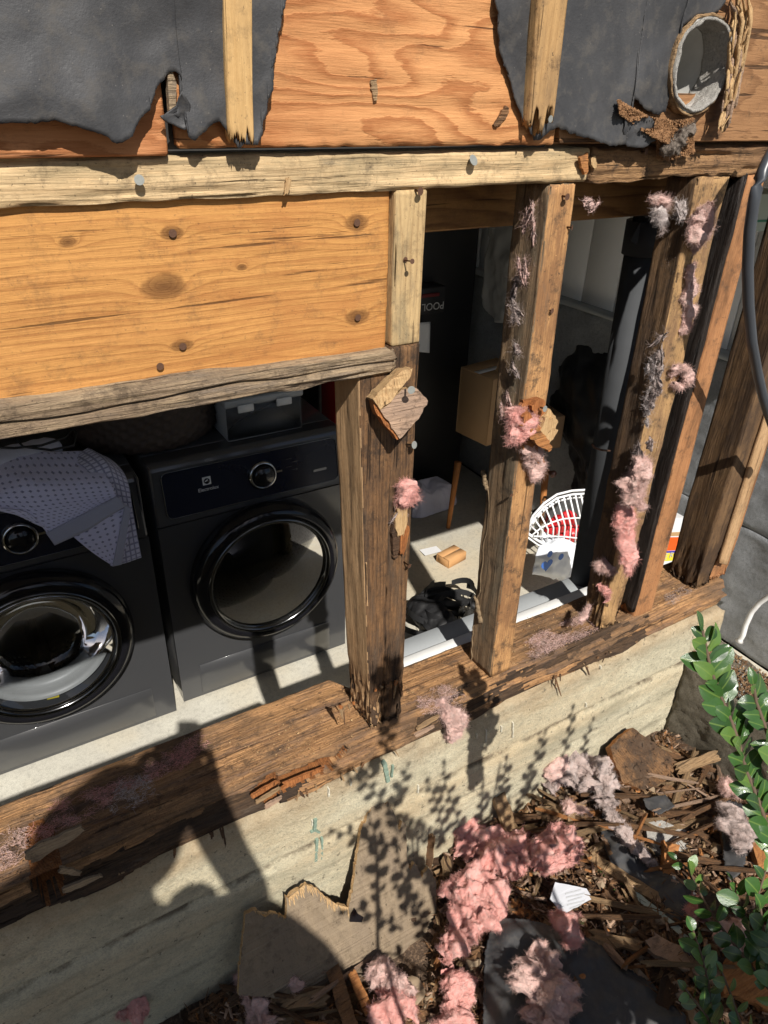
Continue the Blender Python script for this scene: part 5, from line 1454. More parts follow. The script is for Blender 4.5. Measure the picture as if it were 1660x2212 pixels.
# stud 2 (side plane x ~ .925-.937)
strands('insulation_strand', pl([(1148, 470), (1150, 520), (1132, 560), (1135, 590)], 'x', .921), .022, M['pink_pale'], 'wispy pink strand high on the side of the pale stud', GI, 500, .04, seed=1, out=(-1, 0, 0))
strands('insulation_strand', pl([(1118, 600), (1108, 640), (1112, 690), (1106, 740), (1120, 790), (1118, 820)], 'x', .922), .022, M['pink_grey'], 'long greyish hairy strand halfway up the pale stud side', GI, 900, .05, seed=2, out=(-1, 0, 0))
strands('insulation_strand', pl([(1098, 845), (1088, 880), (1092, 930)], 'x', .926), .016, M['pink_pale'], 'short pink strand low on the pale stud beside the splintered block', GI, 300, .03, seed=3, out=(-1, 0, 0))
tuft('insulation_tuft', pl([(1110, 880, -.01), (1118, 915, -.03), (1128, 945, -.03)]), [.022, .034, .024], M['pink'], 'bright pink insulation tuft left of the orange splintered block', GI, 1800, .022, seed=4)
tuft('insulation_tuft', pl([(1140, 950, -.02), (1155, 980, -.02), (1165, 1030, -.01)]), [.014, .020, .010], M['pink_pale'], 'dusty pink tuft hanging below the orange splintered block', GI, 1300, .022, seed=5)
tuft('insulation_tuft', pl([(868, 1038, -.015), (880, 1055, -.02), (888, 1085, -.015)]), [.014, .020, .012], M['pink'], 'small bright pink tuft on the double stud', GI, 1200, .02, seed=6)
strands('insulation_strand', pl([(872, 1075), (866, 1110), (885, 1130)], 'y', -.012), .014, M['pink_grey'], 'grey hairy wisp under the small pink tuft on the double stud', GI, 260, .025, seed=7)
# stud 3
tuft('insulation_tuft', pl([(1538, 440, -.012), (1525, 475, -.016), (1512, 510, -.014), (1502, 540, -.008)]), [.030, .036, .030, .012], M['pink_pale'], 'large pale pink mat on the face of the dark stud, striped by shade', GI, 3500, .018, flat=.35, amp=.22, seed=8)
strands('insulation_strand', pl([(1395, 428), (1425, 432), (1455, 440), (1478, 452), (1490, 470), (1505, 440), (1512, 428)], 'y', .01), .018, M['white_wool'], 'white woolly strand strung below the decayed top plate', GI, 1300, .035, seed=9)
tuft('insulation_tuft', pl([(1400, 430, .03), (1425, 436, .02), (1450, 440, .02)]), [.010, .016, .010], M['pink_pale'], 'pale tuft caught above the drain pipe under the plate', GI, 900, .022, seed=10)
tuft('insulation_tuft', pl([(1424, 445, .015), (1428, 465, .015), (1432, 482, .015)]), [.006, .014, .012], M['white_wool'], 'white fluffy tail dangling above the drain pipe', GI, 900, .022, seed=11)
strands('insulation_strand', pl([(1432, 480), (1436, 500), (1430, 520)], 'y', .015), .008, M['pink_grey'], 'thin grey wisp dangling below the white fluffy tail', GI, 160, .03, seed=12)
strands('insulation_strand', pl([(1275, 412), (1272, 430), (1278, 450)], 'y', .02), .016, M['pink_pale'], 'small wisp hanging under the top plate right of the pale stud', GI, 420, .025, seed=13)
tuft('insulation_tuft', pl([(1500, 570, -.004), (1492, 620, -.006), (1486, 680, -.004), (1480, 720, -.004)]), [.010, .022, .022, .012], M['pink_pale'], 'pale pink smear down the dark stud face, under the large mat', GI, 2200, .018, flat=.4, amp=.3, seed=14)
strands('insulation_strand', pl([(1462, 560), (1450, 620), (1455, 680), (1430, 750), (1412, 800), (1404, 870), (1400, 950), (1390, 1010)], 'x', 1.300), .026, M['pink_grey'], 'long hairy grey-pink strand down the side of the dark stud', GI, 2400, .045, seed=15, out=(-1, 0, 0))
strands('insulation_strand', pl([(1413, 780), (1405, 830), (1399, 890), (1395, 960)], 'x', 1.296), .014, M['white_wool'], 'whitish wisps down the middle of the dark stud side', GI, 800, .03, seed=16, out=(-1, 0, 0))
tuft('insulation_tuft', pl([(1380, 985), (1385, 1015), (1372, 1045), (1378, 1080), (1390, 1100)], 'x', 1.292), [.016, .034, .034, .026, .012], M['pink_pale'], 'large twisted pink clump low on the dark stud side', GI, 3600, .022, seed=17, amp=.4)
tuft('insulation_tuft', pl([(1352, 1085), (1350, 1120), (1352, 1160), (1362, 1200), (1364, 1240)], 'x', 1.300), [.014, .018, .016, .020, .010], M['pink'], 'narrow pink tail below the large twisted clump', GI, 2400, .022, seed=18, amp=.45)
tuft('insulation_tuft', pl([(1302, 1210), (1318, 1228), (1325, 1240)], 'x', 1.300), [.016, .026, .012], M['pink_pale'], 'pale fluffy tuft near the foot of the dark stud', GI, 1500, .022, seed=19)
tuft('insulation_tuft', pl([(1296, 1262), (1310, 1278), (1312, 1298)], 'x', 1.302), [.014, .022, .012], M['pink'], 'deep pink tuft at the foot of the dark stud', GI, 1300, .02, seed=20)
tuft('insulation_tuft', pl([(1452, 815, -.01), (1460, 795, -.015), (1482, 795, -.015), (1490, 822, -.015), (1470, 835, -.01), (1455, 828, -.01)]), [.008, .010, .010, .011, .009, .007], M['pink_pale'], 'curled ring of pink wool on the dark stud face', GI, 1700, .018, seed=21)
tuft('insulation_tuft', pl([(1274, 1308, .03), (1266, 1330, .01), (1254, 1345, .0)]), [.007, .010, .007], M['pink_pale'], 'thin pink curl standing on the bottom plate', GI, 700, .018, seed=22)
tuft('insulation_tuft', pl([(945, 1518, -.006), (965, 1535, -.014), (980, 1560, -.018), (985, 1590, -.012)]), [.020, .032, .030, .014], M['pink_pale'], 'pale pink tuft hanging over the sill onto the concrete', GI, 3000, .024, seed=23, amp=.4)
# fuzz lying on the plate
def fuzz(poly, z, n, mat, label, seed, fl=.03, h=.004, ax='z', group='thin fuzz lying on the bottom plate'):
    rs = np.random.RandomState(seed)
    xs = [p[0] for p in poly]; ys = [p[1] for p in poly]
    B = []
    while len(B) < n:
        a, b = rs.uniform(min(xs), max(xs)), rs.uniform(min(ys), max(ys))
        if inpoly(np.array([a]), np.array([b]), poly)[0]:
            w = vn(np.array([[a * .03, b * .05, seed]]), 3)[0]
            if w + rs.uniform(-.6, .4) > -.1: B.append(at(a, b, ax, z))
    B = np.array(B); B[:, 2 if ax == 'z' else 1] += rs.uniform(0, h, n) * (1 if ax == 'z' else -1)
    d = rs.normal(size=(n, 3)); d[:, 2 if ax == 'z' else 1] *= .15; d[:, 0] *= 1.6
    fv, ff = fibres(B, d, fl * .42, .0003, 4, 1.2, seed)
    return mk('insulation_fuzz', fv, ff, mat, None, True, label=label, cat='insulation', group=group)
fuzz([(1120, 1400), (1160, 1370), (1240, 1335), (1290, 1330), (1300, 1360), (1230, 1390), (1150, 1425)], -1.245, 2600, M['pink_pale'], 'pink fuzz film on the bottom plate between the two middle studs', 31)
fuzz([(900, 1500), (960, 1480), (1010, 1500), (980, 1540), (905, 1545)], -1.245, 900, M['pink_pale'], 'thin pink fuzz on the plate right of the double stud', 32)
fuzz([(60, 1800), (120, 1740), (240, 1700), (330, 1645), (430, 1590), (450, 1610), (400, 1660), (300, 1700), (200, 1760), (80, 1830)], -1.238, 3200, M['pink'], 'pink fuzz streak in shade along the left of the bottom plate', 33, h=.012)
fuzz([(250, 1690), (320, 1680), (340, 1720), (290, 1750), (240, 1760)], -1.235, 700, M['white_wool'], 'pale curly fibres in the shade on the left of the plate', 34, h=.014)
fuzz([(0, 1800), (60, 1790), (55, 1860), (0, 1890)], -1.25, 500, M['pink_pale'], 'pale pink fuzz on the far left of the plate', 35, h=.01)
fuzz([(1430, 1290), (1470, 1270), (1500, 1275), (1450, 1310)], -1.245, 300, M['pink_grey'], 'grey fuzz on the plate between the last studs', 36)
# frass and crumbs under the vent
def crumbs(name, fn, n, size, mat, seed, **kw):
    rs = np.random.RandomState(seed)
    base = np.array([[1, 0, -.5], [-.6, .8, -.4], [-.5, -.8, -.5], [.1, .1, 1]])
    fc = np.array([[0, 1, 3], [1, 2, 3], [2, 0, 3], [0, 2, 1]])
    V = np.zeros((n, 4, 3))
    for i in range(n):
        p = fn(rs); s_ = size * rs.uniform(.4, 1.4)
        q = base * s_ * rs.uniform(.4, 1.3, (1, 3))
        ang = rs.uniform(0, 6.28); ca, sa = math.cos(ang), math.sin(ang)
        q = q @ np.array([[ca, 0, sa], [0, 1, 0], [-sa, 0, ca]])
        V[i] = q + p
    F = (fc[None] + (np.arange(n) * 4)[:, None, None]).reshape(-1, 3)
    return mk(name, V.reshape(-1, 3), F, mat, None, False, **kw)
M['frass'] = plain('brown_frass', (.24, .125, .055), .95, .45, 400)
def area(poly, y=-.03, amp=.015, k=.03, seed=0):
    xs = [p[0] for p in poly]; ys = [p[1] for p in poly]
    def f(rs):
        while 1:
            a, b = rs.uniform(min(xs), max(xs)), rs.uniform(min(ys), max(ys))
            if inpoly(np.array([a]), np.array([b]), poly)[0]:
                w = vn(np.array([[a * k, b * k, seed]]), 3)[0]
                if w + rs.uniform(-.7, .5) > 0:
                    return at(a, b, 'y', y - amp * abs(w) * rs.uniform(0, 1))
    return f
crumbs('frass_heap', area([(1335, 215), (1360, 230), (1400, 250), (1450, 260), (1500, 255), (1500, 300), (1470, 320), (1420, 300), (1370, 270), (1340, 245)], -.03), 6000, .0022, M['frass'], 5, kind='stuff', label='brown termite frass caked below the vent pipe', cat='frass')
crumbs('frass_heap', area([(1420, 290), (1500, 300), (1500, 330), (1450, 345), (1420, 340)], -.012, .02), 2500, .0022, M['frass'], 6, kind='stuff', label='clump of frass hanging over the decayed top plate', cat='frass')
tuft('lint_clump', pl([(1425, 330, -.02), (1450, 318, -.03), (1480, 285, -.03), (1500, 265, -.03)]), [.012, .02, .018, .01], plain('grey_lint', (.16, .13, .105), .95, .4, 60), 'grey lint clump hanging under the round vent pipe', None, 1500, .014, seed=31, cat='lint')
# fine litter resting on the bottom plate
crumbs('wood_dust', lambda rs: (lambda x, y: np.array([x, y, -1.249 + .001 * rs.rand()]))(rs.uniform(-.2, 1.8), rs.uniform(.0, .13)), 3500, .0016, M['frass'], 8, kind='stuff', label='wood dust and crumbs scattered along the bottom plate', cat='dust')
crumbs('pale_crumbs', lambda rs: (lambda x, y: np.array([x, y, -1.248]))(rs.uniform(.3, 1.8), rs.uniform(.0, .14)), 420, .0024, M['fresh_pale'], 9, kind='stuff', label='pale splinter crumbs scattered on the bottom plate', cat='dust')

# ================================================================== SPLINTERED BLOCKS ON THE STUDS
def ragpoly(L, y, amp, seed, step=.006):
    return jag([at(a, b, 'y', y) for a, b in L], step, amp, seed)
blk = thing('wood_scrap', 'grey-brown diamond of siding nailed over the double stud', 'wood scrap', tuple(at(865, 900, 'y', 0)))
def tilted(L, n, p0, th, name, mat, mats=None, parent=None, amp=.0012, step=.006, seed=0, **kw):
    P = jag([at_plane(a, b, p0, n) for a, b in L], step, amp, seed)
    return slab(name, P, n, th, mat, parent, mats=mats, **kw)
nn = (-.12, -1, .22)
tilted([(806, 862), (838, 828), (870, 800), (892, 795), (888, 812), (868, 838), (845, 868), (822, 885)], nn, at(850, 850, 'y', -.038), .028, 'split_layer', M['fresh_pale'], parent=blk, seed=2)
tilted([(822, 886), (845, 869), (868, 842), (900, 838), (925, 866), (905, 905), (864, 948)], nn, at(865, 900, 'y', -.046), .020, 'siding_face', M['scrap'], [M['scrap'], M['fresh_pale']], blk, seed=3)
tilted([(806, 864), (822, 886), (864, 948), (858, 950), (812, 890)], nn, at(850, 900, 'y', -.040), .018, 'split_edge', M['fresh_red'], parent=blk, seed=4)
nail(880, 835, -.046, .022, 'nail_galv', blk, (-.25, -1, .1), 1.6)
sp = thing('wood_scrap', 'orange splintered block with torn layers on the pale stud', 'wood scrap', tuple(at(1160, 930, 'y', 0)))
rs_ = random.Random(12)
def splinter(a, b, w, th, y, name, mat, parent, seed, n_=(0, -1, .1)):
    """long jagged splinter from photo point a to b on depth y"""
    A, B = at(a[0], a[1], 'y', y), at(b[0], b[1], 'y', y)
    d = B - A; L = np.linalg.norm(d); d /= L
    nrm = np.array(n_, float); nrm /= np.linalg.norm(nrm)
    s = np.cross(d, nrm); r = random.Random(seed); k = 7
    up = [A + d * (L * i / k) + s * (w * (.5 + r.uniform(-.12, .12)) * (1 - .55 * (i / k) ** 3)) for i in range(k + 1)]
    tips = [A + d * L * (1 + r.uniform(-.08, .12)) + s * (w * (.3 - .3 * j)) for j in range(3)]
    dn = [A + d * (L * i / k) - s * (w * (.5 + r.uniform(-.12, .12)) * (1 - .55 * (i / k) ** 3)) for i in range(k, -1, -1)]
    st = [A + d * L * r.uniform(-.10, .06) - s * (w * (.3 - .3 * j)) for j in range(3)]
    return slab(name, up + tips + dn + st, nrm, th, M[mat] if isinstance(mat, str) else mat, parent)
for i, (a, b, w, y, m_) in enumerate([((1148, 862), (1140, 905), .040, -.018, 'fresh_red'), ((1160, 868), (1175, 915), .030, -.030, 'fresh_red'), ((1180, 895), (1202, 920), .030, -.036, 'fresh_pale'),
                                      ((1122, 920), (1165, 965), .030, -.030, 'fresh_red'), ((1135, 905), (1180, 955), .026, -.042, 'fresh_red'), ((1150, 930), (1188, 968), .024, -.050, 'shard_d'),
                                      ((1190, 905), (1170, 950), .024, -.044, 'fresh_pale'), ((1200, 925), (1180, 960), .020, -.036, 'fresh_pale'), ((1150, 965), (1172, 1000), .024, -.024, 'fresh_red'), ((1125, 935), (1150, 985), .022, -.020, 'shard_d')]):
    splinter(a, b, w, .010, y, 'splinter', m_, sp, i + 50)
nail(1168, 880, -.035, .012, 'nail_galv', sp, (.1, -1, .1), 1.5)
s1 = thing('wood_splinter', 'torn splintered strip low on the double stud, bright layers showing', 'splinter', tuple(at(865, 1130, 'y', 0)))
splinter((872, 1085), (866, 1160), .026, .010, -.014, 'splinter', 'fresh_pale', s1, 71); splinter((860, 1130), (856, 1200), .020, .008, -.010, 'splinter', 'shard_c', s1, 72)
splinter((876, 1140), (870, 1198), .018, .008, -.012, 'splinter', 'fresh_red', s1, 73); splinter((868, 1045), (866, 1085), .010, .006, -.012, 'splinter', 'fresh_red', s1, 74)
def chipthing(a, b, w, y, m_, label, seed, th=.006):
    t = thing('wood_splinter', label, 'splinter', tuple(at(b[0], b[1], 'y', y)))
    splinter(a, b, w, th, y, 'splinter', m_, t, seed); return t
chipthing((1262, 335), (1268, 372), .018, -.010, 'shard_d', 'short brown splinter standing off the top plate', 81)
chipthing((1282, 340), (1288, 362), .012, -.008, 'fresh_pale', 'pale splinter at the top plate joint', 82)
chipthing((625, 385), (618, 420), .008, -.006, 'fresh_pale', 'tiny pale splinter hanging from the top plate bottom edge', 83, .003)
chipthing((1088, 768), (1075, 800), .010, .1, 'fresh_pale', 'thin pale splinter on the back edge of the pale stud', 84, .003)
chipthing((808, 172), (812, 215), .010, -.016, 'shard_b', 'curled bark scrap stuck on the plywood centre', 85, .004)
chipthing((1098, 235), (1072, 270), .012, -.016, 'shard_a', 'dusty splinter stuck on the plywood beside the right felt', 86, .004)
# torn fibrous strip of wood right of the vent
fs = thing('shredded_strip', 'shredded fibrous strip of rotten wood right of the vent', 'wood strip', tuple(at(1570, 280, 'y', -.03)))
rs_ = random.Random(3)
base_ = [(1600, -60), (1600, 0), (1606, 40), (1596, 95), (1588, 140), (1582, 190), (1575, 230), (1562, 275)]
for i in range(46):
    o1 = rs_.uniform(-26, 26); st_ = rs_.randint(0, 4); en = min(8, st_ + rs_.randint(3, 8))
    P = [at(a + o1 * (1 - .10 * k) + rs_.uniform(-4, 4), b + rs_.uniform(-12, 12), 'y', -.022 - rs_.uniform(0, .03)) for k, (a, b) in enumerate(base_)][st_:en]
    if len(P) < 3: continue
    Q = resample(P, 14)
    tube('shred', Q.tolist(), [.0006] + [rs_.uniform(.0016, .0042)] * 12 + [.0006], M['fresh_pale'] if rs_.random() < .6 else M['scrap'], fs, 6, False)
# splinters at the pocket in the sill, bark slivers hanging over the concrete
for i, (a, b, w) in enumerate([((548, 1722), (600, 1690), .010), ((556, 1735), (604, 1705), .008), ((575, 1745), (608, 1725), .010), ((612, 1700), (700, 1662), .014), ((905, 1575), (950, 1548), .012), ((900, 1590), (940, 1570), .010), ((60, 1855), (180, 1790), .030), ((140, 1925), (215, 1895), .014), ((130, 1880), (175, 1890), .012)]):
    splinter(a, b, w, .006, -.016, 'splinter', ('fresh_red', 'shard_b', 'scrap')[i % 3] if i < 6 else 'rail', fr_, i + 90)
for i in range(26):
    a = rs_.choice([rs_.uniform(250, 620), rs_.uniform(640, 900), rs_.uniform(1180, 1330)]); yb_ = 2010 - .4533 * a
    splinter((a, yb_ - 4), (a + rs_.uniform(-10, 14), yb_ + rs_.choice([6, 8, 10, 14, 20, 34]) * rs_.uniform(.6, 1.2)), rs_.uniform(.003, .007), .002, -.012, 'sliver', rs_.choice(['shard_a', 'shard_c', 'shard_b']), fr_, 200 + i)
for i in range(34):
    a = rs_.uniform(640, 870); splinter((a, 1600 - .5 * (a - 640) - 20), (a + rs_.uniform(-10, 10), 1590 - .45 * (a - 640) + rs_.uniform(-30, 20)), rs_.uniform(.003, .008), .003, -.008, 'sliver', rs_.choice(['shard_a', 'fresh_red', 'shard_b']), fr_, 300 + i) if a > 735 else None
def gp(px, py, h=0.0):
    z = -1.88
    for _ in range(5):
        q = at(px, py, 'z', z); 
        if q[1] > -.01:
            q = at(px, py, 'y', -.012); return q
        z = gz(q[0], q[1]) + h
    return at(px, py, 'z', z)
# ================================================================== PHOTOGRAPHER (behind the camera; throws the big shadow)
def skin_mesh(name, verts, edges, radii, mat, parent, sub=2):
    """verts in scene units; continuous figure grown with Skin + Subdivision"""
    V = np.array(verts, float); org = V.mean(0)
    me = bpy.data.meshes.new(name); me.from_pydata(((V - org) * S).tolist(), edges, []); me.materials.append(mat)
    o = bpy.data.objects.new(name, me); lnk(o, parent, org)
    sk = o.modifiers.new('skin', 'SKIN'); sk.use_smooth_shade = True
    for i, r in enumerate(radii):
        q = r if hasattr(r, '__len__') else (r, r)
        me.skin_vertices[0].data[i].radius = (q[0] * S, q[1] * S)
    me.skin_vertices[0].data[0].use_root = True
    sd = o.modifiers.new('sub', 'SUBSURF'); sd.levels = sub; sd.render_levels = sub
    return o
def SL(x, z, Y):
    """silhouette position (measured on the plane y=-1.3 along the sun) moved to depth Y"""
    return (x + .22 * (Y + 1.3), Y, z - 1.03 * (Y + 1.3))
M['skin'] = plain('skin', (.45, .26, .18), .55, .08, 30)
M['shirt'] = plain('dark_shirt', (.05, .06, .08), .9, .15, 40, .3)
M['trousers'] = plain('denim_trousers', (.06, .08, .13), .9, .15, 60, .3)
M['phone'] = plain('phone_case', (.02, .02, .022), .3)
pe = thing('person', 'person standing close to the wall holding a phone up in both hands', 'person', (-.1, -1.5, -1.95))
hipc = SL(-.12, -.92, -1.50)
bv = [hipc, SL(-.16, -.72, -1.50), SL(-.20, -.52, -1.50), SL(-.36, -.28, -1.48), SL(-.30, -.10, -1.45), SL(-.27, .02, -1.44), SL(-.245, .07, -1.42), SL(-.235, .10, -1.40)]
br = [.18, .16, .16, .14, .10, .08, .08, .07]
be = [(0, 1), (1, 2), (2, 3), (3, 4), (4, 5), (5, 6), (6, 7)]
def limb(start, pts, rad):
    p = start
    for q, r in zip(pts, rad):
        bv.append(q); br.append(r); be.append((p, len(bv) - 1)); p = len(bv) - 1
    return p
limb(3, [SL(-.16, -.32, -1.42), SL(.02, -.33, -1.38), SL(-.034, -.12, -1.28), SL(-.062, .02, -1.19), SL(-.08, .18, -1.08)], [.07, .05, .046, .050, .035])   # right arm to the phone
limb(3, [SL(-.50, -.14, -1.44), SL(-.55, -.34, -1.40), SL(-.44, -.10, -1.25), SL(-.30, .14, -1.10)], [.08, .06, .05, .035])                          # left arm
g0 = hipc[2]
for sx in (-1, 1):
    limb(0, [(hipc[0] + sx * .13, -1.47, g0 - .22), (hipc[0] + sx * .14, -1.45, g0 - .62), (hipc[0] + sx * .14, -1.50, -1.86), (hipc[0] + sx * .15, -1.36, -1.90)], [.13, .085, .06, .05])
skin_mesh('body', bv, be, br, M['shirt'], pe)
hd = SL(-.238, .088, -1.41)
V, F = ICO[4]
Hh = V * (.115, .130, .140)
Hh[:, 1] += .02 * np.exp(-((V[:, 0] / .16) ** 2 + ((V[:, 2] + .1) / .2) ** 2)) * (V[:, 1] > 0)
Hh[:, 1] -= .012 * (np.exp(-(((V[:, 0] - .36) / .15) ** 2 + ((V[:, 2] - .1) / .12) ** 2)) + np.exp(-(((V[:, 0] + .36) / .15) ** 2 + ((V[:, 2] - .1) / .12) ** 2))) * (V[:, 1] > 0)
mk('head', Hh + np.array(hd), F, M['skin'], pe)
hh = np.array(hd)
for sx in (-1, 1):
    Ve, Fe = ICO[2]
    mk('eye', Ve * (.014, .009, .009) + hh + (sx * .042, .122, .012), Fe, M['white_plastic'], pe)
    mk('ear', Ve * (.010, .024, .032) + hh + (sx * .115, .0, -.005), Fe, M['skin'], pe)
mk('nose', ICO[2][0] * (.016, .026, .028) + hh + (0, .136, -.022), ICO[2][1], M['skin'], pe)
mk('mouth', ICO[2][0] * (.034, .010, .009) + hh + (0, .118, -.066), ICO[2][1], plain('lips', (.35, .12, .10), .5), pe)
hat = V * (.160, .13, .09); hat[:, 2] = np.maximum(hat[:, 2], .02)
brim = [(r * math.cos(w), r * math.sin(w), 0) for r in (.1,) for w in (0,)]
mk('hat', hat + np.array(hd) + (0, 0, .02), F, M['trousers'], pe)
ph = thing('phone', 'black phone held upright by the person', 'phone', tuple(SL(-.066, .25, -1.06)))
Mr = np.array([[CM[r][0], CM[r][1], CM[r][2]] for r in range(3)])
def camframe(U, s, c):  # box aligned with the phone, lens at the viewpoint
    return c + ((U - .5) * s) @ Mr.T
pc = CC + Mr @ np.array([-.035, .100, -.012])
# jacket: rows of (silhouette height, left, right)
jr = [(.045, -.44, -.36), (.03, -.50, -.27), (-.04, -.62, -.22), (-.14, -.68, -.215), (-.20, -.70, -.19), (-.29, -.70, -.06), (-.34, -.70, .055), (-.45, -.71, .115), (-.58, -.70, .180), (-.72, -.68, .222), (-.85, -.66, .250), (-1.0, -.60, .27), (-1.15, -.50, .22)]
JV = []; JF = []; N_ = 40
for (z_, xa, xb) in jr:
    cx_, rx_ = (xa + xb) / 2, (xb - xa) / 2
    for k in range(N_):
        w = 2 * math.pi * k / N_; yy = -1.52 + min(.17, rx_ * .6) * math.sin(w)
        q = SL(cx_ + rx_ * math.cos(w), z_, -1.52); JV.append((q[0], yy, q[2]))
JV = np.array(JV); JV += .012 * np.stack([fbm(JV * 9 + 5 * k, 3, k) for k in range(3)], 1)
for i in range(len(jr) - 1):
    for k in range(N_): JF.append([i * N_ + k, i * N_ + (k + 1) % N_, (i + 1) * N_ + (k + 1) % N_, (i + 1) * N_ + k])
JF.append(list(range(N_))[::-1]); JF.append([(len(jr) - 1) * N_ + k for k in range(N_)])
mk('jacket', JV, JF, M['shirt'], pe)
limb_b = blob_tube('shadow_blob', [SL(-.17, -.215, -1.40), SL(-.125, -.205, -1.40), SL(-.09, -.24, -1.40)], [.03, .045, .03], M['shirt'], pe, seg=30)  # blob added out of view to shape the gap in the cast shadow
hexa('phone_body', lambda U: camframe(U, np.array([.105, .215, .013]), pc), (.105, .215, .013), (2, 2, 1), M['phone'], ph, edge=.004)
# hands: palm, four bent fingers and a thumb round each long side of the phone
for sx in (-1, 1):
    hv = []; he = []; hr = []
    def P3(a, b, c): return tuple(pc + Mr @ np.array([a * sx, b, c]))
    wr = P3(.11, .10, -.07); pm = P3(.085, .04, -.035)
    hv += [pm, wr]; hr += [(.028, .02), (.026, .022)]; he += [(0, 1)]
    for k in range(4):
        b0 = .055 - .028 * k; L_ = (.9, 1.05, 1.0, .8)[3 - k]
        i = len(hv)
        hv += [P3(.075, b0 * .8, -.02), P3(.068, b0, .012), P3(.068 - .020 * L_, b0 - .002, .020), P3(.068 - .036 * L_, b0 - .003, .017)]
        hr += [.012, .0112, .010, .0085]; he += [(0, i), (i, i + 1), (i + 1, i + 2), (i + 2, i + 3)]
    i = len(hv)
    hv += [P3(.078, .045, -.032), P3(.058, .02, -.028), P3(.038, .004, -.022)]; hr += [.014, .012, .010]; he += [(0, i), (i, i + 1), (i + 1, i + 2)]
    skin_mesh('hand', hv, he, hr, M['skin'], pe, 2)

# ================================================================== SHRUB
def leaf_mesh(nm, mat):
    n = 8; V = []; F = []
    for i in range(n + 1):
        t = i / n; w = .33 * (math.sin(math.pi * min(1, t * .94 + .03)) ** .75) * (1 if t < .5 else 1.05)
        if i == 0: w = .03
        if i == n: w = .04
        z = .05 * math.sin(t * math.pi) - .10 * t * t
        V += [(-w, t, z + .10 * w), (-w * .5, t, z + .03 * w), (0, t, z - .015), (w * .5, t, z + .03 * w), (w, t, z + .10 * w)]
    for i in range(n):
        for k in range(4): F.append([5 * i + k, 5 * i + k + 1, 5 * i + k + 6, 5 * i + k + 5])
    me = bpy.data.meshes.new(nm); me.from_pydata(V, [], F); me.materials.append(mat)
    me.polygons.foreach_set('use_smooth', [True] * len(F)); return me, np.array(V), F
def leaf_mat(nm, a, b):
    t = NT(nm)
    x, y, z = t.sep()
    rib = t.ramp(t.math('ABSOLUTE', x), [(.012, 1), (.035, 0)])
    c = t.mix(t.noise(3.1, None, 5, .6), a, b)
    c = t.mix(t.math('MULTIPLY', rib, .6), c, (.16, .24, .05))
    t.fin(c, .24, t.bump(t.noise(30), .15, .01), **{'Coat_Weight': .35, 'Coat_Roughness': .15})
    tr = t.n('ShaderNodeBsdfTranslucent'); tr.inputs[0].default_value = (.10, .22, .02, 1)
    mx = t.n('ShaderNodeMixShader'); mx.inputs[0].default_value = .16
    out = [n for n in t.t.nodes if n.type == 'OUTPUT_MATERIAL'][0]
    t.l(t.b.outputs[0], mx.inputs[1]); t.l(tr.outputs[0], mx.inputs[2]); t.l(mx.outputs[0], out.inputs[0])
    return t.m
M['leaf'] = leaf_mat('glossy_leaf', (.028, .075, .018), (.055, .13, .03))
LEAF, LV, LF = leaf_mesh('leaf', M['leaf'])
LEAVES = [LEAF, LEAF, leaf_mesh('leaf', leaf_mat('old_leaf', (.020, .050, .016), (.035, .085, .022)))[0], leaf_mesh('leaf', leaf_mat('young_leaf', (.07, .15, .03), (.13, .21, .05)))[0], LEAF]
rl_ = random.Random(55)
M['twig'] = plain('brown_twig', (.10, .065, .04), .8, .3, 80, .3)
M['twig_green'] = plain('green_twig', (.16, .20, .06), .7, .2, 80)
def leaf_frames(P, n, size, seed, lean=(0, -.4, .5)):
    rs = random.Random(seed); Q = resample(P, 200); out = []
    T = np.gradient(Q, axis=0); T /= np.linalg.norm(T, axis=1, keepdims=True) + 1e-9
    for i in range(n):
        k = int(199 * (i + .3) / n); t = T[k]
        ref = np.array([rs.uniform(-.5, .4), -.8, .55 + rs.uniform(-.3, .3)]); ref /= np.linalg.norm(ref); sd = np.cross(t, ref); sd /= np.linalg.norm(sd) + 1e-9
        sgn = 1 if i % 2 else -1
        if i == 0: d = -t
        else: d = sd * sgn * .85 - t * rs.uniform(.35, .9) + np.array(lean) * rs.uniform(-.2, .7)
        d /= np.linalg.norm(d)
        upv = ref + np.array([rs.uniform(-.45, .45), rs.uniform(-.3, .3), rs.uniform(-.3, .4)])
        x = np.cross(d, upv); x /= np.linalg.norm(x); z = np.cross(x, d)
        out.append((Q[k], x, d, z, size * rs.uniform(.75, 1.2) * (.7 if i < 2 else 1)))
    return out
def sprig_thing(name, pts, n, size, label, seed, r=.0032, group=None, mat=None):
    """visible sprig: stem plus one object per leaf"""
    b = pts[-1]
    t = thing(name, label, 'shrub', b, group)
    Q = resample(pts, 24)
    tube('stem', Q.tolist(), np.linspace(.0022, r, 24).tolist(), mat or M['twig'], t, 8)
    for (c, x, d, z, s_) in leaf_frames(pts, n, size, seed):
        o = bpy.data.objects.new('leaf', LEAVES[rl_.randrange(5)]); lnk(o, t, c)
        o.rotation_euler = Matrix([[x[0], d[0], z[0]], [x[1], d[1], z[1]], [x[2], d[2], z[2]]]).to_euler()
        o.scale = (s_ * S * rl_.uniform(.75, 1.2), s_ * S, s_ * S * rl_.uniform(.3, 1.8))
    return t
def sp_px(L, y, y1=None): return [tuple(at(a, b, 'y', y + ((y1 if y1 is not None else y) - y) * i / (len(L) - 1))) for i, (a, b) in enumerate(L)]
SG = 'leafy sprigs of the shrub at the right edge'
def sp_x(L, x, x1): return [tuple(at(a, b, 'x', x + (x1 - x) * i / (len(L) - 1))) for i, (a, b) in enumerate(L)]
def at_d(px, py, d):
    r = CM @ np.array([px - 830.0, py - 1106.0, CF]); return CC + r / np.linalg.norm(r) * d
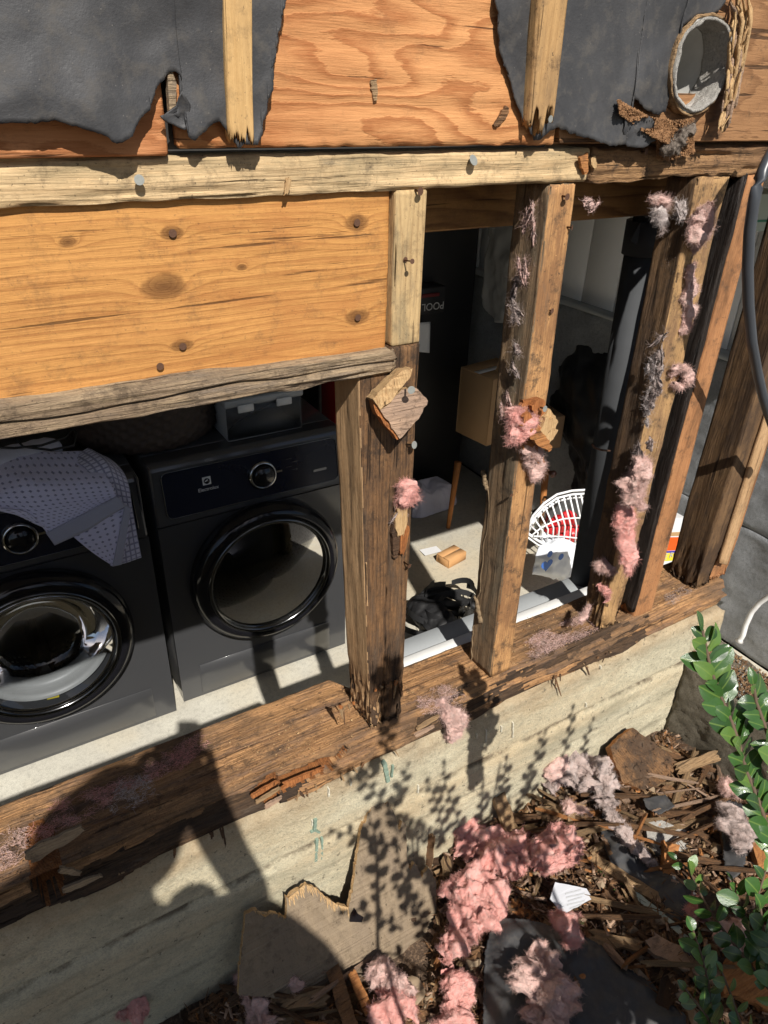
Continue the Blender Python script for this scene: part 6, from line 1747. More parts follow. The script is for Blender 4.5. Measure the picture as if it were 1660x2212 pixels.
def sp_d(L, d0, d1): return [tuple(at_d(a, b, d0 + (d1 - d0) * i / (len(L) - 1))) for i, (a, b) in enumerate(L)]
def sp_g(L, h0, h1): return [tuple(gp(a, b, h0 + (h1 - h0) * i / (len(L) - 1))) for i, (a, b) in enumerate(L)]
sprig_thing('shrub_sprig', sp_d([(1518, 1362), (1526, 1400), (1534, 1440), (1552, 1492), (1577, 1548), (1598, 1608), (1612, 1665), (1634, 1716), (1656, 1778), (1700, 1880)], 1.06, 1.16), 44, .036, 'tallest glossy green sprig, upright before the concrete wall corner', 5, group=SG)
sprig_thing('shrub_sprig', sp_d([(1628, 1478), (1634, 1515), (1650, 1560), (1668, 1610), (1700, 1690)], 1.10, 1.14), 16, .036, 'short glossy sprig at the right edge beside the tallest one', 9, group=SG)
sprig_thing('shrub_sprig', sp_g([(1462, 1856), (1490, 1880), (1512, 1930), (1545, 1985), (1580, 2032), (1640, 2110), (1690, 2170)], 0.22, 0.16), 22, .042, 'thin shaded sprig reaching left over the black felt scrap', 12, r=.004, group=SG)
sprig_thing('shrub_sprig', sp_g([(1582, 1905), (1600, 1950), (1622, 2000), (1645, 2060), (1680, 2150)], 0.26, 0.16), 17, .046, 'bushy green sprig low at the right edge', 15, group=SG)
sprig_thing('shrub_sprig', sp_g([(1655, 1880), (1640, 1930), (1650, 2010), (1690, 2090)], 0.30, 0.20), 12, .050, 'bright broad-leaved sprig cut by the right edge', 18, group=SG)
sprig_thing('shrub_sprig', sp_g([(1498, 2010), (1515, 2060), (1530, 2120), (1538, 2190), (1540, 2280)], 0.26, 0.10), 20, .040, 'dark narrow sprig standing over the lower planks', 21, group=SG, r=.0035)
sprig_thing('shrub_sprig', sp_g([(1480, 2135), (1500, 2160), (1530, 2200), (1560, 2260)], 0.24, 0.12), 9, .040, 'yellow-green sprig at the bottom right corner', 24, group=SG, r=.0035)
sprig_thing('shrub_sprig', sp_g([(1560, 2100), (1580, 2150), (1600, 2210), (1620, 2280)], 0.26, 0.12), 8, .040, 'dense dark sprig beside the yellow-green one at the bottom', 27, group=SG, r=.0035)
# taller branches of the same shrub between camera and sun: their leaves dapple the concrete and the split board
def back(px, py, y0, t):
    q = at(px, py, 'y', y0); return tuple(q - np.array(SUN) / SUN.y * t)
def shadow_sprig(L, y0, t, n, size, seed, jit=.0):
    P = [back(a, b, y0, t) for a, b in L]
    parts = []
    tv, tf = tube(None, resample(P, 16).tolist(), np.linspace(.0022, .0045, 16).tolist(), None, n=6)
    parts.append((tv, tf))
    for (c, x, d, z, s_) in leaf_frames(P, n, size, seed):
        parts.append((LV * s_ @ np.array([x, d, z]) + c, LF))
    return parts
bush = thing('shrub', 'tall leafy shrub whose branches dapple the concrete with shade', 'shrub', (.75, -1.15, -1.9))
parts = []
for i, (L, n, sz) in enumerate([
    ([(836, 1432), (840, 1480), (842, 1540)], 10, .044), ([(842, 1540), (836, 1600), (822, 1650)], 8, .036),
    ([(722, 1655), (760, 1680), (800, 1700), (850, 1760)], 12, .034), ([(882, 1655), (870, 1690), (852, 1730), (845, 1790)], 10, .034), ([(790, 1690), (800, 1650), (830, 1645)], 6, .034),
    ([(1238, 1530), (1230, 1570), (1218, 1620), (1190, 1700)], 12, .030), ([(1278, 1556), (1262, 1600), (1250, 1660)], 9, .028),
    ([(1176, 1585), (1160, 1630), (1135, 1690), (1110, 1760), (1080, 1820)], 18, .034), ([(1092, 1640), (1085, 1700), (1070, 1760), (1060, 1830)], 16, .036),
    ([(960, 1650), (962, 1700), (985, 1760), (1000, 1830)], 14, .036), ([(925, 1690), (945, 1750), (960, 1820)], 12, .034), ([(1140, 1660), (1150, 1730), (1150, 1800)], 12, .034),
    ([(1200, 1690), (1190, 1760), (1180, 1820)], 10, .032), ([(1040, 1700), (1040, 1780), (1030, 1850)], 12, .036)]):
    parts += shadow_sprig(L, 0., .92 + .05 * (i % 4), n, sz, 300 + i)
for i, (L, n, sz) in enumerate([
    ([(780, 1845), (820, 1850), (870, 1860), (930, 1870)], 14, .032), ([(870, 1800), (880, 1860), (870, 1930), (860, 2000)], 18, .036), ([(830, 1900), (860, 1920), (900, 1940)], 12, .034),
    ([(780, 2020), (815, 2010), (850, 2020), (900, 2040)], 12, .032), ([(920, 1880), (925, 1950), (915, 2010)], 12, .034), ([(820, 1960), (860, 1970), (880, 2000), (900, 2060)], 14, .034), ([(830, 2090), (880, 2090), (920, 2100)], 7, .03),
    ([(1000, 1850), (1060, 1870), (1120, 1900)], 16, .038), ([(1010, 1930), (1040, 1960), (1060, 2000)], 16, .040), ([(1150, 1850), (1200, 1880), (1260, 1900)], 16, .036), ([(960, 1990), (1000, 2040), (1000, 2100)], 14, .036), ([(1240, 1760), (1300, 1820), (1330, 1880)], 12, .034),
    ([(1330, 1960), (1380, 1990), (1440, 2010)], 16, .04), ([(1120, 2060), (1180, 2080), (1250, 2090)], 18, .042), ([(1300, 2080), (1360, 2110), (1420, 2140)], 20, .044), ([(1440, 2060), (1500, 2100), (1560, 2140)], 18, .044), ([(1330, 1880), (1400, 1900), (1470, 1930)], 14, .038), ([(1060, 2120), (1140, 2150), (1200, 2180)], 18, .044), ([(1380, 2180), (1440, 2200), (1520, 2205)], 16, .044), ([(1540, 2000), (1580, 2040), (1640, 2050)], 14, .04), ([(1180, 1990), (1240, 2020), (1300, 2040)], 16, .042), ([(1240, 2140), (1290, 2160), (1350, 2190)], 16, .046), ([(1600, 2130), (1560, 2170), (1650, 2190)], 14, .044)]):
    if i in (2, 5): continue
    parts += shadow_sprig(L, -.22 if i < 7 else -.35, .72 + .04 * (i % 4), int(n * (.7 if i < 7 else 1)), sz, 400 + i)
rs = np.random.RandomState(9); DEN = [(1230, 2030), (1330, 1990), (1420, 1930), (1560, 1990), (1680, 1960), (1700, 2260), (1090, 2260)]; n_l = 0
for i in range(2600):
    a, b_ = rs.uniform(1040, 1700), rs.uniform(1900, 2260)
    if not inpoly(np.array([a]), np.array([b_]), DEN)[0]: continue
    if fbm(np.array([[a * .022, b_ * .026, 3.]]), 3, 5)[0] < -.12: continue
    p_ = at(a, b_, 'z', -1.80) - np.array(SUN) / SUN.y * rs.uniform(.62, 1.05)
    c_ = CM.T @ (p_ - CC)
    if c_[2] > .02 and c_[1] / c_[2] * CF + 1106 < 2300 and c_[0] / c_[2] * CF + 830 < 1780: continue
    z = np.array([rs.uniform(-.6, .4), -.6, .7]) + rs.normal(size=3) * .4; z /= np.linalg.norm(z); d = np.cross(z, rs.normal(size=3)); d /= np.linalg.norm(d); x = np.cross(d, z)
    parts.append((LV * rs.uniform(.035, .055) @ np.array([x, d, z]) + p_, LF)); n_l += 1
print('dense leaves', n_l)
vv, fa = merge(parts)
mk('foliage', vv, fa, M['leaf'], bush, True, kind='stuff')
rs_ = random.Random(8)
for k in range(9):
    x1_, y1_, z1_ = rs_.uniform(.35, 1.1), rs_.uniform(-1.25, -.95), rs_.uniform(-.75, -.5)
    tube('branch', resample([(x1_, y1_, z1_), (x1_ + rs_.uniform(-.1, .1), y1_ - .1, z1_ - .5), (.75 + rs_.uniform(-.15, .15), -1.3, -1.95)], 12).tolist(), np.linspace(.004, .012, 12).tolist(), M['twig'], bush, 7)
# ================================================================== DEBRIS ON THE GROUND
# --- big split plywood sheet leaning on the wall
pA = at(860, 1745, 'y', -.012); pB = gp(700, 2150, .01)
d1 = np.array([0, pB[1] - pA[1], pB[2] - pA[2]]); nB = np.cross(np.array([1., 0, 0]), d1); nB /= np.linalg.norm(nB)
if nB[1] > 0: nB = -nB
OUT = [(531, 1975), (546, 1965), (556, 1966), (567, 1978), (578, 1974), (593, 1969), (606, 1976), (618, 1984), (620, 1950), (618, 1938), (640, 1925), (659, 1908), (672, 1912), (684, 1918), (703, 1936), (725, 1951), (753, 1958), (764, 1905), (770, 1850), (781, 1790), (788, 1772), (807, 1731), (815, 1740), (822, 1728), (832, 1734), (839, 1731), (850, 1752), (856, 1767), (862, 1790), (869, 1773), (878, 1784), (879, 1850), (886, 1880), (896, 1862), (912, 1890), (925, 1870), (943, 1900), (943, 1990), (940, 2077), (937, 2118), (905, 2140), (860, 2128), (820, 2150), (796, 2205), (778, 2215), (760, 2150), (720, 2165), (640, 2160), (515, 2150), (516, 2100), (524, 2030)]
pts = jag([at_plane(a, b, pA, nB) for a, b in OUT], .006, .0011, 4)
pts = [p + (np.array([0, -.3, -.9]) * .012 * abs(vn(np.array([[p[0] * 160, 0, 0]]), 9)[0]) if at_top else 0) for p, at_top in [(p, p[2] > pB[2] + .12 and abs(p[0] - pts[0][0]) > .004) for p in pts]]
sb_ = thing('split_board', 'large grey split plywood sheet leaning on the concrete wall', 'board', tuple(pB))
slab('sheet', pts, nB, .012, M['board_grey'], sb_, mats=[M['board_grey'], M['fresh_pale']])
# pale torn veneer along its broken edges
def veneer(L, w, seed):
    r = random.Random(seed); A = resample([at_plane(a, b, pA, nB) for a, b in L], 60)
    for i in range(0, 59):
        if r.random() < .25: continue
        p = A[i] + nB * .002; q = A[i + 1] + nB * .002; dn = (d1 / np.linalg.norm(d1) + np.array([r.uniform(-.2, .2), 0, 0])) * r.uniform(.2, 1) * w
        slab('veneer', [p, q, q + dn * .8, (p + q) / 2 + dn * 1.3, p + dn], nB, .002, M['fresh_pale'], sb_)
veneer([(620, 1942), (640, 1926), (659, 1909), (684, 1919), (703, 1937), (725, 1952), (752, 1960)], .026, 3)
veneer([(546, 1966), (556, 1968), (593, 1971), (612, 1980)], .008, 4)
slab('hole', [at_plane(a, b, pA + nB * .003, nB) for a, b in ((756, 1992), (758, 1978), (766, 1962), (774, 1975), (786, 1982), (782, 1993))], nB, .004, M['gloss_black'], sb_)
def gshard(a, b, w, th, h, mat, label, seed, parent=None, name='wood_shard', group=None, cat='wood shard', hb=None):
    """jagged splinter on the ground from photo point a to b"""
    A = gp(a[0], a[1], h); B = gp(b[0], b[1], h if hb is None else hb)
    d = B - A; L = np.linalg.norm(d); d /= L
    r = random.Random(seed)
    up = np.array([r.uniform(-.25, .25), r.uniform(-.45, .0), 1.]); up -= up.dot(d) * d; up /= np.linalg.norm(up)
    s = np.cross(up, d); k = max(4, min(9, int(L / .02)))
    P = [A + d * (L * i / k) + s * (w * (.5 + r.uniform(-.08, .08))) for i in range(k + 1)]
    nt = 4
    P += [A + d * L * (1 + r.uniform(-.06, .08)) + s * (w * (.35 - .7 * j / (nt - 1))) for j in range(nt)]
    P += [A + d * (L * i / k) - s * (w * (.5 + r.uniform(-.08, .08))) for i in range(k, -1, -1)]
    P += [A - d * L * r.uniform(-.05, .07) - s * (w * (.35 - .7 * j / (nt - 1))) for j in range(nt)]
    m = M[mat] if isinstance(mat, str) else mat
    o = slab(name, P, up, th, m, parent, mats=[m, M['shard_b'] if r.random() < .5 else m])
    if parent is None: tag(o, label, cat, group)
    return o
def gpoly(name, L, h, th, mat, label, cat, seed=0, amp=.002, n=None, mats=None, kind=None, tilt=0):
    n_ = np.array(n if n is not None else (0, -tilt, 1.), float); n_ /= np.linalg.norm(n_)
    cx = sum(a for a, b in L) / len(L); cy = sum(b for a, b in L) / len(L)
    p0 = gp(cx, cy, h)
    P = jag([at_plane(a, b, p0, n_) for a, b in L], .012, amp, seed)
    return slab(name, P, n_, th, mat, None, mats=mats, label=label, cat=cat, kind=kind)
gpoly('wood_block', [(1319, 1614), (1342, 1592), (1368, 1572), (1395, 1592), (1420, 1610), (1450, 1635), (1474, 1654), (1460, 1665), (1438, 1688), (1419, 1698), (1400, 1704), (1383, 1705), (1343, 1687), (1332, 1658)], .09, .03, M['shard_a'], 'thick dark brown plank offcut resting against the wall corner', 'wood block', 3, .003, (-.15, -.75, 1), [M['stud_rot'], M['shard_d']])
gshard((1465, 1660), (1552, 1630), .030, .012, .07, 'shard_b', 'pointed tan splinter jutting right from the dark plank offcut', 5)
gshard((1402, 1710), (1425, 1785), .030, .010, .03, 'shard_b', 'pale tan splinter standing below the dark plank offcut', 6)
gshard((1275, 1848), (1472, 1970), .030, .020, .03, 'shard_b', 'long weathered stick lying diagonally across the moss', 7)
gshard((1370, 1890), (1480, 1968), .042, .014, .012, 'shard_a', 'dark brown bark strip beside the long weathered stick', 8)
gshard((1362, 1922), (1482, 2022), .020, .008, .035, plain('pale_green_paint', (.30, .36, .33), .6, .2, 30), 'pale green painted stick lying over the brown pieces', 9)
gshard((1285, 1955), (1440, 1990), .050, .016, .02, 'shard_a', 'ragged reddish brown plank end left of the green stick', 10)
gshard((1300, 1968), (1370, 2005), .022, .010, .03, 'shard_a', 'short brown split stick under the green stick', 11)
gshard((1405, 2032), (1562, 2112), .050, .016, .045, 'scrap', 'grey-tan board lying diagonally near the bottom right', 12)
gshard((1568, 2108), (1700, 2160), .075, .022, .05, 'shard_d', 'sawn orange-brown plank end at the bottom right', 13)
gshard((925, 1872), (931, 1806), .022, .006, .04, 'shard_a', 'thin dark upright splinter beside the leaning board', 14, hb=.19)
gshard((893, 1990), (893, 1868), .018, .004, .06, 'shard_c', 'narrow dark strip standing in for the shaded gap in the leaning board', 15, hb=.10)  # dark strip put in for the shade of the gap in the board
gshard((540, 2120), (632, 2030), .022, .010, .05, 'shard_b', 'long thin grey splinter lying on the leaning board', 16, hb=.12)
gshard((600, 2125), (668, 2072), .026, .014, .05, 'shard_d', 'short orange-tipped stick on the foot of the leaning board', 17, hb=.10)
gshard((715, 2075), (760, 2225), .034, .014, .06, 'shard_a', 'long brown splinter crossing the foot of the leaning board', 18)
gshard((760, 2100), (800, 2190), .022, .008, .07, 'shard_d', 'bright orange pointed splinter on the leaning board', 19)
gshard((590, 2165), (705, 2150), .040, .018, .05, 'shard_b', 'ochre split block at the foot of the leaning board', 20)
gshard((415, 2212), (500, 2160), .050, .020, .02, 'shard_a', 'dark plank end cut by the bottom edge', 21)
gshard((495, 2165), (560, 2140), .020, .008, .05, 'shard_c', 'dark sliver lying on the bottom left pink tuft', 22)
gshard((590, 2225), (640, 2190), .030, .014, .04, 'shard_b', 'stubby tan chip at the bottom centre', 23)
gshard((1125, 1945), (1130, 2000), .055, .02, .02, 'shard_d', 'orange rotten chunk left of the white label', 24)
gshard((1080, 1720), (1110, 1800), .04, .014, .05, 'shard_b', 'yellow-tan broken chunk at the base of the concrete', 25)
gshard((1235, 1755), (1242, 1845), .022, .006, .05, 'shard_b', 'flat tan stick standing right of the bright pink clump', 26, hb=.02)
gshard((1165, 1750), (1260, 1742), .022, .010, .05, 'shard_b', 'short tan strip under the grey-pink mat', 27)
gshard((1265, 1990), (1285, 1958), .018, .008, .01, 'nail_rust', 'short round stake under the white label', 28)
gshard((1448, 1905), (1452, 1820), .040, .02, .02, 'shard_d', 'split orange-brown block standing right of the black scrap', 29, hb=.07)
gshard((1640, 1800), (1665, 1900), .05, .02, .05, 'shard_d', 'orange rotten wood at the right edge', 30)
gshard((1370, 1660 + 60), (1410, 1780), .026, .01, .03, 'shard_a', 'thin brown lath below the dark plank offcut', 31)
gshard((1440, 1700), (1500, 1760), .03, .012, .04, 'shard_a', 'brown lath leaning right of the dark plank offcut', 32)
gpoly('cardboard_chunk', [(1395, 1778), (1425, 1770), (1470, 1788), (1492, 1800), (1488, 1830), (1460, 1850), (1430, 1848), (1405, 1820)], .04, .02, M['plaster'], 'pale crumbly plaster chunk right of the black scrap', 'plaster chunk', 5, .004, (-.1, -.4, 1))
# white curled bark / plaster flake
loft('white_flake', [[(1487, 1800, -.18), (1500, 1775, -.18), (1530, 1760, -.18)], [(1490, 1750, -.22), (1505, 1748, -.24), (1525, 1750, -.22)], [(1510, 1722, -.20), (1525, 1715, -.21), (1545, 1722, -.19)]], 30, 30, M['plaster'], None, .008, 18, seed=3, th=.01, label='white crusty curled flake standing in the debris', cat='plaster flake')
# black felt scraps
def crumple(name, L, h, label, seed, amp=.012, fr=7, nx=90, edge_drop=.0, cat='felt paper', mat=None, prof=None):
    """sheet draped over the debris: grid clipped to a photo outline"""
    P = [gp(a, b, h) for a, b in L]
    cx = np.mean(P, axis=0); X0, X1 = min(p[0] for p in P), max(p[0] for p in P); Y0, Y1 = min(p[1] for p in P), max(p[1] for p in P)
    poly = jag([(p[0], p[1]) for p in P], .01, .0008, seed)
    poly = [tuple(p) for p in poly]
    X, Y = np.meshgrid(np.linspace(X0, X1, nx), np.linspace(Y0, Y1, nx), indexing='ij')
    x, y = X.ravel(), Y.ravel()
    ins = inpoly(x, y, poly)
    # soft distance to outline for folded-down borders
    pa = np.array(poly); dd = np.min(np.hypot(x[:, None] - pa[None, :, 0], y[:, None] - pa[None, :, 1]), axis=1)
    Z = ground_z(x, y) * .35 + np.mean(ground_z(x, y)) * .65 + h + amp * fbm(np.stack([x * fr, y * fr, x * 0], 1), 4, seed) - edge_drop * np.exp(-(dd / .03) ** 2)
    ia = np.arange(nx * nx).reshape(nx, nx)
    F = np.stack([ia[:-1, :-1], ia[1:, :-1], ia[1:, 1:], ia[:-1, 1:]], -1).reshape(-1, 4)
    F = F[ins[F].sum(1) >= 3]
    use = np.unique(F); mp = -np.ones(nx * nx, int); mp[use] = np.arange(len(use))
    V = np.stack([x, y, Z], 1)[use]
    # snap rim vertices to the outline
    o = mk(name, V, mp[F], mat or M['felt'], None, True, label=label, cat=cat)
    m = o.modifiers.new('thickness', 'SOLIDIFY'); m.thickness = .0025; return o
crumple('felt_scrap', [(1046, 2230), (1048, 2120), (1050, 2043), (1062, 1996), (1085, 1975), (1140, 1976), (1200, 1992), (1280, 2010), (1310, 2023), (1355, 2058), (1420, 2098), (1450, 2138), (1498, 2168), (1500, 2240), (1300, 2300), (1060, 2300)], .085, 'large black felt scrap with folded edge in the foreground debris', 4, .012, 4, 150, .03)
crumple('felt_scrap', [(1304, 1742), (1335, 1758), (1372, 1800), (1412, 1862), (1450, 1885), (1500, 1895), (1520, 1950), (1505, 1990), (1470, 1990), (1440, 1965), (1400, 1930), (1360, 1900), (1320, 1860), (1300, 1800)], .05, 'glossy torn black felt strip in the middle of the debris', 6, .012, 8, 90, .02)
crumple('felt_scrap', [(1390, 1722), (1440, 1715), (1460, 1740), (1425, 1760), (1395, 1745)], .075, 'small grey felt flake under the dark plank offcut', 7, .006, 9, 30)
crumple('felt_scrap', [(1560, 1720), (1610, 1730), (1618, 1800), (1610, 1880), (1580, 1900), (1565, 1850)], .06, 'upright felt scrap covered in grey wool at the right', 8, .010, 9, 40)
crumple('felt_scrap', [(1470, 2050), (1600, 2080), (1670, 2110), (1670, 2140), (1560, 2110)], .05, 'dark felt scrap by the sawn orange-brown plank end', 9, .010, 9, 40)
# insulation lumps on the ground
GP = 'pink insulation lumps in the debris heap'
def gl(L): return [tuple(gp(a, b, h)) for a, b, h in L]
def lump(L, rad, mat, label, seed, nf=3500, amp=.5, flat=.6, fr=15, fl=.020): return tuft('insulation_lump', gl(L), rad, M[mat], label, GP, nf, fl, .0006, amp, flat, seed, fr=fr, seg=100)
lump([(985, 1800, .06), (1020, 1815, .07), (1060, 1838, .07), (1105, 1862, .07), (1135, 1885, .06)], [.03, .05, .055, .05, .03], 'pink', 'long pink lump with a deep crease under the leaf shadows', 101, 5000)
lump([(1075, 1790, .09), (1120, 1830, .09), (1165, 1870, .08)], [.03, .045, .035], 'pink', 'second long pink lump lying right behind the creased one', 102, 4000)
lump([(1190, 1800, .09), (1215, 1830, .10), (1235, 1870, .08)], [.05, .075, .055], 'pink', 'bright fluffy pink ball, the roundest lump of the heap', 103, 7000, .42, .9)
lump([(950, 1930, .06), (1000, 1915, .07), (1060, 1935, .07), (1095, 1960, .05)], [.035, .055, .055, .03], 'pink', 'broad pink lump right beside the leaning board', 104, 5000)
lump([(1020, 1960, .08), (995, 2000, .09), (975, 2050, .08), (965, 2080, .07)], [.03, .045, .045, .022], 'pink', 'drooping pink roll between board and black felt', 105, 4500)
lump([(1070, 1965, .09), (1035, 2000, .10), (1025, 2035, .09)], [.025, .035, .022], 'pink', 'small pink roll just left of the felt fold', 106, 2600)
lump([(968, 2095, .06), (985, 2140, .06), (985, 2230, .05)], [.030, .040, .04], 'pink', 'upright pink strip at the bottom, left of the black felt', 107, 4000)
lump([(795, 2098, .07), (845, 2108, .08), (880, 2130, .08), (900, 2150, .07)], [.02, .034, .036, .025], 'pink_pale', 'folded pale pink roll lying on the foot of the leaning board', 108, 3500)
lump([(880, 2150, .07), (850, 2190, .07), (835, 2240, .06)], [.03, .042, .045], 'pink', 'pink mass cut by the bottom edge under the folded roll', 109, 3500)
lump([(515, 2105, .05), (535, 2140, .06), (560, 2200, .05), (570, 2240, .05)], [.020, .034, .036, .036], 'pink_pale', 'dull pink tuft at the bottom left of the leaning board', 110, 3200)
lump([(255, 2195, .02), (285, 2180, .03), (318, 2162, .02)], [.014, .022, .014], 'pink', 'small pink tuft in the shade at the bottom left', 111, 1200)
lump([(630, 2130, .07), (650, 2115, .08)], [.014, .018], 'pink_pale', 'small pale scrap of wool by the short orange stick', 112, 700)
lump([(1195, 1975, .12), (1220, 1992, .13), (1238, 2020, .12), (1250, 2048, .11)], [.018, .026, .020, .010], 'pink', 'slim pink strand lying over the top of the black felt', 113, 2600)
lump([(1150, 2060, .11), (1185, 2080, .12), (1185, 2140, .12), (1180, 2220, .11)], [.03, .055, .065, .06], 'pink_pale', 'wide pale pink clump lying on the black felt', 114, 9000, .35, .5)
lump([(1180, 1700, .10), (1220, 1660, .12), (1270, 1650, .12), (1300, 1690, .10), (1310, 1740, .08)], [.03, .05, .055, .05, .03], 'pink_grey', 'large dirty grey-pink mat against the base of the concrete', 115, 9000, .45, .7)
lump([(1185, 1655, .13), (1215, 1690, .13)], [.02, .03], 'pink_pale', 'pale pink tuft on the left of the dirty mat', 116, 2000)
lump([(1310, 1745, .07), (1340, 1790, .07), (1380, 1840, .06), (1420, 1870, .05)], [.02, .022, .018, .010], 'pink_grey', 'grey hairy tail trailing right from the dirty mat', 117, 2600)
lump([(1490, 1955, .07), (1515, 1960, .08), (1520, 1985, .07)], [.02, .026, .018], 'pink', 'dusky pink tuft left of the small dark square', 118, 1500)
lump([(1540, 2010, .08), (1575, 2022, .09), (1610, 2020, .08)], [.022, .032, .024], 'pink_pale', 'dusky pink tuft below the small dark square', 119, 1800)
lump([(1575, 1740, .09), (1590, 1790, .10), (1600, 1840, .09)], [.028, .032, .024], 'pink_grey', 'grey-pink wool on the upright felt scrap', 120, 4000, .35, .6)
lump([(1555, 1700, .08), (1600, 1705, .08)], [.02, .024], 'pink_pale', 'pale pink patch beside the tallest sprig', 121, 1500)
lump([(1215, 1735, .08), (1280, 1762, .07)], [.014, .016], 'pink_pale', 'flat pink scrap under the grey-pink mat', 122, 900)
lump([(1395, 1600, .15), (1412, 1590, .15)], [.012, .014], 'white_wool', 'tiny white wool clot on the dark plank offcut', 123, 500)
gpoly('dark_square', [(1512, 1940), (1535, 1925), (1555, 1940), (1552, 1985), (1528, 1978), (1514, 1968)], .12, .008, M['shard_c'], 'small dark felt square between the dusky pink tufts', 'felt square', 9, .001, (-.2, -.8, 1))
lb = gpoly('white_label', [(1189, 1942), (1200, 1906), (1268, 1920), (1281, 1942), (1216, 1976)], .07, .003, plain('white_card', (.46, .47, .50), .6, .05, 40), 'torn white printed label lying among the pink insulation', 'label', 3, .001, (0, -.35, 1))
lp0 = gp(1231, 1938, .07)
for i, (x_, l_) in enumerate([(1222, 34), (1224, 40), (1228, 30), (1226, 38), (1232, 24)]):
    y_ = 1930 + 8 * i
    Q_ = [at_plane(a, b, lp0 + np.array([0, -.0004, .0012]), (0, -.35, 1)) for a, b in ((x_, y_), (x_ + l_, y_ - 9), (x_ + l_, y_ - 6), (x_, y_ + 3))]
    slab('print_line', Q_, (0, -.35, 1), .0008, M['grey_plastic'], lb)
# moss / small weeds
rs = np.random.RandomState(5)
MP = [(1292, 1870), (1330, 1858), (1372, 1885), (1392, 1920), (1375, 1948), (1330, 1945), (1300, 1915)]
parts = []
for i in range(900):
    a, b_2 = rs.uniform(1290, 1395), rs.uniform(1855, 1950)
    if not inpoly(np.array([a]), np.array([b_2]), MP)[0]: continue
    c = gp(a, b_2, rs.uniform(0, .02)); x = rs.normal(size=3); x /= np.linalg.norm(x); d = np.cross(x, (0, 0, 1)); d /= np.linalg.norm(d); z = np.cross(x, d)
    parts.append((LV * rs.uniform(.006, .013) @ np.array([x, d, z]) + c, LF))
vv, fa = merge(parts)
mk('moss_patch', vv, fa, leaf_mat('moss_green', (.05, .11, .02), (.09, .17, .03)), None, True, kind='stuff', label='patch of small bright green weeds under the long stick', cat='weeds')
# dry leaves
M['dry_leaf'] = plain('dry_leaf', (.26, .19, .12), .8, .3, 60, .3)
def dry(a, b, s_, seed, label, mat=None):
    r = np.random.RandomState(seed); x = r.normal(size=3) * (1, 1, .3); x /= np.linalg.norm(x); d = np.cross((0, 0, 1), x) + (0, 0, r.uniform(-.3, .3)); d /= np.linalg.norm(d); z = np.cross(x, d)
    V = LV.copy(); V[:, 0] *= 1.3; V[:, 2] += .12 * np.sin(V[:, 0] * 7 + seed) + .08 * np.sin(V[:, 1] * 9)
    mk('dry_leaf', V * s_ @ np.array([x, d, z]) + gp(a, b, .07), LF, mat or M['dry_leaf'], None, True, label=label, cat='leaf')
dry(900, 2175, .07, 1, 'large curled dry leaf right of the folded pink roll'); dry(860, 2140, .05, 2, 'brown dry leaf under the folded pink roll')
dry(1272, 2052, .028, 3, 'narrow pale leaf on the black felt', M['board_grey']); dry(1262, 1992, .03, 4, 'small yellow-green leaf by the white label', M['twig_green']); dry(1240, 2160, .05, 5, 'brown curled leaf on the right of the pale pink clump')
dry(1270, 2110, .045, 6, 'orange-brown leaf-like chip on the black felt', M['shard_d'])
# mid-size shards, scattered: shared meshes
def shard_lib():
    lib = []
    for i, m_ in enumerate(['shard_a', 'shard_b', 'shard_c', 'shard_d', 'shard_a', 'scrap', 'shard_b', 'shard_a']):
        r = random.Random(i + 40); k = 5; L = 1.0; w = r.uniform(.12, .3); th = r.uniform(.05, .12)
        P = [(L * j / k - .5, w * (.5 + r.uniform(-.15, .15)) * (1 - .4 * (j / k) ** 2)) for j in range(k + 1)] + [(.5 + r.uniform(-.05, .12), w * (.25 - .25 * j)) for j in range(3)]
        P += [(L * j / k - .5, -w * (.5 + r.uniform(-.15, .15)) * (1 - .4 * (j / k) ** 2)) for j in range(k, -1, -1)] + [(-.5 - r.uniform(-.05, .12), -w * (.25 - .25 * j)) for j in range(3)]
        n = len(P); V = [(x, y, th / 2 + .03 * math.sin(x * 5 + i)) for x, y in P] + [(x, y, -th / 2 + .03 * math.sin(x * 5 + i)) for x, y in P]
        tr = tessellate_polygon([[Vector((x, y, 0)) for x, y in P]])
        F = [list(t) for t in tr] + [[t[2] + n, t[1] + n, t[0] + n] for t in tr] + [[j, (j + 1) % n, (j + 1) % n + n, j + n] for j in range(n)]
        import bmesh
        me = bpy.data.meshes.new('shard'); me.from_pydata(V, [], F); me.materials.append(M[m_])
        b = bmesh.new(); b.from_mesh(me); bmesh.ops.recalc_face_normals(b, faces=b.faces); b.to_mesh(me); b.free()
        lib.append(me)
    return lib
LIB = shard_lib()
desc = ['reddish brown', 'tan', 'near-black', 'orange', 'dark brown', 'grey-tan', 'straw-coloured', 'brown']
REG = [(500, 2130), (560, 2100), (760, 2140), (930, 2120), (950, 1860), (1080, 1770), (1180, 1720), (1330, 1700), (1440, 1600), (1500, 1690), (1580, 1740), (1680, 1850), (1700, 2230), (380, 2230), (440, 2160)]
zones = [(900, 1900, 'left of the pink lumps'), (1200, 1780, 'near the base of the concrete'), (1420, 1760, 'near the wall corner'), (1360, 1960, 'near the green stick'), (1350, 2120, 'near the bottom felt'), (1600, 1850, 'at the right by the shrub'), (1580, 2100, 'at the bottom right under the sprigs'), (650, 2180, 'at the foot of the leaning board'), (450, 2200, 'at the bottom left')]
r = random.Random(77); cnt = 0
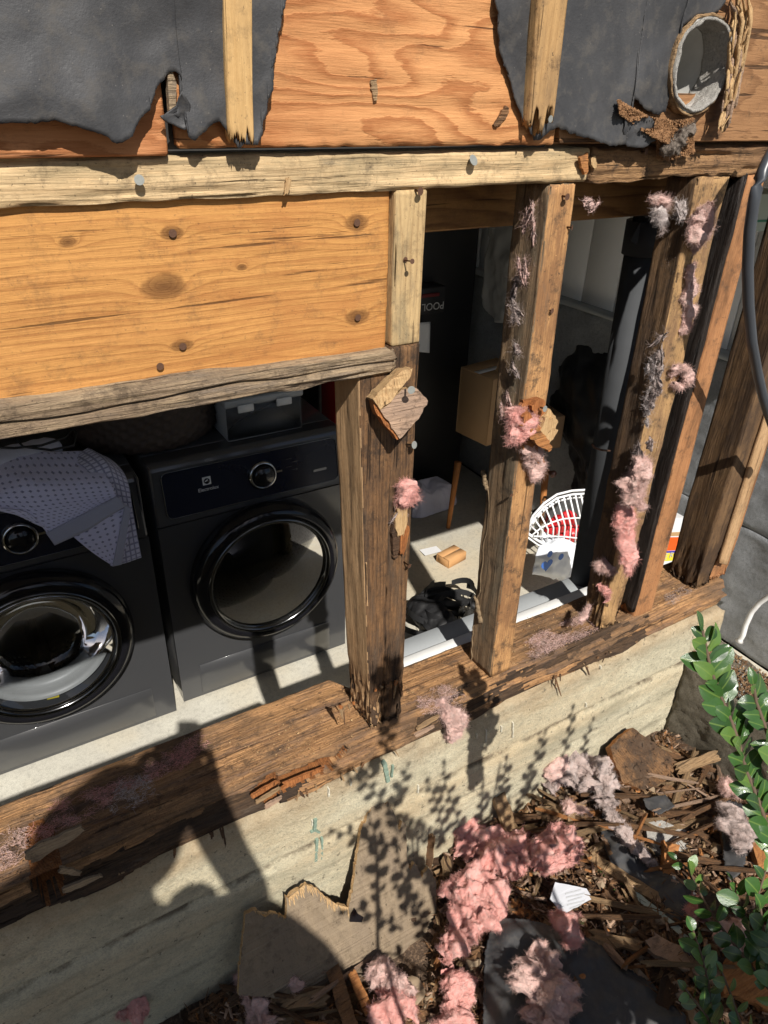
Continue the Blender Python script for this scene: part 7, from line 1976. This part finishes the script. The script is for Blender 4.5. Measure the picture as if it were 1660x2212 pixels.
while cnt < 190:
    a, b_2 = r.uniform(380, 1700), r.uniform(1600, 2240)
    if not inpoly(np.array([a]), np.array([b_2]), REG)[0]: continue
    q = gp(a, b_2, r.uniform(.005, .04))
    if q[1] > -.03 or q[0] > 1.70: continue
    k = r.randrange(len(LIB)); o = bpy.data.objects.new('wood_shard', LIB[k]); lnk(o, None, q)
    o.rotation_euler = (r.uniform(-.5, .5), r.uniform(-.45, .45), r.uniform(0, 6.28))
    s_ = S * r.choice([.05, .06, .08, .10, .13]) * r.uniform(.8, 1.2); o.scale = (s_, s_ * r.uniform(.6, 1.1), s_)
    zn = min(zones, key=lambda z: (z[0] - a) ** 2 + (z[1] - b_2) ** 2)
    tag(o, 'splintered %s wood shard in the debris %s' % (desc[k], zn[2]), 'wood shard', '%s wood shards %s' % (desc[k], zn[2])); cnt += 1
ZL = [(1330, 1790, 'between the white label and the corner offcut'), (1480, 1720, 'beside the upright white flake'), (1560, 1900, 'under the right-hand sprigs'), (1330, 2010, 'around the green painted stick'), (640, 2150, 'on the foot of the leaning board'), (1120, 1740, 'at the base of the concrete wall')]
cnt = 0
while cnt < 84:
    cx_, cy_, zn_ = ZL[(0, 1, 2, 3, 4, 5, 0, 1)[cnt % 8]]
    a, b_2 = r.gauss(cx_, 75), r.gauss(cy_, 45)
    q = gp(a, b_2, r.uniform(.015, .06))
    if q[1] > -.05 or q[0] > 1.68 or not (300 < a < 1700): continue
    k = r.choice([0, 1, 3, 4, 5, 6, 7]); o = bpy.data.objects.new('wood_lath', LIB[k]); lnk(o, None, q)
    o.rotation_euler = (r.uniform(-.9, .9), r.uniform(-.55, .35), r.choice([r.uniform(-.9, -.3), r.uniform(0, 6.28)]))
    L_ = S * r.uniform(.10, .24); o.scale = (L_, L_ * r.uniform(.22, .5), L_ * r.uniform(.25, .6))
    tag(o, 'long %s splinter lying %s' % (desc[k], zn_), 'splinter', 'long %s splinters %s' % (desc[k], zn_)); cnt += 1
# countless chips
def chip_field(name, n, mat, seed, smin, smax, label, cat, tri_=True, h=.03, reg=REG, asp=.35):
    rs = np.random.RandomState(seed); V = np.zeros((n, 5, 3)); i = 0
    B = []
    while len(B) < n:
        a, b_2 = rs.uniform(300, 1700), rs.uniform(1600, 2240)
        if not inpoly(np.array([a]), np.array([b_2]), reg)[0]: continue
        q = at(a, b_2, 'z', -1.87)
        if q[1] < -.01 and q[0] < 1.73: B.append((q[0], q[1]))
    B = np.array(B); z = ground_z(B[:, 0], B[:, 1]) + rs.uniform(0, h, n) ** 1.0
    ang = rs.uniform(0, 6.28, n); L = rs.uniform(smin, smax, n) * rs.choice([.6, 1, 1.6], n); w = L * rs.uniform(asp * .5, asp * 1.3, n)
    d = np.stack([np.cos(ang), np.sin(ang), rs.uniform(-.45, .45, n)], 1); s_ = np.stack([-np.sin(ang), np.cos(ang), rs.uniform(-.45, .45, n)], 1)
    C = np.stack([B[:, 0], B[:, 1], z], 1)
    V[:, 0] = C - d * L[:, None] * .5 - s_ * w[:, None] * .5; V[:, 1] = C + d * L[:, None] * .45 - s_ * w[:, None] * .3
    V[:, 2] = C + d * L[:, None] * .55 + s_ * w[:, None] * .35; V[:, 3] = C - d * L[:, None] * .45 + s_ * w[:, None] * .5
    V[:, 4] = C; V[:, 4, 2] += w * .5
    fc = np.array([[0, 1, 4], [1, 2, 4], [2, 3, 4], [3, 0, 4], [3, 2, 1], [3, 1, 0]])
    F = (fc[None] + (np.arange(n) * 5)[:, None, None]).reshape(-1, 3)
    return mk(name, V.reshape(-1, 3), F, mat, None, False, label=label, cat=cat, kind='stuff')
chip_field('wood_chips', 5000, M['shard_a'], 1, .012, .035, 'carpet of small brown wood chips over the bed', 'wood chips')
chip_field('wood_chips', 2600, M['shard_b'], 2, .008, .026, 'scattered small tan wood chips over the bed', 'wood chips')
chip_field('wood_chips', 3000, M['shard_c'], 3, .012, .035, 'dark rotten wood chips over the bed', 'wood chips')
chip_field('wood_chips', 1100, M['shard_d'], 4, .008, .022, 'orange rotten wood crumbs over the bed', 'wood chips')
chip_field('pine_straw', 2600, M['shard_a'], 6, .03, .07, 'fine brown straw and needles between the chips', 'straw', asp=.04, h=.04)
chip_field('wood_chips', 1500, M['scrap'], 8, .008, .022, 'dusty grey-tan chips over the bed', 'wood chips', h=.045)
chip_field('dry_leaves', 500, M['dry_leaf'], 7, .015, .035, 'small dry leaves strewn over the bed', 'leaves', asp=.6)
# rubble heaped on the wing wall
def on_wing(rs): return np.array([rs.uniform(1.745, 1.90), rs.uniform(-1.3, .0), -1.533 + rs.uniform(-.004, .012)])
crumbs('rubble', on_wing, 7000, .0042, M['shard_b'], 21, kind='stuff', label='orange-brown rubble covering the top of the wing wall', cat='rubble')
crumbs('rubble', on_wing, 1500, .004, M['plaster'], 22, kind='stuff', label='pale plaster crumbs on top of the wing wall', cat='rubble')
crumbs('rubble', on_wing, 4500, .0045, M['shard_a'], 23, kind='stuff', label='reddish bark crumbs on top of the wing wall', cat='rubble')
